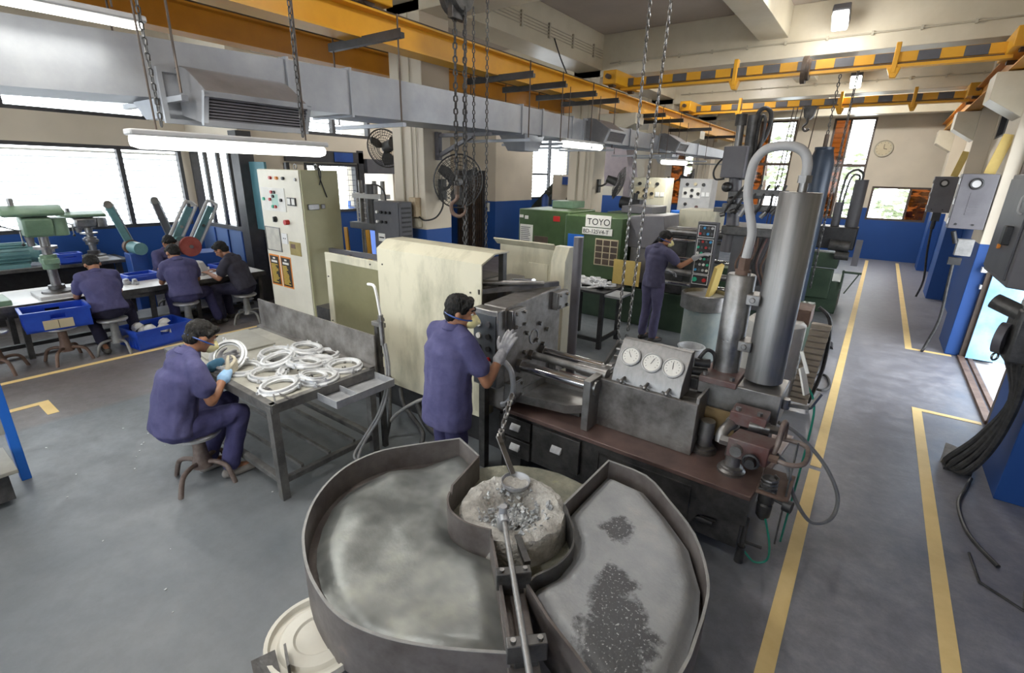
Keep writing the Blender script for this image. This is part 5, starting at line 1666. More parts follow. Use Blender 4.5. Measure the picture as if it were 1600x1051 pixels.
# spray lance on the table's corner
t = thing('spray_lance', 'grey spray lance with bent white tip on a post by the table', 'lance', (-3.22, 2.5, 0.0))
part('post', MB().bx(-3.24, -3.20, 2.47, 2.51, 0.0, 1.16), m_dark, t)
part('clamp', MB().bx(-3.26, -3.12, 2.46, 2.50, 1.16, 1.20), m_steel, t, bev=0.004)
part('tip', MB().tube([(-3.24, 2.44, 1.52), (-3.17, 2.44, 1.52), (-3.14, 2.44, 1.46), (-3.12, 2.45, 1.28)], 0.012, 8, sub=5), m_white, t)
part('lance_body', MB().cyl((-3.12, 2.45, 1.28), (-3.11, 2.45, 1.02), 0.022, n=12).bar((-3.16, 2.46, 1.22), (-3.08, 2.44, 1.25), 0.03), m_steel, t)
for k, off in enumerate((0, 0.03)):
    part('hose', MB().tube([(-3.11 + off, 2.45, 1.04), (-3.08 + off, 2.45, 0.85), (-3.07 + off, 2.42, 0.65), (-3.10 + off, 2.34, 0.42), (-3.16 + off, 2.22, 0.22), (-3.14 + off * 2, 2.1, 0.10), (-3.04 + off, 2.25, 0.05), (-2.9, 2.7, 0.05)], 0.012, 8, sub=6), m_hosegrey, t)

# hoses and valves under the guard
for k, (pts, r, lab) in enumerate((
    ([(-3.55, 2.98, 0.30), (-3.35, 2.85, 0.22), (-3.0, 2.75, 0.10), (-2.9, 2.6, 0.02)], 0.022, 'thick black hose lying under the cream guard'),
    ([(-3.72, 2.99, 0.38), (-3.50, 2.80, 0.34), (-3.30, 2.62, 0.20), (-3.28, 2.55, 0.02)], 0.018, 'black hose dropping beside the table corner post'),
    ([(-3.05, 2.99, 0.36), (-3.12, 2.82, 0.36), (-3.25, 2.66, 0.24), (-3.3, 2.58, 0.12)], 0.016, 'grey hose arching from the guard bottom to the left'),
    ([(-2.75, 2.98, 0.30), (-2.83, 2.88, 0.28), (-2.85, 2.84, 0.15), (-2.78, 2.8, 0.02)], 0.020, 'pale hose bending down behind the operator'),
    ([(-3.3, 2.98, 0.20), (-3.05, 2.85, 0.12), (-2.75, 2.82, 0.05), (-2.6, 2.8, 0.02)], 0.030, 'wide ribbed hose on the floor behind the left pan'),
)):
    solo('machine_hose', MB().tube(pts, r, 10, sub=8), m_rubber if k in (0, 1, 4) else m_hosegrey, lab, 'hose')
t = thing('tap_manifold', 'small pipe manifold with red lever tap under the cream guard', 'valve', (-2.85, 2.96, 0.2))
part('riser', MB().cyl((-2.82, 2.97, 0.08), (-2.82, 2.97, 0.42), 0.012, n=8), m_steel, t)
for z in (0.16, 0.25, 0.34):
    part('tap', MB().cyl((-2.88, 2.95, z), (-2.76, 2.95, z), 0.016, n=8).cyl((-2.79, 2.93, z - 0.02), (-2.79, 2.93, z + 0.04), 0.014, n=8), m_steel, t)
part('lever', MB().bx(-2.92, -2.86, 2.92, 2.935, 0.25, 0.262), m_ledr, t, label='red tap lever')

# ---- tall control cabinet
t = thing('control_cabinet', 'tall cream control cabinet with two black notice posters', 'cabinet', (-6.7, 3.96, 0))
CX0, CX1, CY0, CY1 = -7.25, -6.18, 3.70, 4.28
part('body', MB().bx(CX0, CX1, CY0 + 0.02, CY1, 0.0, 2.39), m_cabside, t, bev=0.006)
dr_ = part('door', MB().bx(CX0 + 0.005, CX1 - 0.012, CY0, CY0 + 0.02, 0.08, 2.385), m_cab, t, bev=0.004)
for x, m in ((-6.89, m_ledr), (-6.725, m_orange), (-6.56, m_black)):
    part('indicator_lamp', MB().cyl((x, CY0, 2.275), (x, CY0 - 0.03, 2.275), 0.022, n=12), m, dr_)
part('lock', MB().cyl((-6.27, CY0, 2.265), (-6.27, CY0 - 0.02, 2.265), 0.02, n=10), m_steel, dr_)
part('mimic_panel', MB().bx(-7.19, -6.58, CY0 - 0.006, CY0, 1.83, 2.145), m_paper, dr_)
part('mimic_print', MB().bx(-6.93, -6.76, CY0 - 0.008, CY0 - 0.005, 1.90, 2.06), mat('pale_mint', (0.42, 0.62, 0.55), None, 0.6), dr_)
for k, (x, z) in enumerate(((-6.90, 2.085), (-6.83, 2.085), (-7.13, 1.985), (-6.96, 1.985), (-6.67, 1.985), (-6.90, 1.89), (-6.83, 1.89), (-6.87, 2.03))):
    part('mimic_button', MB().cyl((x, CY0 - 0.005, z), (x, CY0 - 0.03, z), 0.022, n=12), (m_ledr, m_black, m_ledg)[k % 3], dr_)
for x0 in (-6.515, -6.41):
    g = part('panel_meter', MB().bx(x0, x0 + 0.095, CY0 - 0.02, CY0, 1.925, 2.03), m_black, dr_)
    part('meter_face', MB().bx(x0 + 0.012, x0 + 0.083, CY0 - 0.023, CY0 - 0.019, 1.94, 2.018), m_paper, dr_)
part('selector_knob', MB().cyl((-6.888, CY0, 1.715), (-6.888, CY0 - 0.02, 1.715), 0.04, n=14).bx(-6.90, -6.875, CY0 - 0.045, CY0 - 0.015, 1.68, 1.75), m_black, dr_)
part('selector_knob', MB().cyl((-6.57, CY0, 1.695), (-6.57, CY0 - 0.06, 1.695), 0.035, n=14), m_ledr, dr_, label='red emergency button')
nw = part('notice_holder', MB().frame_y(-7.225, -6.82, 1.255, 1.60, 0.012, CY0 - 0.012, CY0), m_steel, dr_)
part('notice_sheet', MB().bx(-7.21, -6.83, CY0 - 0.006, CY0 - 0.002, 1.265, 1.59), mat('aged_notice', (0.55, 0.53, 0.46), (0.42, 0.41, 0.36), 0.6, scale=9), dr_)
part('socket_plate', MB().bx(-6.785, -6.64, CY0 - 0.01, CY0, 1.385, 1.53), m_white, dr_)
for x in (-6.735, -6.69):
    part('socket_hole', MB().cyl((x, CY0 - 0.009, 1.46), (x, CY0 - 0.013, 1.46), 0.009, n=8), m_black, dr_)
part('brass_plate', MB().bx(-6.605, -6.33, CY0 - 0.006, CY0, 1.245, 1.432), mat('brass_label', (0.42, 0.33, 0.12), (0.34, 0.27, 0.10), 0.4, 0.3), dr_)
part('brass_window', MB().bx(-6.57, -6.46, CY0 - 0.009, CY0 - 0.005, 1.34, 1.40), m_rustb, dr_)
m_ink = mat('yellow_print', (0.65, 0.45, 0.06), None, 0.6)
m_poster = mat('poster_black', (0.03, 0.025, 0.02), None, 0.5)
for x0, x1 in ((-7.215, -6.94), (-6.905, -6.63)):
    part('poster_border', MB().bx(x0, x1, CY0 - 0.004, CY0, 0.735, 1.195), m_orange, dr_)
    part('poster_sheet', MB().bx(x0 + 0.022, x1 - 0.022, CY0 - 0.007, CY0 - 0.003, 0.757, 1.173), m_poster, dr_)
    part('poster_heading', MB().bx(x0 + 0.06, x1 - 0.06, CY0 - 0.009, CY0 - 0.006, 1.08, 1.11).bx((x0 + x1) / 2 - 0.03, (x0 + x1) / 2 + 0.03, CY0 - 0.009, CY0 - 0.006, 1.13, 1.155), m_paper, dr_, kind='stuff')
    ln = MB()
    for k in range(13):
        z = 1.05 - k * 0.022
        ln.bx(x0 + 0.04, x1 - 0.045 - random.uniform(0, 0.09), CY0 - 0.009, CY0 - 0.006, z - 0.006, z + 0.006)
    part('poster_lines', ln, m_ink, dr_, kind='stuff')
part('side_handle', MB().bx(CX1, CX1 + 0.035, 3.77, 3.93, 1.88, 1.955).bx(CX1, CX1 + 0.02, 3.97, 4.03, 1.89, 1.95), m_steel, t, bev=0.006)
part('door_edge', MB().bx(CX1 - 0.006, CX1 + 0.012, CY0 + 0.012, CY0 + 0.04, 0.08, 2.38), m_cabside, t)
part('lifting_eye', MB().torus((-6.72, 3.98, 2.43), 0.035, 0.008, 18, 6, aim((0, 1, 0))).cyl((-6.72, 3.98, 2.385), (-6.72, 3.98, 2.40), 0.02, n=8), m_steel, t)
part('lifting_eye', MB().torus((-6.25, 4.0, 2.43), 0.035, 0.008, 18, 6, aim((0, 1, 0))).cyl((-6.25, 4.0, 2.385), (-6.25, 4.0, 2.40), 0.02, n=8), m_steel, t)
solo('wire_bunch', MB().tube([(-6.24, 3.96, 2.44), (-6.16, 3.97, 2.42), (-6.155, 3.98, 2.3), (-6.16, 4.03, 2.15), (-6.165, 4.07, 2.04)], 0.008, 6, sub=5).tube([(-6.24, 3.97, 2.44), (-6.16, 3.99, 2.42), (-6.155, 4.0, 2.32), (-6.16, 3.97, 2.2)], 0.008, 6, sub=5), m_rubber, 'loose dark wires dangling over the cabinet edge', 'wire')

t = thing('valve_cluster', 'black cluster of hydraulic valves behind the gauge console', 'valve', (-0.82, 3.55, BZ))
part('valve_stack', MB().bx(-0.90, -0.80, 3.42, 3.62, BZ, 1.02), m_black, t, bev=0.008)
for k, z in enumerate((0.98, 1.06, 1.13)):
    part('solenoid', MB().cyl((-0.92 + 0.03 * k, 3.46, z), (-0.78 + 0.01 * k, 3.50, z), 0.032, n=14), m_black, t)
part('valve_hose', MB().tube([(-0.84, 3.50, 1.15), (-0.80, 3.52, 1.22), (-0.75, 3.56, 1.18), (-0.74, 3.58, 1.05)], 0.014, 8, sub=4), m_rubber, t)

solo('cream_post', MB().bx(-2.52, -2.36, 2.92, 3.0, 0.42, 0.95), m_machine, 'short cream post between the operator and the control box', 'post', bev=0.004)

# ================================================================ LEFT: BENCHES BY THE WINDOWS
t = thing('workbench', 'long low bench with worn white top where four men sit', 'bench', (-8.85, 2.0, 0))
part('bench_top', MB().bx(-9.35, -8.30, -2.0, 4.15, 0.69, 0.725), m_white, t, bev=0.004)
part('top_edge', MB().bx(-8.30, -8.285, -2.0, 4.15, 0.66, 0.728), m_dark, t)
for y in (-1.8, -0.3, 1.05, 2.45, 3.05, 4.05):
    for x in (-9.25, -8.40):
        part('leg', MB().bar((x, y, 0), (x, y + 0.03, 0.69), 0.06), m_dark, t)
part('foot_rail', MB().bx(-8.72, -8.66, -1.9, 4.05, 0.09, 0.14), m_black, t)
part('under_shelf', MB().bx(-9.3, -8.75, 2.2, 4.1, 0.16, 0.18), m_lightgrey, t)
part('apron', MB().bx(-8.40, -8.38, -1.9, 4.1, 0.58, 0.69), m_dark, t)
t = thing('workbench', 'dark bench standing along the window wall with motors on it', 'bench', (-10.75, 1.0, 0))
part('bench_top', MB().bx(-11.1, -10.35, -2.5, 2.85, 0.80, 0.85), m_dark, t, bev=0.004)
part('top_sheet', MB().bx(-11.05, -10.4, -2.4, 2.75, 0.85, 0.856), m_aludull, t)
for y in (-2.3, -0.6, 1.1, 2.7):
    part('leg', MB().bx(-10.5, -10.42, y - 0.04, y + 0.04, 0, 0.8), m_black, t)
part('back_panel', MB().bx(-10.95, -10.9, -2.4, 2.75, 0.0, 0.8), m_black, t)

# electric motor
t = thing('electric_motor', 'teal electric motor with cooling fins on the window bench', 'motor', (-10.6, 1.4, 0.856))
mb = MB().cyl((-10.6, 1.13, 1.06), (-10.6, 1.72, 1.06), 0.15, n=28)
part('motor_body', mb, m_teal, t)
for k in range(18):
    a = 2 * math.pi * k / 18
    part('fin', MB().ob((-10.6 + 0.158 * math.cos(a), 1.42, 1.06 + 0.158 * math.sin(a)), (0.03, 0.42, 0.012), Matrix.Rotation(-a, 3, 'Y')), m_teal, t)
part('end_cap', MB().lathe([(0, 0), (0.12, 0.0), (0.155, 0.04), (0.155, 0.09), (0, 0.09)], (-10.6, 1.09, 1.06), 26, aim((0, 1, 0))), m_teal, t)
part('end_cap', MB().lathe([(0, 0.09), (0.10, 0.09), (0.155, 0.05), (0.155, 0.0), (0, 0.0)], (-10.6, 1.69, 1.06), 26, aim((0, 1, 0))), m_teal, t)
part('foot', MB().bx(-10.78, -10.42, 1.25, 1.6, 0.856, 0.915), m_teal, t, bev=0.006)
part('shaft', MB().cyl((-10.6, 1.78, 1.06), (-10.6, 1.95, 1.06), 0.028, n=12), m_steel, t)


def drill_stand(x, y, zb, H, m, label, arm=True):
    t = thing('drill_press', label, 'drill', (x, y, zb))
    part('base_plate', MB().bx(x - 0.28, x + 0.24, y - 0.18, y + 0.18, zb, zb + 0.045), m_lightgrey, t, bev=0.008)
    part('base_boss', MB().lathe([(0, zb + .04), (0.17, zb + .04), (0.16, zb + .07), (0.09, zb + .09), (0.085, zb + .14), (0, zb + .14)], (x, y + 0.05, 0), 24), m_dark, t)
    part('column', MB().cyl((x, y + 0.05, zb + 0.1), (x, y + 0.05, zb + H * 0.80), 0.052, n=20), m_steel, t)
    part('table_clamp', MB().cyl((x, y + 0.05, zb + H * 0.30), (x, y + 0.05, zb + H * 0.46), 0.085, n=18).bx(x - 0.15, x + 0.12, y - 0.03, y + 0.13, zb + H * 0.36, zb + H * 0.42), m, t, bev=0.008)
    part('work_table', MB().cyl((x - 0.02, y + 0.05, zb + H * 0.52), (x - 0.02, y + 0.05, zb + H * 0.55), 0.12, n=20), m_steel, t)
    hd = part('head', MB().prism_y([(x - 0.16, zb + H * 0.66), (x + 0.13, zb + H * 0.66), (x + 0.15, zb + H * 0.86), (x - 0.14, zb + H * 0.88)], y - 0.13, y + 0.16), m, t, bev=0.03)
    part('motor', MB().cyl((x + 0.02, y + 0.22, zb + H * 0.66), (x + 0.02, y + 0.22, zb + H * 0.85), 0.10, n=20), m, t, bev=0.01)
    part('belt_cover', MB().prism_y([(x - 0.17, zb + H * 0.885), (x + 0.16, zb + H * 0.875), (x + 0.17, zb + H * 0.93), (x + 0.02, zb + H * 0.985), (x - 0.14, zb + H * 0.97)], y - 0.30, y + 0.30), m_pgreen, t, bev=0.03)
    part('top_cap', MB().cyl((x, y - 0.16, zb + H * 0.96), (x, y - 0.16, zb + H * 1.06), 0.03, n=12), m_steel, t)
    part('spindle', MB().cyl((x, y - 0.08, zb + H * 0.56), (x, y - 0.08, zb + H * 0.66), 0.035, 0.045, n=14), m_steel, t)
    for k in range(3):
        a = k * 2.1 + 0.6
        f_ = part('feed_handle', MB().cyl((x - 0.05, y - 0.14, zb + H * 0.72), (x - 0.05 + 0.02, y - 0.16 + 0.17 * math.cos(a), zb + H * 0.72 + 0.17 * math.sin(a)), 0.008, n=8), m_steel, t)
        part('handle_ball', MB().sph((x - 0.03, y - 0.16 + 0.17 * math.cos(a), zb + H * 0.72 + 0.17 * math.sin(a)), 0.02, 10, 6), m_black, f_)
    return t


drill_stand(-8.62, 1.46, 0.725, 1.18, m_pgreen, 'tall green pillar drill standing on the white bench')
drill_stand(-10.72, 2.42, 0.856, 0.80, m_steel, 'small steel pillar drill on the window bench')
t = thing('drill_press', 'green drill base and column cut off by the left frame edge', 'drill', (-8.55, 0.85, 0.725))
part('base_plate', MB().bx(-8.85, -8.35, 0.62, 1.02, 0.725, 0.79), m_pgreen, t, bev=0.012)
part('column', MB().cyl((-8.62, 0.72, 0.79), (-8.62, 0.72, 1.6), 0.045, n=16), m_steel, t)
part('head', MB().bx(-8.78, -8.45, 0.45, 0.76, 1.35, 1.7), m_pgreen, t, bev=0.03)
part('guard_wire', MB().tube([(-8.5, 0.80, 1.3), (-8.45, 0.92, 1.2), (-8.42, 0.94, 1.05), (-8.45, 0.88, 0.95)], 0.008, 6, sub=4), m_dark, t)


def belt_grinder(x, y, zb, lean, L, m, label, two=False):
    t = thing('belt_grinder', label, 'grinder', (x, y, zb - 0.0))
    d = V((0, lean, 1)).normalized()
    s_ = V((1, 0, 0))
    p0, p1 = V((x, y, zb)), V((x, y, zb)) + d * L
    R = Matrix((s_, d.cross(s_) * 1.0, d)).transposed()
    part('backing_arm', MB().ob((p0 + p1) / 2, (0.06, 0.10, L), R), m, t, bev=0.01)
    part('belt_strip', MB().ob((p0 + p1) / 2 - d.cross(s_) * -0.065, (0.065, 0.008, L * 0.96), R), m_aludull, t)
    part('contact_wheel', MB().cyl(p0 - s_ * 0.05, p0 + s_ * 0.05, 0.12, n=24), m_rustb, t)
    part('idler_wheel', MB().cyl(p1 - s_ * 0.045, p1 + s_ * 0.045, 0.06, n=18), m_steel, t)
    part('motor', MB().cyl(p0 + V((0.06, 0, 0)), p0 + V((0.36, 0.02, 0)), 0.10, n=20), m_teal, t)
    part('pedestal', MB().bx(x - 0.02, x + 0.26, y - 0.12, y + 0.12, 0.0, zb - 0.08), m_navy, t, bev=0.01)
    return t


belt_grinder(-9.95, 2.80, 1.10, -0.28, 0.72, m_teal, 'belt grinder with red worn arm leaning by the window, nearest the green drill', False)
belt_grinder(-10.0, 3.42, 1.15, -0.22, 0.70, m_metalgrey, 'belt grinder with grey arm behind the man on the far side of the bench')
# the large belt sander with rounded guard loops
t = thing('belt_sander', 'big belt sander with two rounded pale guard loops beside the partition', 'grinder', (-9.75, 3.85, 0))
for y, lab in ((3.60, 0), (3.95, 1)):
    a, b = V((-9.75, y - 0.28, 1.08)), V((-9.75, y + 0.10, 1.72))
    d = (b - a).normalized()
    n_ = V((0, -d.z, d.y))
    pts = [a + n_ * 0.09, b + n_ * 0.09, b + d * 0.07 + n_ * 0.06, b + d * 0.09, b + d * 0.07 - n_ * 0.06, b - n_ * 0.09, a - n_ * 0.09]
    part('guard_loop', MB().tube(pts, 0.028, 8, sub=4), m_lightgrey, t)
    part('belt_arm', MB().bar(a, b, 0.05, 0.10, n_), m_teal, t)
    part('arm_bolt', MB().cyl((a + b) / 2 + V((0.03, 0, 0)), (a + b) / 2 + V((0.06, 0, 0)), 0.025, n=8), m_steel, t)
part('red_wheel', MB().cyl((-9.55, 3.52, 1.08), (-9.49, 3.52, 1.08), 0.17, n=28), mat('red_grinding_wheel', (0.28, 0.05, 0.04), (0.34, 0.09, 0.07), 0.7, scale=9), t)
part('wheel_hub', MB().cyl((-9.49, 3.52, 1.08), (-9.46, 3.52, 1.08), 0.03, n=12), m_steel, t)
part('sander_motor', MB().cyl((-9.9, 3.35, 1.08), (-9.56, 3.35, 1.08), 0.11, n=20), m_aludull, t)
part('pedestal', MB().bx(-10.0, -9.5, 3.3, 4.1, 0, 0.95), m_navy, t, bev=0.01)
solo('white_housing', MB().lathe([(0, 0.725), (0.17, 0.725), (0.16, 0.80), (0.10, 0.93), (0.05, 0.95), (0, 0.95)], (-8.75, 3.28, 0), 7), m_lightgrey, 'pale faceted casting housing on the bench between two seated men', 'casting')
for k, (x, y, r) in enumerate(((-8.75, 2.30, 0.06), (-8.66, 2.38, 0.05))):
    solo('small_casting', MB().lathe([(0, 0.725), (r, 0.725), (r, 0.75), (r * 0.7, 0.77), (r * 0.6, 0.80), (0, 0.81)], (x, y, 0), 12).bx(x - 0.02, x + 0.09, y - 0.02, y + 0.02, 0.73, 0.76), m_aludull, ['small grey casting on the white bench, the farther of a pair', 'small grey casting on the white bench, the nearer of a pair'][k], 'casting')


def crate(x, y, z, sx, sy, h, a, label, m=None, card=True):
    t = thing('plastic_crate', label, 'crate', (x, y, z))
    t.rotation_euler = (0, 0, a)
    m = m or m_bplast
    w = 0.012

    def P(nm, mb, mm, **k):
        return part(nm, mb, mm, t, local=True, **k)
    P('crate_floor', MB().bx(-sx / 2, sx / 2, -sy / 2, sy / 2, 0.006, 0.02), m)
    for s_ in (-1, 1):
        wl = MB()
        wl.prism_x([(s_ * (sy / 2 - 0.02), 0), (s_ * (sy / 2 - 0.02 - w), 0), (s_ * (sy / 2 - w), h), (s_ * sy / 2, h)], -sx / 2 + 0.01, sx / 2 - 0.01)
        P('long_side', wl, m)
    for s_ in (-1, 1):
        wl = MB()
        q = [(-sy / 2, 0), (sy / 2, 0), (sy / 2, h * 0.55), (-sy / 2, h * 0.55)]
        x0 = s_ * (sx / 2 - 0.012)
        wl.bx(min(x0, x0 + s_ * w), max(x0, x0 + s_ * w), -sy / 2, sy / 2, 0, h * 0.58)
        wl.bx(min(x0, x0 + s_ * w), max(x0, x0 + s_ * w), -sy / 2, -0.07, h * 0.58, h)
        wl.bx(min(x0, x0 + s_ * w), max(x0, x0 + s_ * w), 0.07, sy / 2, h * 0.58, h)
        wl.bx(min(x0, x0 + s_ * w), max(x0, x0 + s_ * w), -0.07, 0.07, h * 0.82, h)
        P('hand_hold_side', wl, m)
    P('rim', MB().sheet([(-sx / 2, -sy / 2), (sx / 2, -sy / 2), (sx / 2, sy / 2), (-sx / 2, sy / 2)], h - 0.03, h + 0.006, 0.03, closed=True), m)
    for k in range(5):
        px = -sx / 2 + 0.08 + k * (sx - 0.16) / 4
        for s_ in (-1, 1):
            P('rib', MB().bx(px - 0.008, px + 0.008, s_ * (sy / 2 - 0.012) - 0.006, s_ * (sy / 2 - 0.012) + 0.006, 0.02, h - 0.04), m)
    if card:
        P('card_label', MB().bx(sx / 2 + 0.004, sx / 2 + 0.009, -0.15, 0.13, 0.02, 0.13), m_clock)
        P('card_rule', MB().bx(sx / 2 + 0.008, sx / 2 + 0.0105, -0.012, -0.006, 0.025, 0.125), m_rail)
    return t


stool(-8.0, 1.33, 0.44, m_rustb, 'rusty pedestal stool carrying a blue crate', 0.9, seat=True)
crate(-8.02, 1.32, 0.462, 0.42, 0.62, 0.24, -0.08, 'blue crate with a card label standing on the rusty stool')
crate(-8.0, 2.32, 0.0, 0.52, 0.72, 0.26, 0.15, 'blue floor crate full of castings beside the seated man', card=False)
t = thing('casting_heap', 'white castings lying in the blue floor crate', 'casting', (-8.0, 2.3, 0.03))
for k in range(9):
    x, y = -8.0 + random.uniform(-0.16, 0.16), 2.3 + random.uniform(-0.25, 0.25)
    part('casting', MB().lathe([(0, 0), (0.08, 0), (0.07, 0.06), (0.03, 0.09), (0, 0.09)], (x, y, 0.10 + 0.05 * (k % 3)), 10, aim((random.uniform(-.6, .6), random.uniform(-.6, .6), 1))), m_white, t)
crate(-9.0, 2.55, 0.725, 0.28, 0.40, 0.09, 0.1, 'shallow blue tray behind the small grey castings', card=False)
crate(-9.0, 3.85, 0.725, 0.30, 0.46, 0.08, 0.1, 'shallow blue tray at the partition end of the bench', card=False)
crate(-10.46, 2.08, 0.856, 0.19, 0.28, 0.16, 0.0, 'small blue box behind the tall green drill', card=False)
stool(-8.08, 0.72, 0.5, m_rustb, 'rusty stool column at the left frame edge', 0.3)
stool(-7.92, 1.84, 0.45, m_stoolg, 'grey pedestal stool under the man beside the stacked blue crate', 0.2)
stool(-8.05, 2.78, 0.47, m_stoolg, 'grey pedestal stool under the middle man at the bench', 0.6)
stool(-8.0, 3.62, 0.45, m_stoolg, 'grey pedestal stool under the man in the charcoal shirt', 0.2)
stool(-9.75, 3.15, 0.45, m_stoolg, 'grey stool behind the bench under the man facing the camera side', 0.2)
# teal door leaf and dark things by the partition
solo('teal_panel', MB().bx(-9.12, -8.55, 4.50, 4.54, 1.35, 2.5), mat('peeling_teal', (0.06, 0.17, 0.21), (0.08, 0.21, 0.25), 0.5, scale=3, c3=(0.7, 0.72, 0.70), lo=0.3, hi=0.62), 'peeling teal board fixed past the dark window post', 'panel')
t = thing('storage_rack', 'dark blue steel rack in the bay behind the charcoal-shirted man', 'rack', (-8.6, 4.75, 0))
for x, y in ((-9.1, 4.65), (-8.1, 4.65), (-9.1, 5.2), (-8.1, 5.2)):
    part('upright', MB().bx(x - 0.03, x + 0.03, y - 0.03, y + 0.03, 0, 2.5), m_black, t)
for z in (0.35, 0.95, 1.25):
    part('shelf', MB().bx(-9.1, -8.1, 4.65, 5.2, z, z + 0.03), m_black, t)
part('front_sheet', MB().bx(-9.08, -8.12, 4.63, 4.65, 0.38, 1.2), m_navy, t)
# blue frame and tray at the left edge
t = thing('blue_stand', 'bright blue steel stand with a dusty shelf at the left frame edge', 'stand', (-5.1, 0.36, 0))
part('upright', MB().bx(-5.13, -5.03, 0.36, 0.42, 0.0, 1.6), m_bluepost, t, bev=0.004)
part('upright', MB().bx(-5.13, -5.03, -0.85, -0.79, 0.0, 1.6), m_bluepost, t, bev=0.004)
part('side_sheet', MB().bx(-5.06, -5.04, -0.80, 0.36, 0.42, 0.75), m_tabletop, t)
part('shelf', MB().bx(-5.10, -4.62, -0.85, 0.33, 0.27, 0.30), m_board, t, bev=0.004)
part('shelf_box', MB().bx(-5.10, -4.68, -0.85, 0.28, 0.05, 0.27), m_dark, t, bev=0.004)

# ================================================================ MIDDLE: machines behind
t = thing('power_cabinet', 'dark grey switch cabinet with a row of knobs before the first pillar', 'cabinet', (-5.45, 4.6, 0))
part('housing', MB().bx(-5.72, -5.18, 4.50, 4.72, 1.36, 2.01), m_metalgrey, t, bev=0.01)
fd = part('front_door', MB().bx(-5.70, -5.20, 4.485, 4.50, 1.38, 1.995), m_metalgrey, t, bev=0.006)
for k, z in ((0, 1.86), (1, 1.73)):
    for j in range(4 - k):
        part('knob', MB().cyl((-5.62 + j * 0.085, 4.485, z), (-5.62 + j * 0.085, 4.455, z), 0.02, n=12), (m_paper, m_black, m_black, m_black)[j], fd)
part('name_plate', MB().bx(-5.63, -5.49, 4.480, 4.486, 1.46, 1.57), m_paper, fd)
part('plate_rule', MB().bx(-5.61, -5.51, 4.477, 4.481, 1.505, 1.522), m_black, fd)
for k in range(9):
    part('vent_louvre', MB().bx(-5.18, -5.172, 4.53, 4.69, 1.42 + k * 0.062, 1.445 + k * 0.062), m_black, t)
part('stand', MB().bx(-5.70, -5.2, 4.52, 4.70, 0, 1.36), m_dark, t)
part('cable', MB().tube([(-5.58, 4.6, 2.01), (-5.60, 4.6, 2.12), (-5.70, 4.6, 2.2), (-5.85, 4.6, 2.22)], 0.012, 8, sub=4), m_rubber, t)
t = thing('trim_press', 'trim press with two yellow guard strips behind the cream cabinet', 'press', (-6.5, 5.2, 0))
part('base', MB().bx(-7.0, -6.1, 4.9, 5.5, 0, 0.95), m_dark, t, bev=0.01)
for x in (-6.92, -6.36):
    part('guard_strip', MB().bar((x, 4.88, 0.95), (x - 0.03, 4.88, 1.52), 0.09, 0.02, (0, 1, 0)), m_yellow, t, label='yellow guard strip')
part('crosshead', MB().bx(-7.0, -6.2, 5.0, 5.3, 1.5, 1.6), m_metalgrey, t, bev=0.006)
for x in (-6.85, -6.5, -6.3):
    part('guide_rod', MB().cyl((x, 5.15, 0.95), (x, 5.15, 2.25), 0.035, n=12), m_steel, t)
part('press_cylinder', MB().cyl((-6.58, 5.15, 1.6), (-6.58, 5.15, 2.2), 0.10, n=18), m_metalgrey, t)
part('top_plate', MB().bx(-6.95, -6.25, 5.05, 5.25, 1.98, 2.05), m_lightgrey, t)
part('grid_window', MB().frame_y(-7.2, -6.75, 1.55, 2.05, 0.03, 5.3, 5.32), m_lightgrey, t)
gr = MB()
for k in range(1, 6):
    gr.bx(-7.2 + k * 0.075, -7.19 + k * 0.075, 5.3, 5.31, 1.55, 2.05).bx(-7.2, -6.75, 5.3, 5.31, 1.55 + k * 0.083, 1.56 + k * 0.083)
part('grid_bars', gr, m_lightgrey, t, kind='stuff')
solo('guard_rail', MB().bar((-6.1, 4.0, 1.33), (-4.2, 4.0, 1.36), 0.05, 0.06).bar((-5.6, 4.0, 0.0), (-5.6, 4.0, 1.33), 0.05), m_boxgrey, 'flat grey guard rail crossing behind the cream machine guard', 'rail')
# switch box and conduit on the first pillar
t = thing('junction_box', 'rusty cream junction box on the lit face of the first pillar', 'box', (-5.25, 4.85, 1.6))
part('box_body', MB().bx(-5.33, -5.19, 4.80, 4.90, 1.80, 2.06), mat('rusty_cream', (0.45, 0.33, 0.2), (0.55, 0.46, 0.32), 0.6, scale=9), t, bev=0.006)
part('switch', MB().bx(-5.32, -5.27, 4.78, 4.80, 1.84, 1.98), m_rustb, t)
part('lower_box', MB().bx(-5.33, -5.17, 4.82, 4.90, 1.66, 1.78), m_conduit, t, bev=0.004)
solo('fan_flex', MB().tube([(-5.19, 4.86, 1.80), (-5.08, 4.86, 1.76), (-5.0, 5.0, 1.80), (-4.98, 5.12, 1.95), (-5.03, 5.16, 2.12)], 0.012, 8, sub=5), m_rubber, 'black flex sagging from the junction box to the wall fan', 'cable')


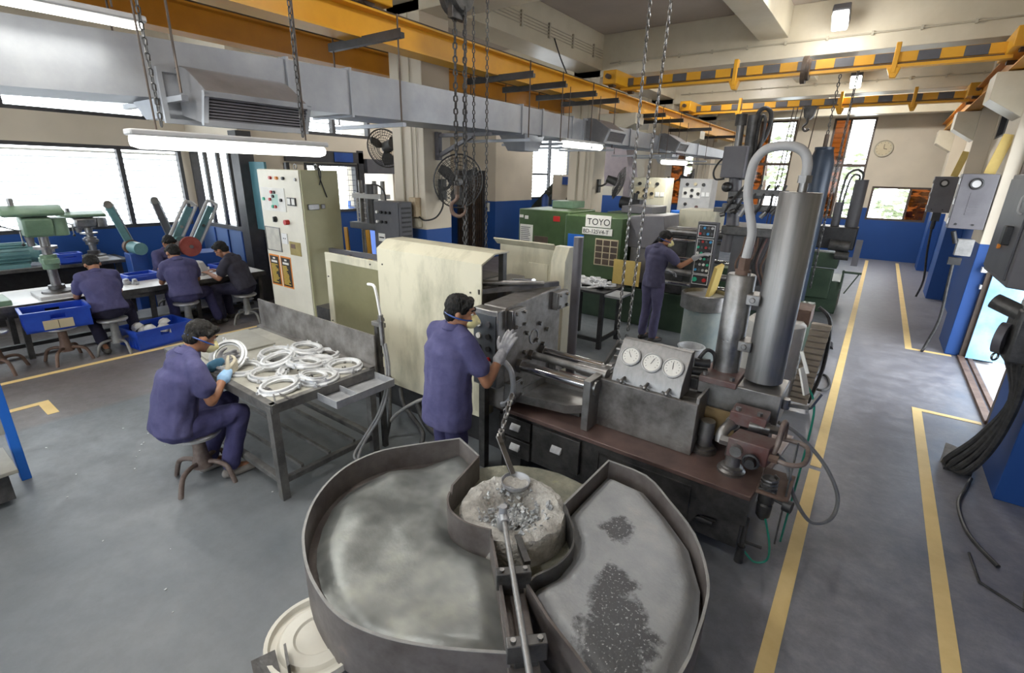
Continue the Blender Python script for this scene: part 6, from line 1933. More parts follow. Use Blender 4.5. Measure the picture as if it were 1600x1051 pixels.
def wall_fan(c, face, R0, label, wall_pt):
    """wire-caged industrial wall fan: cage rings, spokes, three blades, hub, motor, arm"""
    c, face = V(c), V(face).normalized()
    t = thing('wall_fan', label, 'fan', c)
    R = aim(face)
    cage = MB()
    for k in range(7):
        r = R0 * (0.22 + 0.78 * k / 6)
        dz = 0.10 * math.cos(k / 6 * 1.45)
        cage.torus(c + R @ V((0, 0, dz)), r, 0.0035 if k < 6 else 0.010, 30, 4, R)
        if k > 2:
            cage.torus(c - R @ V((0, 0, dz * 0.9)), r, 0.0035, 30, 4, R)
    for k in range(40):
        a = 2 * math.pi * k / 40
        pts = []
        for q in (0.2, 0.6, 1.0):
            kk = (q - 0.22) / 0.78 * 6
            pts.append(c + R @ V((R0 * q * math.cos(a), R0 * q * math.sin(a), 0.10 * math.cos(max(0, kk) / 6 * 1.45))))
        cage.tube(pts, 0.003, 4)
    part('wire_cage', cage, m_fan, t, kind='stuff')
    for k in range(3):
        a = 2 * math.pi * k / 3 + 0.5
        pl = [(0.05, -0.03), (R0 * 0.5, -0.09), (R0 * 0.88, -0.06), (R0 * 0.9, 0.05), (R0 * 0.5, 0.075), (0.05, 0.03)]
        mb = MB()
        for z in (-0.004, 0.004):
            mb.v += [tuple(c + R @ (rotz(a) @ V((x, y, z + y * 0.5)))) for x, y in pl]
        n_ = len(pl)
        mb.f = [tuple(range(n_ - 1, -1, -1)), tuple(range(n_, 2 * n_))] + [(i, (i + 1) % n_, n_ + (i + 1) % n_, n_ + i) for i in range(n_)]
        mb.m = [0] * len(mb.f)
        part('blade', mb, m_fan, t)
    part('hub', MB().lathe([(0, 0.06), (0.045, 0.05), (0.06, 0.0), (0.06, -0.03), (0, -0.03)], c, 20, R), m_steel, t)
    part('motor', MB().cyl(c - face * 0.05, c - face * 0.26, 0.085, 0.07, n=18), m_fan, t)
    part('wall_arm', MB().tube([c - face * 0.2, (c - face * 0.2 + V(wall_pt)) / 2 + V((0, 0, -0.05)), V(wall_pt)], 0.02, 8, sub=4), m_fan, t)
    part('wall_plate', MB().bx(wall_pt[0] - 0.02, wall_pt[0] + 0.05, wall_pt[1] - 0.06, wall_pt[1] + 0.06, wall_pt[2] - 0.14, wall_pt[2] + 0.14), m_fan, t, bev=0.006)
    return t


wall_fan((-4.70, 5.14, 2.29), (0.88, -0.45, -0.1), 0.35, 'black wire-caged wall fan on the first pillar behind the chains', (-5.1, 5.22, 2.17))
wall_fan((-4.45, 9.75, 2.28), (0.85, 0.35, -0.3), 0.33, 'black caged wall fan seen edge-on at the second pillar', (-5.1, 10.1, 2.2))
wall_fan((-4.45, 14.3, 2.35), (0.75, 0.3, -0.3), 0.33, 'dusty caged wall fan at the third pillar by the far cabinet', (-5.1, 14.5, 2.3))
wall_fan((-6.02, 5.02, 2.72), (-0.9, 0.25, -0.2), 0.27, 'dark wall fan on the window side of the first pillar, seen from behind', (-5.77, 5.15, 2.62))

# green machine with its lettered plate
t = thing('casting_machine', 'dark green casting machine with a white lettered plate', 'machine', (-4.2, 8.2, 0))
part('side_housing', MB().bx(-5.42, -4.35, 7.6, 8.6, 0.55, 1.80), m_green, t, bev=0.015)
part('front_cover', MB().bx(-4.33, -3.27, 7.45, 8.5, 0.75, 1.765), m_green, t, bev=0.015)
part('sloping_cover', MB().prism_y([(-3.25, 1.3), (-3.25, 1.80), (-2.70, 1.83), (-2.66, 1.62), (-2.9, 1.3)], 7.7, 8.4), m_boxgrey, t, bev=0.01)
part('grey_housing', MB().bx(-3.22, -2.6, 7.75, 8.4, 0.72, 1.40), mat('peeling_grey', (0.14, 0.135, 0.14), (0.22, 0.21, 0.21), 0.5, scale=4, c3=(0.40, 0.34, 0.26)), t, bev=0.01)
part('yellow_panel', MB().bx(-3.34, -2.88, 7.40, 7.42, 0.72, 1.12), m_wood, t)
part('base_block', MB().bx(-5.3, -0.5, 7.7, 8.7, 0, 0.62), m_dgreen, t, bev=0.01)
part('name_board', MB().bx(-3.93, -3.47, 7.435, 7.45, 1.60, 1.79), m_paper, t)
part('name_board', MB().bx(-3.98, -3.43, 7.430, 7.445, 1.475, 1.585), m_paper, t)
text_mesh('TOYO', 0.148, 'lettering', m_black, t, (-3.90, 7.434, 1.635), (1, 0, 0), (0, 0, 1))
text_mesh('BD-125V4-T', 0.092, 'lettering', m_black, t, (-3.965, 7.428, 1.497), (1, 0, 0), (0, 0, 1))
part('control_window', MB().bx(-5.06, -4.76, 7.585, 7.60, 1.0, 1.33), m_rail, t, bev=0.004)
part('data_plate', MB().bx(-5.38, -5.10, 7.585, 7.60, 1.05, 1.52), m_paper, t)
dl_ = MB()
for k in range(12):
    dl_.bx(-5.36, -5.14 - random.uniform(0, .05), 7.58, 7.586, 1.08 + k * 0.035, 1.092 + k * 0.035)
part('plate_text', dl_, m_metalgrey, t, kind='stuff')
part('red_sticker', MB().bx(-4.66, -4.53, 7.585, 7.60, 1.62, 1.71), m_ledr, t)
part('small_sticker', MB().bx(-5.40, -5.32, 7.585, 7.60, 1.64, 1.69), m_paper, t)
part('small_sticker', MB().bx(-5.28, -5.21, 7.585, 7.60, 1.62, 1.68), m_paper, t)
part('yellow_strip', MB().bx(-5.0, -4.985, 7.575, 7.59, 1.0, 1.1), m_yellow, t)
part('blue_board', MB().bx(-4.25, -3.95, 7.43, 7.45, 0.85, 1.45), m_bluepost, t)
part('hazard_sheet', MB().bx(-3.72, -3.31, 7.43, 7.45, 0.98, 1.42), m_clock, t)
hz = MB()
for i in range(3):
    for j in range(4):
        hz.bx(-3.70 + i * 0.135, -3.59 + i * 0.135, 7.42, 7.431, 1.0 + j * 0.105, 1.085 + j * 0.105)
part('hazard_marks', hz, m_rail, t, kind='stuff')
part('top_step', MB().bx(-5.2, -4.75, 8.4, 8.9, 1.80, 1.93), m_pgreen, t, bev=0.01)
# open die area with bars beside the standing worker
part('die_frame', MB().bx(-2.60, -1.75, 7.7, 7.9, 1.55, 1.68).bx(-2.6, -2.3, 7.75, 8.4, 0.62, 1.55), m_dark, t, bev=0.01, kind='stuff')
for z, r in ((1.62, 0.05), (1.50, 0.03), (1.22, 0.035), (1.0, 0.05), (0.82, 0.04)):
    part('tie_bar', MB().cyl((-2.6, 7.65, z), (-0.9, 7.65, z), r, n=16), m_chrome if r < 0.05 else m_steel, t)
part('shot_housing', MB().bx(-1.60, -0.9, 7.5, 8.4, 0.62, 1.66), m_metalgrey, t, bev=0.012)
part('cross_head', MB().bx(-1.75, -0.75, 7.4, 8.3, 1.66, 1.78), m_dark, t, bev=0.01)
# copper-coloured hoses in a bundle
for k in range(8):
    x = -1.42 + k * 0.055
    part('hose', MB().tube([(x, 7.42, 1.65), (x + 0.05 * math.sin(k), 7.35, 1.45), (x - 0.06, 7.36, 1.25), (x + 0.04, 7.42, 1.0)], 0.014, 8, sub=4), (m_rustb, m_rubber, m_red)[k % 3], t)

t = thing('pendant_panel', 'tall push-button panel with coloured lamps the worker is pressing', 'panel', (-1.881, 7.2, 0.6))
hp = part('housing', MB().bx(-2.020, -1.748, 7.18, 7.30, 0.78, 1.83), m_metalgrey, t, bev=0.01)
part('face', MB().bx(-1.999, -1.768, 7.172, 7.182, 0.82, 1.81), m_black, hp)
fr = MB()
for z0, z1 in ((1.62, 1.79), (1.10, 1.60), (0.95, 1.09)):
    fr.frame_y(-1.994, -1.773, z0, z1, 0.008, 7.168, 7.175)
part('white_border', fr, m_white, hp, kind='stuff')
cols = [m_metalgrey, m_ledg, m_metalgrey, m_ledr, m_black, m_metalgrey, m_metalgrey, m_black]
for r_, z in enumerate((1.75, 1.67, 1.56, 1.48, 1.40, 1.32, 1.24, 1.16)):
    for j in range(4):
        m = [m_metalgrey, m_ledg, m_metalgrey, m_ledr, m_paper, m_ledb, m_metalgrey, m_lightgrey][(r_ * 3 + j * 5) % 8]
        x = -1.963 + j * 0.052
        part('panel_button', MB().cyl((x, 7.172, z), (x, 7.15, z), 0.018, n=10), m, hp)
part('panel_button', MB().cyl((-1.953, 7.172, 1.02), (-1.953, 7.145, 1.02), 0.032, n=14), m_ledg, hp)
part('panel_button', MB().cyl((-1.820, 7.172, 1.02), (-1.820, 7.145, 1.02), 0.028, n=14), m_ledr, hp)
part('stand', MB().bx(-1.953, -1.809, 7.2, 7.3, 0, 0.78), m_dark, t)
solo('yellow_plate', MB().add([(-1.66, 6.7, 0.86), (-1.62, 6.7, 0.86), (-1.56, 6.72, 1.28), (-1.60, 6.72, 1.30), (-1.66, 7.1, 0.86), (-1.62, 7.1, 0.86), (-1.56, 7.1, 1.28), (-1.60, 7.1, 1.30)],
     [(0, 1, 2, 3), (7, 6, 5, 4), (0, 4, 5, 1), (1, 5, 6, 2), (2, 6, 7, 3), (3, 7, 4, 0)]), m_wood, 'yellow edged guard plate leaning beside the button panel', 'plate')

# vertical extractor column above that machine
t = thing('extractor_column', 'grey vertical hydraulic column with cables and a grey box, tallest behind the accumulators', 'machine', (-1.6, 7.7, 0.6))
part('main_column', MB().cyl((-1.66, 7.62, 1.78), (-1.72, 7.62, 2.45), 0.085, n=20), m_boxgrey, t)
part('column_base', MB().cyl((-1.66, 7.62, 1.40), (-1.66, 7.62, 1.8), 0.12, 0.09, n=20), m_boxgrey, t)
part('cylinder_tube', MB().cyl((-1.74, 7.6, 2.4), (-1.76, 7.6, 3.14), 0.05, n=16), m_brush, t)
part('cylinder_cap', MB().cyl((-1.76, 7.6, 3.10), (-1.76, 7.6, 3.24), 0.075, n=12), m_dark, t)
part('cylinder_tube', MB().cyl((-1.58, 7.6, 2.4), (-1.60, 7.6, 3.22), 0.08, n=16), m_dark, t)
part('grey_box', MB().bx(-1.88, -1.58, 7.40, 7.58, 2.42, 2.83), m_boxgrey, t, bev=0.012)
part('cable_loop', MB().tube([(-1.55, 7.6, 2.6), (-1.56, 7.6, 3.0), (-1.56, 7.6, 3.24), (-1.48, 7.6, 3.30), (-1.40, 7.6, 3.22), (-1.41, 7.6, 3.0), (-1.48, 7.6, 2.82), (-1.52, 7.6, 2.6)], 0.028, 10, sub=5), m_rubber, t)
part('cable_loop', MB().tube([(-1.50, 7.55, 2.6), (-1.52, 7.55, 3.0), (-1.50, 7.55, 3.2), (-1.45, 7.55, 3.15), (-1.45, 7.55, 2.9), (-1.50, 7.55, 2.6)], 0.02, 8, sub=5), m_rubber, t)
part('side_cable', MB().tube([(-1.86, 7.55, 2.72), (-1.96, 7.55, 2.62), (-2.01, 7.55, 2.50), (-1.97, 7.55, 2.40), (-1.85, 7.55, 2.41)], 0.013, 8, sub=5), m_rubber, t)
part('cross_arm', MB().bx(-1.8, -0.98, 7.45, 7.6, 2.0, 2.08).bx(-1.75, -1.3, 7.5, 7.6, 2.16, 2.25), m_dark, t, bev=0.006, kind='stuff')
part('sloping_arm', MB().bar((-1.02, 7.5, 2.08), (-1.22, 7.5, 1.3), 0.10, 0.05), m_boxgrey, t)
part('sloping_arm', MB().bar((-1.0, 7.45, 2.24), (-1.5, 7.45, 2.24), 0.06, 0.08), m_dark, t)
for k in range(6):
    part('fitting', MB().cyl((-1.80 + k * 0.13, 7.42, 1.92 + 0.05 * (k % 2)), (-1.74 + k * 0.13, 7.42, 1.94 + 0.06 * (k % 3)), 0.03, n=10), (m_steel, m_dark)[k % 2], t)
    part('hose', MB().tube([(-1.75 + k * 0.13, 7.44, 1.95), (-1.70 + k * 0.13, 7.40, 2.08), (-1.62 + k * 0.11, 7.42, 2.2), (-1.55 + k * 0.1, 7.5, 2.34)], 0.016, 8, sub=4), m_rubber, t)
part('ball_joint', MB().sph((-1.79, 7.5, 2.30), 0.07, 12, 8).sph((-1.70, 7.5, 2.12), 0.06, 12, 8).bx(-1.9, -1.6, 7.42, 7.6, 1.96, 2.02), m_dark, t, kind='stuff')
# dark blue cylinder held by a chain
t = thing('blue_cylinder', 'dark blue gas cylinder standing behind the accumulators, chained from above', 'cylinder', (-0.87, 9.2, 0.62))
part('shell', MB().lathe([(0, 0.0), (0.165, 0.0), (0.17, 0.05), (0.17, 2.68), (0.135, 2.82), (0.125, 2.86), (0.13, 2.87), (0.13, 2.90), (0, 2.90)], (-0.87, 9.2, 0), 32), m_bluecyl, t)
part('valve', MB().cyl((-0.87, 9.2, 2.90), (-0.87, 9.2, 3.08), 0.03, n=10), m_rail, t)
part('lifting_chain', chain_links((-0.87, 9.2, 3.08), (-0.87, 9.24, 3.90), 0.07, 0.045, 0.008), m_dark, t, kind='stuff')
solo('crane_fall_chain', chain_links((-0.66, 9.26, 3.95), (-0.66, 9.26, 0.7), 0.07, 0.045, 0.008), m_dark, 'slack chain hanging from the nearer striped crane beside the blue cylinder', 'chain', kind='stuff')

# table with castings in front of the green machine
t = thing('casting_table', 'small black table covered with bright castings before the green machine', 'table', (-3.25, 6.45, 0))
part('top', MB().bx(-3.62, -2.85, 6.10, 6.80, 0.82, 0.85), m_black, t)
part('side_tray', MB().bx(-2.85, -2.62, 6.10, 6.5, 0.80, 0.83), m_aludull, t)
for x, y in ((-3.57, 6.15), (-2.9, 6.15), (-2.9, 6.75), (-3.57, 6.75)):
    part('leg', MB().bx(x - 0.03, x + 0.03, y - 0.03, y + 0.03, 0, 0.82), m_black, t)
part('low_stretcher', MB().bx(-3.57, -2.9, 6.13, 6.17, 0.10, 0.15), m_black, t)
part('low_stretcher', MB().bx(-2.92, -2.88, 6.15, 6.75, 0.10, 0.15), m_black, t)
cast0 = None
for k in range(16):
    x, y, z = random.uniform(-3.55, -2.95), random.uniform(6.2, 6.72), 0.85 + 0.035 * (k // 8)
    if cast0 is None:
        cast0 = thing('bright_casting', 'bright jagged aluminium casting in the heap on the small black table', 'casting', (0, 0, 0), 'castings heaped on the black table')
        part('plate', MB().bx(-0.10, 0.10, -0.06, 0.06, 0, 0.02).lathe([(0.02, 0.02), (0.05, 0.02), (0.045, 0.055), (0.03, 0.055), (0.02, 0.02)], (0.02, 0, 0), 12), m_alu, cast0, local=True, bev=0.004)
        part('sprue', MB().bar((-0.10, 0, 0.01), (-0.17, 0.03, 0.02), 0.03).bar((0.08, 0.05, 0.01), (0.12, 0.1, 0.02), 0.025), m_alu, cast0, local=True, kind='stuff')
        c_ = cast0
    else:
        c_ = dup(cast0)
    c_.location = (x, y, z)
    c_.rotation_euler = (random.uniform(-.25, .25), random.uniform(-.25, .25), random.uniform(0, 6))
solo('floor_bucket', MB().lathe([(0, 0.0), (0.13, 0.0), (0.16, 0.30), (0.175, 0.31), (0.175, 0.32), (0.155, 0.32), (0.12, 0.06), (0, 0.05)], (-1.62, 6.25, 0), 28), m_alu, 'shiny round metal bucket behind the gauge console', 'bucket')
# crucible tank and whitish furnace drum behind the accumulators
t = thing('holding_furnace', 'grey-green drum furnace with a broad steel collar beside the worker', 'furnace', (-1.72, 6.75, 0))
part('drum', MB().lathe([(0, 0), (0.25, 0), (0.25, 0.75), (0, 0.75)], (-1.68, 6.8, 0), 32), mat('streaked_grey_green', (0.20, 0.25, 0.25), (0.30, 0.33, 0.31), 0.6, scale=4), t)
part('collar', MB().lathe([(0.26, 0.70), (0.31, 0.72), (0.31, 0.92), (0.29, 0.93), (0.28, 0.90), (0.26, 0.74), (0.26, 0.70)], (-1.68, 6.8, 0), 36), m_steel, t)
part('bath', MB().cyl((-1.68, 6.8, 0.86), (-1.68, 6.8, 0.88), 0.275, n=32), m_aludull, t)
t = thing('white_furnace', 'whitish drum furnace with a ribbed cable chain, behind the big accumulator', 'furnace', (-0.62, 5.9, 0))
part('drum', MB().lathe([(0, 0), (0.28, 0), (0.29, 0.03), (0.29, 0.92), (0.25, 0.96), (0, 0.96)], (-0.66, 5.9, 0), 36), mat('chalky_white', (0.48, 0.47, 0.45), (0.62, 0.61, 0.58), 0.7, scale=3), t)
part('fire_brick', MB().bx(-0.70, -0.36, 5.95, 6.35, 0.90, 1.08), m_rustb, t, bev=0.01)
for k in range(14):
    z = 0.08 + k * 0.066
    part('chain_rib', MB().bx(-0.38 + 0.004 * k, -0.20 + 0.004 * k, 5.80, 5.90, z, z + 0.045), mat('dirty_tan', (0.28, 0.24, 0.19), (0.36, 0.31, 0.25), 0.7) if k == 0 else bpy.data.materials['dirty_tan'], t)
part('cable', MB().tube([(-0.3, 5.9, 1.15), (-0.17, 5.9, 1.0), (-0.14, 5.9, 0.5), (-0.2, 5.95, 0.05)], 0.02, 8, sub=5), m_rubber, t)
t = thing('plug_cable', 'tangled dark cable with a round plug lying on the floor by the yellow line', 'cable', (-0.25, 6.7, 0))
part('cord', MB().tube([(-0.26, 6.6, 0.02), (-0.12, 6.5, 0.03), (-0.05, 6.75, 0.02), (-0.12, 7.1, 0.02), (-0.28, 7.0, 0.03), (-0.30, 6.75, 0.04), (-0.2, 6.6, 0.05), (-0.25, 6.9, 0.04), (-0.22, 7.3, 0.02), (-0.21, 7.9, 0.02), (-0.2, 8.5, 0.02)], 0.016, 8, sub=6), m_rubber, t)
part('plug', MB().cyl((-0.20, 8.45, 0.0), (-0.2, 8.55, 0.06), 0.07, 0.05, n=14), m_black, t)
part('wire_tangle', MB().tube([(-0.35 + 0.12 * math.sin(k * 2.1), 6.75 + 0.16 * math.cos(k * 1.7), 0.03 + 0.02 * (k % 4)) for k in range(22)], 0.010, 6, sub=3), m_rail, t)

# far machine with dark twin cylinders
t = thing('casting_machine', 'dark green casting machine at the far aisle with twin black cylinders', 'machine', (-1.0, 11.3, 0))
part('bed', MB().bx(-3.6, -0.30, 10.9, 11.9, 0.0, 0.62), m_dgreen, t, bev=0.012)
part('front_hatch', MB().bx(-1.15, -0.45, 10.80, 10.9, 0.28, 0.85), m_dgreen, t, bev=0.02)
part('green_block', MB().bx(-0.95, -0.42, 10.85, 11.3, 0.86, 1.14), m_dgreen, t, bev=0.012)
part('orange_sign', MB().bx(-0.97, -0.83, 10.80, 10.85, 0.90, 1.0), m_orange, t)
part('manifold', MB().bx(-0.86, -0.24, 10.85, 11.4, 1.22, 1.62), m_black, t, bev=0.02)
part('valve_body', MB().cyl((-0.62, 10.82, 1.3), (-0.3, 10.82, 1.28), 0.10, n=14).cyl((-0.5, 10.80, 1.12), (-0.28, 10.80, 1.12), 0.08, n=12), m_dark, t, kind='stuff')
part('side_plate', MB().bx(-0.22, -0.12, 10.82, 10.86, 0.95, 1.42), m_boxgrey, t)
for x, r, z1 in ((-0.62, 0.07, 2.05), (-0.36, 0.105, 2.45)):
    part('accumulator_tube', MB().cyl((x, 11.1, 1.6), (x, 11.1, z1), r, n=22), m_metalgrey, t)
part('pipe', MB().tube([(-0.36, 11.1, 2.45), (-0.37, 11.1, 2.56), (-0.48, 11.1, 2.62), (-0.60, 11.1, 2.52), (-0.63, 11.1, 2.2), (-0.63, 11.1, 2.05)], 0.02, 8, sub=5), m_dark, t)
part('pipe', MB().tube([(-0.40, 11.15, 2.45), (-0.42, 11.15, 2.52), (-0.50, 11.15, 2.53), (-0.55, 11.15, 2.4), (-0.58, 11.15, 2.0)], 0.016, 8, sub=5), m_dark, t)
part('dial_box', MB().bx(-1.32, -0.84, 11.0, 11.2, 1.60, 1.88), m_metalgrey, t, bev=0.01)
for x in (-1.02, -0.90):
    part('dial', MB().cyl((x, 11.0, 1.80), (x, 10.97, 1.80), 0.055, n=18), m_white, t)
part('green_column', MB().bx(-1.5, -0.95, 11.0, 11.5, 0.62, 1.6), m_pgreen, t, bev=0.02)
part('guard_cover', MB().bx(-3.05, -2.38, 9.5, 10.2, 1.45, 1.85), m_machine, t, bev=0.02)
part('cover_base', MB().bx(-3.05, -2.38, 9.6, 10.2, 0.62, 1.45), m_dark, t)
part('bracket', MB().bx(-0.32, -0.02, 10.84, 10.9, 0.80, 0.84).bar((-0.3, 10.87, 0.5), (-0.3, 10.87, 0.85), 0.03).bar((-0.05, 10.87, 0.82), (-0.22, 10.87, 0.42), 0.02), m_dgreen, t, kind='stuff')

# far control cabinets
for k, (x0, x1, y, m) in enumerate(((-4.95, -4.10, 11.6, m_machine), (-4.25, -3.45, 13.0, m_lightgrey))):
    y0 = y
    t = thing('control_cabinet', ['pale yellow-green control cabinet behind the green machine', 'grey-cream control cabinet with a dusty fan before it, past the pale yellow-green one'][k], 'cabinet', ((x0 + x1) / 2, y, 0))
    part('body', MB().bx(x0, x1, y0, y0 + 0.5, 0, 2.40), m, t, bev=0.01)
    W = x1 - x0
    for u, z, mm in ((0.25, 2.26, m_black), (0.5, 2.27, m_clock), (0.75, 2.26, m_black), (0.22, 2.05, m_black), (0.42, 2.12, m_black), (0.42, 1.98, m_black), (0.62, 2.04, m_black), (0.26, 1.78, m_black), (0.62, 1.72, m_red)):
        part('knob', MB().cyl((x0 + u * W, y0, z), (x0 + u * W, y0 - 0.04, z), 0.04, n=10), mm, t)
    part('mimic_panel', MB().bx(x0 + 0.12 * W, x0 + 0.68 * W, y0 - 0.008, y0, 1.93, 2.18), m_paper if k else m_clock, t)
    for u in (0.72, 0.86):
        part('panel_meter', MB().bx(x0 + u * W, x0 + (u + 0.10) * W, y0 - 0.02, y0, 1.98, 2.08), m_white, t)
    part('notice', MB().bx(x0 + 0.05 * W, x0 + 0.38 * W, y0 - 0.01, y0, 1.35, 1.62), m_white, t)
    part('plate', MB().bx(x0 + 0.58 * W, x0 + 0.82 * W, y0 - 0.01, y0, 1.40, 1.52), m_orange if k == 0 else m_steel, t)
# blue drums between
for k, (x, y) in enumerate(((-4.72, 10.6), (-3.85, 12.3))):
    t = thing('oil_drum', ['bright blue drum beside the second pillar', 'bright blue drum between the two far cabinets'][k], 'drum', (x, y, 0))
    part('shell', MB().lathe([(0, 0), (0.29, 0), (0.29, 0.3), (0.30, 0.31), (0.29, 0.32), (0.29, 0.6), (0.30, 0.61), (0.29, 0.62), (0.29, 0.9), (0, 0.9)], (x, y, 0.75), 30), m_bluepost, t)
    part('pallet', MB().bx(x - 0.35, x + 0.35, y - 0.35, y + 0.35, 0, 0.75), m_dgreen, t)
t = thing('black_gearbox', 'black pump and gearbox cluster before the blue drum', 'machine', (-4.4, 10.3, 0))
part('pump', MB().cyl((-4.55, 10.2, 1.88), (-4.3, 10.2, 1.85), 0.13, n=14).bx(-4.4, -4.1, 10.1, 10.35, 1.7, 1.95).cyl((-4.2, 10.1, 1.95), (-4.2, 10.1, 2.08), 0.05, n=10), m_black, t, kind='stuff')
part('stand', MB().bx(-4.5, -4.1, 10.1, 10.4, 0, 1.7), m_dgreen, t)
# low dark-green machine housing behind the grey cover
t = thing('machine_housing', 'low dark green machine housing with a grey lid behind the lettered machine', 'machine', (-3.4, 9.4, 0))
part('body', MB().bx(-4.3, -3.1, 9.0, 9.8, 0, 1.75), m_dgreen, t, bev=0.015)
part('lid', MB().bx(-4.0, -3.4, 9.0, 9.8, 1.75, 1.88), m_boxgrey, t, bev=0.01)

# ---- stair well
t = thing('steel_stair', 'dark steel stair rising behind the green machine', 'stair', (-9.3, 14.6, 0))
for k in range(9):
    part('tread', MB().bx(-10.35 + k * 0.2, -10.13 + k * 0.2, 14.3, 15.2, 0.62 + k * 0.2, 0.66 + k * 0.2), m_stair, t)
    part('riser', MB().bx(-10.35 + k * 0.2, -10.33 + k * 0.2, 14.3, 15.2, 0.44 + k * 0.2, 0.62 + k * 0.2), m_stair, t)
part('stringer', MB().bar((-10.45, 14.3, 0.45), (-8.5, 14.3, 2.36), 0.04, 0.22), m_stair, t)
part('newel_post', MB().bx(-10.2, -10.14, 14.22, 14.28, 0.0, 2.44), m_black, t)
part('hand_rail', MB().bx(-10.2, -9.05, 14.22, 14.27, 2.40, 2.45), m_black, t)
part('landing_block', MB().bx(-10.75, -10.35, 14.3, 15.2, 0, 0.62), m_stair, t)
solo('stair_flight', MB().prism_y([(-8.4, 5.04), (-7.3, 5.04), (-6.72, 2.35), (-7.6, 2.35)], 15.5, 16.2).prism_y([(-7.6, 2.35), (-6.72, 2.35), (-6.72, 0.0), (-6.9, 0.0), (-6.9, 2.1), (-7.6, 2.1)], 15.5, 16.2), mat('lavender_soffit', (0.38, 0.34, 0.38), (0.43, 0.39, 0.42), 0.6), 'pale mauve underside of the upper stair flight', 'stair')
for k, x in enumerate((-6.9, -6.2)):
    t = thing('fire_extinguisher', ['dark blue bottle standing by the stair, left of a pair', 'dark fire bottle hanging by the second pillar, right of a pair'][k], 'extinguisher', (x, 10.8, 1.4))
    part('bottle', MB().lathe([(0, 0), (0.09, 0), (0.09, 0.45), (0.05, 0.52), (0.025, 0.54), (0, 0.54)], (x, 10.8, 1.40), 18), m_navy if k == 0 else m_rail, t)
    part('valve_head', MB().cyl((x, 10.8, 1.94), (x, 10.8, 2.04), 0.02, n=8).bar((x, 10.8, 2.02), (x + 0.12, 10.8, 2.0), 0.025), m_ledr if k else m_black, t)
    part('shelf', MB().bx(x - 0.15, x + 0.15, 10.65, 10.95, 0, 1.40), m_dgreen, t)
solo('blue_switch_box', MB().bx(-8.35, -8.05, 14.02, 14.10, 2.12, 2.36), m_navy, 'small dark blue box on the cream landing wall by the stair', 'box')
solo('fire_point_sign', MB().bx(-9.44, -9.36, 11.58, 11.60, 1.33, 1.58).bx(-9.42, -9.38, 11.57, 11.58, 1.44, 1.53), m_paper, 'tiny white plate beside the slatted gate', 'sign')

# ================================================================ RIGHT: cabinets on the pillars, clock, door things
solo_c = thing('wall_clock', 'round cream wall clock on the end wall', 'clock', (-0.29, 20.0, 3.43))
CR = aim((0, -1, 0))
part('case', MB().lathe([(0, 0), (0.24, 0), (0.25, 0.03), (0.235, 0.06), (0.21, 0.05), (0, 0.05)], (-0.29, 20.05, 3.43), 36, CR), m_conduit, solo_c)
part('dial', MB().lathe([(0, 0.053), (0.205, 0.053)], (-0.29, 20.05, 3.43), 36, CR), m_clock, solo_c)
part('hand', MB().bar((-0.29, 19.985, 3.43), (-0.29, 19.985, 3.56), 0.014, 0.01, (0, 1, 0)), m_rail, solo_c)
part('hand', MB().bar((-0.29, 19.985, 3.43), (-0.20, 19.985, 3.41), 0.018, 0.01, (0, 1, 0)), m_rail, solo_c)
tk = MB()
for k in range(12):
    a = k * math.pi / 6
    tk.bar((-0.29 + 0.17 * math.cos(a), 19.99, 3.43 + 0.17 * math.sin(a)), (-0.29 + 0.195 * math.cos(a), 19.99, 3.43 + 0.195 * math.sin(a)), 0.010, 0.01, (0, 1, 0))
part('hour_marks', tk, m_rail, solo_c, kind='stuff')


def pillar_cab(x0, x1, y, z0, z1, lab):
    t = thing('electrical_cabinet', lab, 'cabinet', ((x0 + x1) / 2, y, z0))
    part('housing', MB().bx(x0, x1, y, y + 0.25, z0, z1), m_boxgrey, t, bev=0.008)
    part('fan_grille', MB().torus(((x0 + x1) / 2 - 0.02, y - 0.006, z1 - 0.13), 0.062, 0.016, 24, 8, aim((0, -1, 0))), m_black, t)
    part('fan_face', MB().cyl(((x0 + x1) / 2 - 0.02, y, z1 - 0.13), ((x0 + x1) / 2 - 0.02, y - 0.01, z1 - 0.13), 0.055, n=20), m_lightgrey, t)
    for k in range(8):
        z = z1 - 0.26 - k * 0.038
        part('louvre', MB().bx(x0 + 0.14, x0 + 0.27, y - 0.006, y, z - 0.010, z + 0.010), m_boxgrey, t)
    for x in (x0 + 0.08, x1 - 0.12):
        part('latch', MB().cyl((x, y, z0 + 0.06), (x, y - 0.012, z0 + 0.06), 0.014, n=8), m_black, t)
    for z in (z0 + 0.1, (z0 + z1) / 2, z1 - 0.1):
        part('hinge', MB().cyl((x0 - 0.012, y + 0.02, z - 0.04), (x0 - 0.012, y + 0.02, z + 0.04), 0.012, n=8), m_lightgrey, t)
    return t


pillar_cab(0.82, 1.20, 9.30, 1.82, 2.55, 'violet grey electrical cabinet on the pillar beside the yard doorway')
pillar_cab(0.80, 1.18, 13.8, 1.84, 2.56, 'violet grey electrical cabinet on the pillar farther down the aisle')
t = thing('socket_box', 'grey socket box and black plugs under the nearer violet grey cabinet', 'box', (1.05, 9.35, 1.4))
part('box_body', MB().bx(0.98, 1.16, 9.30, 9.42, 1.45, 1.68), m_hosegrey, t, bev=0.008)
part('plug', MB().cyl((0.96, 9.30, 1.62), (0.90, 9.28, 1.78), 0.03, n=10).bx(0.94, 1.08, 9.28, 9.36, 1.32, 1.42), m_black, t, kind='stuff')
part('cable', MB().tube([(1.0, 9.3, 1.35), (1.02, 9.3, 1.0), (1.05, 9.34, 0.5), (0.98, 9.3, 0.08), (0.95, 9.2, 0.02)], 0.02, 8, sub=5), m_rubber, t)
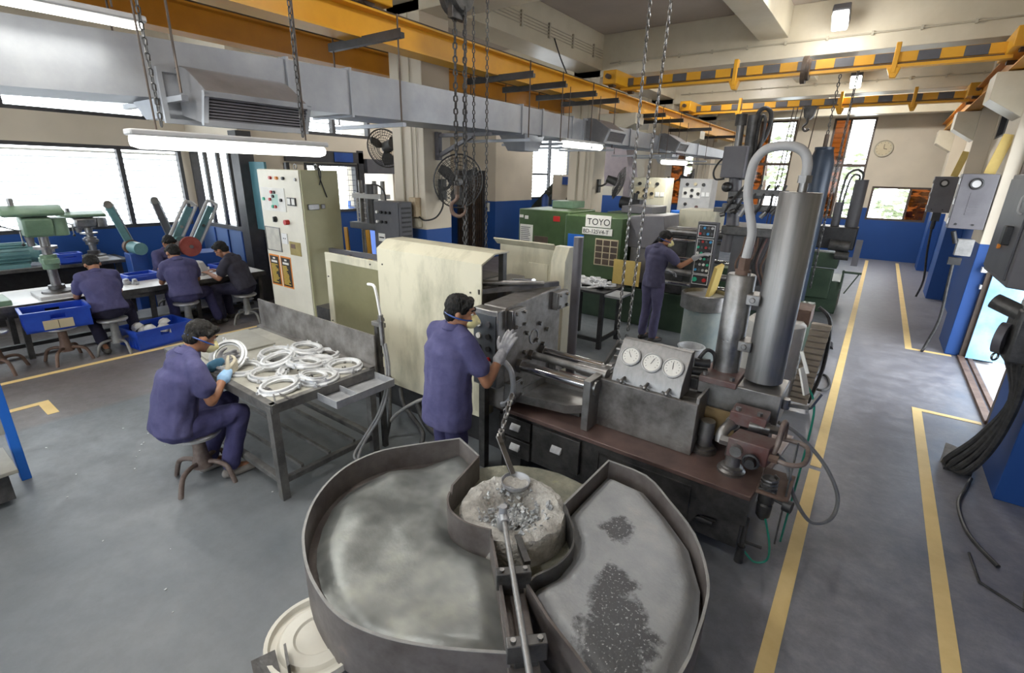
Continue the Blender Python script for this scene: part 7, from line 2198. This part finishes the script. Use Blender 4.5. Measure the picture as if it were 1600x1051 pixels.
t = thing('socket_box', 'dark plugs and cables under the farther violet grey cabinet', 'box', (1.0, 13.8, 1.6))
part('plug', MB().bx(0.92, 1.06, 13.8, 13.9, 1.66, 1.84).cyl((0.98, 13.82, 1.5), (0.98, 13.82, 1.68), 0.04, n=10), m_black, t, kind='stuff')
part('cable', MB().tube([(0.98, 13.85, 1.5), (1.02, 13.85, 1.0), (1.1, 13.9, 0.4), (1.05, 13.85, 0.02)], 0.02, 8, sub=5), m_rubber, t)
solo('timber_offcut', MB().bar((1.10, 9.46, 2.555), (1.18, 9.46, 3.05), 0.04, 0.12), m_wood, 'pale timber plank leaning above the nearer grey cabinet', 'plank')
solo('timber_offcut', MB().bar((1.10, 13.96, 2.565), (1.18, 13.96, 3.05), 0.04, 0.12), m_wood, 'pale timber plank leaning above the farther grey cabinet', 'plank')
# big panel and pump on the near right pillar
t = thing('motor_panel', 'dark grey motor panel cut by the right frame edge, with handles', 'cabinet', (1.1, 5.6, 1.5))
part('housing', MB().prism([(0.90, 6.30), (0.90, 5.20), (1.22, 5.0), (1.24, 6.3)], 1.66, 2.5), m_boxgrey, t, bev=0.01)
part('side_door', MB().bx(0.885, 0.90, 5.28, 6.25, 1.70, 2.46), m_metalgrey, t, bev=0.004)
part('handle', MB().tube([(0.885, 5.4, 2.2), (0.86, 5.4, 2.22), (0.86, 5.4, 2.32), (0.885, 5.4, 2.34)], 0.010, 8, sub=3), m_lightgrey, t)
part('isolator', MB().bx(0.84, 0.89, 5.5, 5.62, 1.95, 2.1), m_black, t, bev=0.008)
part('indicator', MB().cyl((0.88, 5.75, 1.92), (0.86, 5.75, 1.92), 0.02, n=10), m_orange, t)
t = thing('hydraulic_pump', 'dark oily pump block on the near right pillar under the motor panel', 'pump', (1.1, 5.1, 1.1))
part('pump_body', MB().bx(0.98, 1.24, 4.90, 5.25, 1.15, 1.55), m_dark, t, bev=0.02)
part('pump_nose', MB().cyl((1.02, 5.05, 1.50), (0.86, 5.15, 1.56), 0.06, n=14), m_dark, t)
part('flange', MB().cyl((0.98, 5.05, 1.3), (0.93, 5.07, 1.3), 0.12, n=18), m_boxgrey, t)
part('top_valve', MB().bx(1.0, 1.15, 4.95, 5.1, 1.55, 1.66).cyl((1.04, 4.95, 1.60), (0.98, 4.9, 1.62), 0.03, n=10), m_steel, t, kind='stuff')
part('eye', MB().torus((0.96, 5.1, 1.14), 0.03, 0.008, 14, 6, aim((0.7, -0.7, 0))), m_steel, t)
for k in range(4):
    part('hose', MB().tube([(1.12 - k * 0.03, 4.95 + 0.04 * k, 1.15), (1.15, 5.0 + 0.05 * k, 0.8), (1.12 - 0.02 * k, 5.05 + 0.06 * k, 0.4), (1.05 - 0.04 * k, 5.15 + 0.05 * k, 0.10), (0.97, 5.3, 0.04)], 0.026, 8, sub=5), m_rubber, t)
t = thing('foot_pedal', 'scuffed dark foot pedal lying on the floor inside the yellow bay line', 'pedal', (0.98, 5.45, 0))
part('pedal_plate', MB().add([(0.90, 5.32, 0.05), (1.08, 5.22, 0.05), (1.14, 5.50, 0.12), (0.94, 5.60, 0.12), (0.90, 5.32, 0.065), (1.08, 5.22, 0.065), (1.14, 5.50, 0.135), (0.94, 5.60, 0.135)],
     [(0, 3, 2, 1), (4, 5, 6, 7), (0, 1, 5, 4), (1, 2, 6, 5), (2, 3, 7, 6), (3, 0, 4, 7)]), m_steel, t)
part('pedal_base', MB().bx(0.93, 1.12, 5.3, 5.52, 0.0, 0.05), m_dark, t)
part('pedal_cable', MB().tube([(1.1, 5.2, 0.03), (1.05, 5.0, 0.015), (0.98, 4.7, 0.012), (1.0, 4.3, 0.012), (1.12, 4.0, 0.012)], 0.014, 8, sub=5), m_rubber, t)
solo('bent_rod', MB().tube([(0.98, 4.05, 0.01), (1.0, 3.75, 0.01), (1.18, 3.62, 0.01), (1.22, 3.82, 0.01)], 0.009, 6), m_dark, 'thin bent rod lying in the dark corner by the right pillar', 'rod')

# ================================================================ PEOPLE
HALL_LC = bpy.context.view_layer.layer_collection.children['hall']
HALL_LC.exclude = True       # keeps the evaluation of each body shape quick


def blob(els, voxel, sm=4, wrinkle=0.0, seed=0):
    """one continuous skin over a set of tapered capsules ('c') and ellipsoids ('e')"""
    mb = MB()
    for e in els:
        if e[0] == 'c':
            _, p0, p1, r0, r1 = e
            p0, p1 = V(p0), V(p1)
            n = 12
            d = p1 - p0
            R = aim(d if d.length > 1e-5 else V((0, 0, 1)))
            rows = [(-r0, 0.0), (-r0 * 0.72, 0.70 * r0), (0, r0)]
            L = d.length
            prof = [(0, -r0), (0.7 * r0, -0.71 * r0), (r0, 0)] + [(r1, L), (0.7 * r1, L + 0.71 * r1), (0, L + r1)]
            mb.lathe(prof, p0, n, R)
        else:
            _, c, r, R = e
            mb.sph(c, r, 16, 10, R)
    me = mb.mesh('tmp')
    o = bpy.data.objects.new('tmp', me)
    sc.collection.objects.link(o)
    m1 = o.modifiers.new('r', 'REMESH')
    m1.mode = 'VOXEL'
    m1.voxel_size = voxel
    if sm:
        m2 = o.modifiers.new('s', 'SMOOTH')
        m2.iterations = sm
        m2.factor = 0.5
    dg = bpy.context.evaluated_depsgraph_get()
    res = bpy.data.meshes.new_from_object(o.evaluated_get(dg))
    bpy.data.objects.remove(o)
    bpy.data.meshes.remove(me)
    if wrinkle:
        nrm = [v.normal.copy() for v in res.vertices]
        co = []
        for v, n in zip(res.vertices, nrm):
            p = v.co
            k = noise.noise(V((p.x * 7 + seed, p.y * 7, p.z * 5))) + 0.6 * noise.noise(V((p.x * 16, p.y * 16 + seed, p.z * 11)))
            k += 0.9 * (0.55 - abs(noise.noise(V((p.x * 9 + p.z * 5 + seed, p.y * 9 - p.z * 3, p.z * 5)))) * 2.2)
            co += list(p + n * (wrinkle * k))
        res.vertices.foreach_set('co', co)
        res.update()
    return res


def skinpart(name, me, m, parent, off, label=None):
    for v in me.vertices:
        v.co = v.co - off
    me.materials.clear()
    me.materials.append(m)
    me.polygons.foreach_set('material_index', [0] * len(me.polygons))
    me.polygons.foreach_set('use_smooth', [True] * len(me.polygons))
    o = bpy.data.objects.new(name, me)
    COL.objects.link(o)
    o.parent = parent
    if label:
        o['label'] = label
    return o


def hand_els(W, d, n, side, curl, s=1.0, r=0.0088, spread=1.0):
    """capsules of a five-fingered hand: wrist W, pointing d, palm facing n; side +1 right, -1 left"""
    d = V(d).normalized()
    n = V(n)
    n = (n - d * n.dot(d)).normalized()
    x = d.cross(n) * side          # towards the thumb
    els = []
    palm = 0.085 * s
    for k, u in enumerate((0.030, 0.010, -0.011, -0.031)):
        kn = W + d * (palm * (1, 1.03, 1, 0.93)[k]) + x * (u * s)
        els.append(('c', W + d * 0.012 + x * (u * 0.55 * s), kn, 0.015 * s, 0.0115 * s))
        L = (0.070, 0.080, 0.074, 0.058)[k] * s
        p = kn
        a = 0.0
        for q, f in enumerate((0.45, 0.31, 0.24)):
            a += curl * (0.75, 0.9, 0.6)[q]
            dd = (d * math.cos(a) + n * math.sin(a) + x * (u * 3.0 * spread)).normalized()
            p2 = p + dd * (L * f)
            els.append(('c', p, p2, r * s * (1.05 - 0.08 * q), r * s * (0.98 - 0.10 * q)))
            p = p2
    tb = W + d * (0.028 * s) + x * (0.032 * s)
    t1 = tb + (d * 0.62 + x * 0.70 + n * 0.35).normalized() * (0.042 * s)
    t2 = t1 + (d * 0.85 + x * 0.30 + n * 0.45 * (0.4 + curl)).normalized() * (0.034 * s)
    els += [('c', W + d * 0.012 + x * 0.012 * s, tb, 0.016 * s, 0.015 * s), ('c', tb, t1, 0.0145 * s, 0.0115 * s), ('c', t1, t2, 0.0112 * s, 0.009 * s)]
    return els


def person(label, root, yaw, J, mats_, voxel=0.012, head_dir=(0, 1, 0), head_up=(0, 0, 1), mask=False, glove=None, hair_m=None, S=1.0,
           hand=((0.5, (0, 0, -1)), (0.5, (0, 0, -1))), hem=None, sleeve=0.62, hand_dir=(None, None), group=None, shoe=None, wide=1.0):
    """J: joints in local metres (x right, y ahead, z up), turned by yaw and moved to root"""
    Rz = rotz(yaw)
    base = V((root[0], root[1], 0))

    def W(p):
        return base + Rz @ (V(p) * 1.0)
    j = {k: W(v) for k, v in J.items()}
    t = thing('person', label, 'person', base, group)
    off = base
    shirt_m, trou_m = mats_
    lat = (j['shR'] - j['shL']).normalized()
    pel, che, neck = j['pel'], j['che'], j['neck']
    hd = (Rz @ V(head_dir)).normalized()
    hu = V(head_up)
    hu = (Rz @ hu)
    hu = (hu - hd * hu.dot(hd)).normalized()
    hr = hd.cross(hu)
    HR = Matrix((hr, hd, hu)).transposed()
    C = j['head']

    def hp(x, y, z):
        return C + HR @ V((x * S, y * S, z * S))
    # --- body: one continuous skin from crown to soles
    els = []
    els.append(('e', hp(0, -0.008, 0.022), (0.073 * S, 0.092 * S, 0.086 * S), HR))
    els.append(('e', hp(0, 0.022, -0.035), (0.058 * S, 0.066 * S, 0.068 * S), HR))
    els.append(('e', hp(0, 0.048, -0.078), (0.032 * S, 0.030 * S, 0.026 * S), HR))
    els.append(('c', hp(0, 0.088, 0.008), hp(0, 0.106, -0.026), 0.010 * S, 0.015 * S))
    for s_ in (-1, 1):
        els.append(('e', hp(s_ * 0.074, -0.008, -0.012), (0.012 * S, 0.020 * S, 0.031 * S), HR))
        els.append(('c', hp(s_ * 0.018, 0.082, 0.026), hp(s_ * 0.048, 0.068, 0.024), 0.010 * S, 0.009 * S))
        els.append(('e', hp(s_ * 0.038, 0.068, -0.024), (0.018 * S, 0.016 * S, 0.018 * S), HR))
    els.append(('c', hp(-0.016, 0.086, -0.052), hp(0.016, 0.086, -0.052), 0.009 * S, 0.009 * S))
    els.append(('c', hp(0, -0.025, -0.055), neck, 0.052 * S, 0.053 * S))
    els.append(('c', neck, che, 0.052 * S, 0.09 * S))
    els.append(('c', che, pel, 0.10 * S, 0.11 * S))
    for a, s_ in (('R', 1), ('L', -1)):
        sh, el, wr = j['sh' + a], j['el' + a], j['wr' + a]
        els.append(('c', neck + (sh - neck) * 0.3, sh, 0.05 * S, 0.048 * S))
        els.append(('c', sh, el, 0.045 * S, 0.037 * S))
        mid = el + (wr - el) * 0.3
        els.append(('c', el, mid, 0.037 * S, 0.038 * S))
        els.append(('c', mid, wr, 0.038 * S, 0.025 * S))
        hip, kn, an, toe = j['hip' + a], j['kn' + a], j['an' + a], j['toe' + a]
        els.append(('c', hip, kn, 0.07 * S, 0.045 * S))
        els.append(('c', kn, kn + (an - kn) * 0.35, 0.045 * S, 0.05 * S))
        els.append(('c', kn + (an - kn) * 0.35, an, 0.05 * S, 0.032 * S))
        els.append(('c', an, toe, 0.032 * S, 0.024 * S))
    if glove is None:
        for i, (a, s_) in enumerate((('R', 1), ('L', -1))):
            wr, el = j['wr' + a], j['el' + a]
            d = hand_dir[i] and Rz @ V(hand_dir[i]) or (wr - el)
            els += hand_els(wr, d, Rz @ V(hand[i][1]), s_, hand[i][0], S, 0.0095)
    skinpart('body', blob(els, min(voxel, 0.009), 3), m_skin, t, off)
    # --- shirt
    els = []
    hemp = pel if hem is None else pel + (pel - che).normalized() * hem
    fw = lat.cross((che - pel).normalized())
    for k in range(19):
        u = k / 18
        p = hemp + (che - hemp) * u
        w = (0.190 - 0.020 * math.sin(u * math.pi) ** 2) * S * wide
        dd = (0.140 - 0.018 * u) * S * wide
        ax = (che - hemp).normalized()
        R = Matrix((lat, ax.cross(lat), ax)).transposed()
        els.append(('e', p, (w, dd, 0.10 * S), R))
    ax2 = (neck - che).normalized()
    R2 = Matrix((lat, ax2.cross(lat).normalized(), lat.cross(ax2.cross(lat).normalized()))).transposed()
    els.append(('e', che + (neck - che) * 0.45, (0.165 * S, 0.105 * S, 0.10 * S), R2))
    els.append(('c', neck - ax2 * 0.02, neck + ax2 * 0.006, 0.076 * S, 0.066 * S))
    for a in 'RL':
        sh, el = j['sh' + a], j['el' + a]
        els.append(('c', neck + (sh - neck) * 0.25, sh, 0.062 * S, 0.064 * S))
        els.append(('c', che, sh, 0.085 * S, 0.062 * S))
        els.append(('c', sh, sh + (el - sh) * sleeve, 0.068 * S, 0.072 * S))
    sh_me = blob(els, voxel, 7, 0.008, len(label))
    ax = (che - hemp).normalized()
    for v in sh_me.vertices:          # straight cut hem
        q = (v.co - hemp).dot(ax)
        if q < -0.02 and (v.co - hemp - ax * q).length < 0.26 * S:
            v.co = v.co - ax * (q + 0.02)
    skinpart('shirt', sh_me, shirt_m, t, off)
    # collar: a band standing round the neck
    cr = Matrix((lat, ax2.cross(lat).normalized(), ax2)).transposed()
    cl = MB().lathe([(0.070 * S, -0.015), (0.063 * S, 0.03), (0.068 * S, 0.034), (0.084 * S, -0.008), (0.078 * S, -0.02), (0.070 * S, -0.015)], neck + ax2 * 0.005, 22, cr)
    part('collar', cl, shirt_m, t)
    # --- trousers
    els = [('e', pel + (Rz @ V((0, 0, -0.01))), (0.168 * S, 0.125 * S, 0.11 * S), Matrix((lat, Rz @ V((0, 1, 0)), V((0, 0, 1)))).transposed())]
    for a in 'RL':
        hip, kn, an = j['hip' + a], j['kn' + a], j['an' + a]
        els.append(('c', pel + (hip - pel) * 0.7, hip, 0.10 * S, 0.100 * S))
        els.append(('c', hip, hip + (kn - hip) * 0.5, 0.100 * S, 0.088 * S))
        els.append(('c', hip + (kn - hip) * 0.5, kn, 0.088 * S, 0.071 * S))
        e = kn + (an - kn) * 0.94
        els.append(('c', kn, kn + (an - kn) * 0.4, 0.071 * S, 0.069 * S))
        els.append(('c', kn + (an - kn) * 0.4, e, 0.069 * S, 0.064 * S))
    skinpart('trousers', blob(els, voxel, 6, 0.007, len(label) + 4), trou_m, t, off)
    # --- shoes
    for a in 'RL':
        an, toe = j['an' + a], j['toe' + a]
        d = (toe - an)
        d.z = 0
        d.normalize()
        z = max(0.036, toe.z)
        hl = V((an.x, an.y, z)) - d * 0.035
        tp = V((toe.x, toe.y, z - 0.004))
        els = [('c', hl, (hl + tp) / 2, 0.038 * S, 0.043 * S), ('c', (hl + tp) / 2, tp, 0.043 * S, 0.036 * S), ('c', V((an.x, an.y, z + 0.02)), an, 0.042 * S, 0.045 * S)]
        me = blob(els, 0.009, 2)
        for v in me.vertices:
            v.co.z = max(v.co.z, z - 0.032)
        skinpart('shoe', me, shoe or m_shoe, t, off)
    # --- hair
    hm = hair_m or m_hair
    els = [('e', hp(0, -0.020, 0.040), (0.083 * S, 0.096 * S, 0.084 * S), HR),
           ('e', hp(0, -0.058, -0.012), (0.070 * S, 0.052 * S, 0.066 * S), HR),
           ('c', hp(-0.05, 0.045, 0.078), hp(0.05, 0.05, 0.078), 0.028 * S, 0.028 * S),
           ('c', hp(-0.074, 0.012, 0.02), hp(-0.072, 0.022, 0.05), 0.012 * S, 0.018 * S), ('c', hp(0.074, 0.012, 0.02), hp(0.072, 0.022, 0.05), 0.012 * S, 0.018 * S)]
    me = blob(els, 0.007, 2)
    nrm = [v.normal.copy() for v in me.vertices]
    co = []
    for v, n in zip(me.vertices, nrm):
        co += list(v.co + n * (0.006 * noise.noise(v.co * 38) + 0.003 * noise.noise(v.co * 90)))
    me.vertices.foreach_set('co', co)
    me.update()
    skinpart('hair', me, hm, t, off)
    eb = MB()
    ey = MB()
    for s_ in (-1, 1):
        eb.tube([hp(s_ * 0.014, 0.092, 0.032), hp(s_ * 0.032, 0.087, 0.038), hp(s_ * 0.052, 0.070, 0.031)], 0.0045 * S, 6, sub=2)
    part('eyebrows', eb, hm, t)
    for s_ in (-1, 1):
        e_ = part('eye', MB().sph(hp(s_ * 0.031, 0.076, 0.008), (0.012 * S, 0.010 * S, 0.008 * S), 10, 7, HR), m_white, t)
        part('pupil', MB().sph(hp(s_ * 0.031, 0.0845, 0.006), (0.005 * S, 0.003 * S, 0.005 * S), 8, 6, HR), m_black, e_)
    part('lips', MB().tube([hp(-0.022, 0.083, -0.053), hp(0, 0.096, -0.051), hp(0.022, 0.083, -0.053)], 0.0055 * S, 6, sub=3), m_rustb, t)
    if mask:
        els = [('e', hp(0, 0.074, -0.045), (0.052 * S, 0.052 * S, 0.053 * S), HR), ('c', hp(0, 0.098, -0.012), hp(0, 0.118, -0.045), 0.016 * S, 0.022 * S)]
        skinpart('mask', blob(els, 0.006, 2), m_mask, t, off, 'pale yellow dust mask')
        bnd = [hp(0.088 * math.cos(a), -0.004 + 0.100 * math.sin(a), -0.020 - 0.012 * math.sin(a)) for a in [2 * math.pi * q / 28 for q in range(28)]]
        part('mask_band', MB().tube(bnd, 0.0055 * S, 6, closed=True), m_navy, t)
    if glove:
        for i, (a, s_) in enumerate((('R', 1), ('L', -1))):
            wr, el = j['wr' + a], j['el' + a]
            d = V(hand_dir[i]) if hand_dir[i] else (wr - el)
            d = (Rz @ V(hand_dir[i])) if hand_dir[i] else (wr - el)
            gl = hand_els(wr, d, Rz @ V(hand[i][1]), s_, hand[i][0], S * 1.12, 0.0105)
            g = skinpart('glove', blob(gl, 0.0055, 2), glove[i][0], t, off)
            bk = (el - wr).normalized()
            cf = blob([('c', wr + d.normalized() * 0.02, wr + bk * 0.055, 0.034 * S, 0.044 * S)], 0.007, 2, 0.003)
            gc = skinpart('glove_cuff', cf, glove[i][1], g, off)
    return t


def stand(H, dx=0.0):
    k = H / 1.7
    J = dict(pel=(0, 0, 0.93), che=(0, 0.02, 1.27), neck=(0, 0.035, 1.445), head=(0, 0.075, 1.575),
             shR=(0.175, 0.02, 1.385), shL=(-0.175, 0.02, 1.385), elR=(0.24, 0.0, 1.09), elL=(-0.24, 0.0, 1.09), wrR=(0.25, 0.15, 0.90), wrL=(-0.25, 0.15, 0.90),
             hipR=(0.09, 0, 0.90), hipL=(-0.09, 0, 0.90), knR=(0.10, 0.02, 0.49), knL=(-0.10, 0.02, 0.49), anR=(0.105, -0.02, 0.085), anL=(-0.105, -0.02, 0.085), toeR=(0.13, 0.14, 0.036), toeL=(-0.13, 0.14, 0.036))
    return {a: V(b) * k for a, b in J.items()}


def sit(seat, lean=0.10, k=1.0):
    z = seat
    J = dict(pel=(0, 0, z + 0.10), che=(0, lean * 0.75, z + 0.42), neck=(0, lean * 1.35, z + 0.585), head=(0, lean * 1.35 + 0.075, z + 0.70),
             shR=(0.17, lean * 1.15, z + 0.53), shL=(-0.17, lean * 1.15, z + 0.53), elR=(0.23, lean * 1.4 + 0.08, z + 0.27), elL=(-0.23, lean * 1.4 + 0.08, z + 0.27),
             wrR=(0.13, lean + 0.33, z + 0.33), wrL=(-0.13, lean + 0.33, z + 0.33), hipR=(0.09, 0.03, z + 0.09), hipL=(-0.09, 0.03, z + 0.09),
             knR=(0.13, 0.43, z + 0.08), knL=(-0.13, 0.43, z + 0.08), anR=(0.12, 0.38, 0.085), anL=(-0.12, 0.38, 0.085), toeR=(0.13, 0.54, 0.036), toeL=(-0.13, 0.54, 0.036))
    return {a: V(b) for a, b in J.items()}


# operator at the control box
J = stand(1.61)
J['neck'] += V((0.02, 0.02, 0))
J['head'] = V((0.05, 0.09, 1.485))
J['elR'], J['wrR'] = V((0.275, 0.15, 1.01)), V((0.215, 0.33, 1.17))
J['elL'], J['wrL'] = V((-0.25, 0.10, 1.05)), V((-0.12, 0.30, 1.02))
J['shR'] += V((0.01, 0.03, 0.0))
person('operator in a purple-blue shirt standing with his back turned, pressing the control box', (-2.26, 2.33), R_(-14), J, (m_shirt, m_trous), 0.010,
       (0.62, 0.75, -0.16), mask=True, glove=((m_gloveg, m_gloveg), (m_gloveg, m_gloveg)), hem=0.21, S=1.06, wide=1.10,
       hand=((0.35, (-0.4, 0.6, -0.6)), (0.5, (0.5, 0, -0.6))), hand_dir=((0.12, 0.35, 0.85), None))
# man seated at the sorting table
J = sit(0.43, 0.13)
J['head'] = V((0.0, 0.30, 1.165))
J['neck'] = V((0, 0.19, 1.06))
J['che'] = V((0, 0.09, 0.88))
J['shR'], J['shL'] = V((0.175, 0.16, 1.0)), V((-0.175, 0.17, 1.0))
J['elR'], J['wrR'] = V((0.24, 0.20, 0.73)), V((0.10, 0.39, 0.86))
J['elL'], J['wrL'] = V((-0.20, 0.26, 0.76)), V((-0.16, 0.44, 0.87))
J['knR'], J['knL'] = V((0.15, 0.42, 0.53)), V((-0.12, 0.46, 0.54))
J['anR'], J['toeR'] = V((0.15, 0.28, 0.09)), V((0.17, 0.46, 0.036))
J['anL'], J['toeL'] = V((-0.08, 0.20, 0.10)), V((-0.07, 0.35, 0.04))
person('man in a purple-blue shirt seated at the sorting table, head bent over a ring casting', (-3.98, 1.13), R_(0), J, (m_shirt, m_trous), 0.010, S=1.08, wide=1.05, head_dir=(0.05, 0.86, -0.50), head_up=(0, 0.5, 0.86), mask=True, glove=((m_glovec, m_gloveb), (m_gloveg, m_glovet)), hem=0.02, hair_m=m_hairg, shoe=m_shoeg,
       hand=((0.6, (-0.7, 0.2, 0.2)), (0.6, (0.7, 0.1, 0.2))), hand_dir=((-0.35, 0.8, 0.25), (0.1, 0.9, 0.2)))
# far worker at the button panel
J = stand(1.70)
J['elR'], J['wrR'] = V((0.33, 0.14, 1.20)), V((0.49, 0.29, 1.36))
J['elL'], J['wrL'] = V((-0.22, 0.12, 1.10)), V((-0.06, 0.32, 1.05))
J['head'] = V((0.04, 0.11, 1.555))
person('worker in a grey-purple shirt standing at the tall push-button panel', (-2.50, 7.02), R_(-22), J, (m_shirtg, m_trousg), 0.012,
       (0.62, 0.72, -0.25), mask=True, glove=((m_gloveg, m_gloveg), (m_gloveg, m_gloveg)), hem=0.06, hand=((0.3, (0, 0.3, -1)), (0.5, (0.4, 0, -1))), hand_dir=((0.8, 0.35, 0.35), None))
# men on the bench
J = sit(0.47, 0.16)
J['head'] = V((0.02, 0.34, 1.13))
J['neck'] = V((0, 0.22, 1.03))
J['anR'], J['toeR'] = V((0.30, 0.22, 0.09)), V((0.36, 0.34, 0.036))
J['knR'] = V((0.30, 0.38, 0.52))
J['anL'], J['toeL'] = V((-0.14, 0.02, 0.12)), V((-0.14, -0.10, 0.05))
person('man in a purple shirt bent over the bench beside the crate on a stool', (-7.95, 1.84), R_(90), J, (m_shirt, m_trousd), 0.012,
       (0.05, 0.55, -0.8), (0, 0.8, 0.55), hem=0.0, S=1.08, wide=1.06)
J = sit(0.49, 0.12)
J['head'] = V((-0.02, 0.27, 1.17))
J['knR'] = V((0.34, 0.30, 0.55))
J['anR'], J['toeR'] = V((0.42, 0.24, 0.09)), V((0.50, 0.36, 0.036))
person('middle man in a purple shirt on a grey stool, seen from behind', (-8.05, 2.80), R_(80), J, (m_shirt, m_trous), 0.012,
       (-0.2, 0.75, -0.6), (0, 0.6, 0.8), hem=0.0, S=1.08, wide=1.06)
J = sit(0.47, 0.14)
J['knR'] = V((0.13, 0.42, 0.55))
J['head'] = V((0.0, 0.30, 1.16))
person('man in a charcoal shirt on the last stool, facing left in profile', (-8.02, 3.66), R_(128), J, (m_shirtd, m_trousd), 0.012,
       (0.05, 0.8, -0.55), (0, 0.55, 0.8), hem=0.0, S=1.08, wide=1.06)
J = sit(0.47, 0.14)
person('man in a purple shirt on the window side of the bench, half hidden', (-9.72, 3.12), R_(-75), J, (m_shirt, m_trous), 0.014,
       (0.1, 0.8, -0.5), (0, 0.5, 0.86), hem=0.0, S=1.08, wide=1.06)
J = stand(1.68)
person('man in a navy shirt far behind the accumulators, only his head showing', (-1.25, 9.3), R_(150), J, (m_navy, m_trousd), 0.016, (0, 1, -0.2), hem=0.05)

HALL_LC.exclude = False
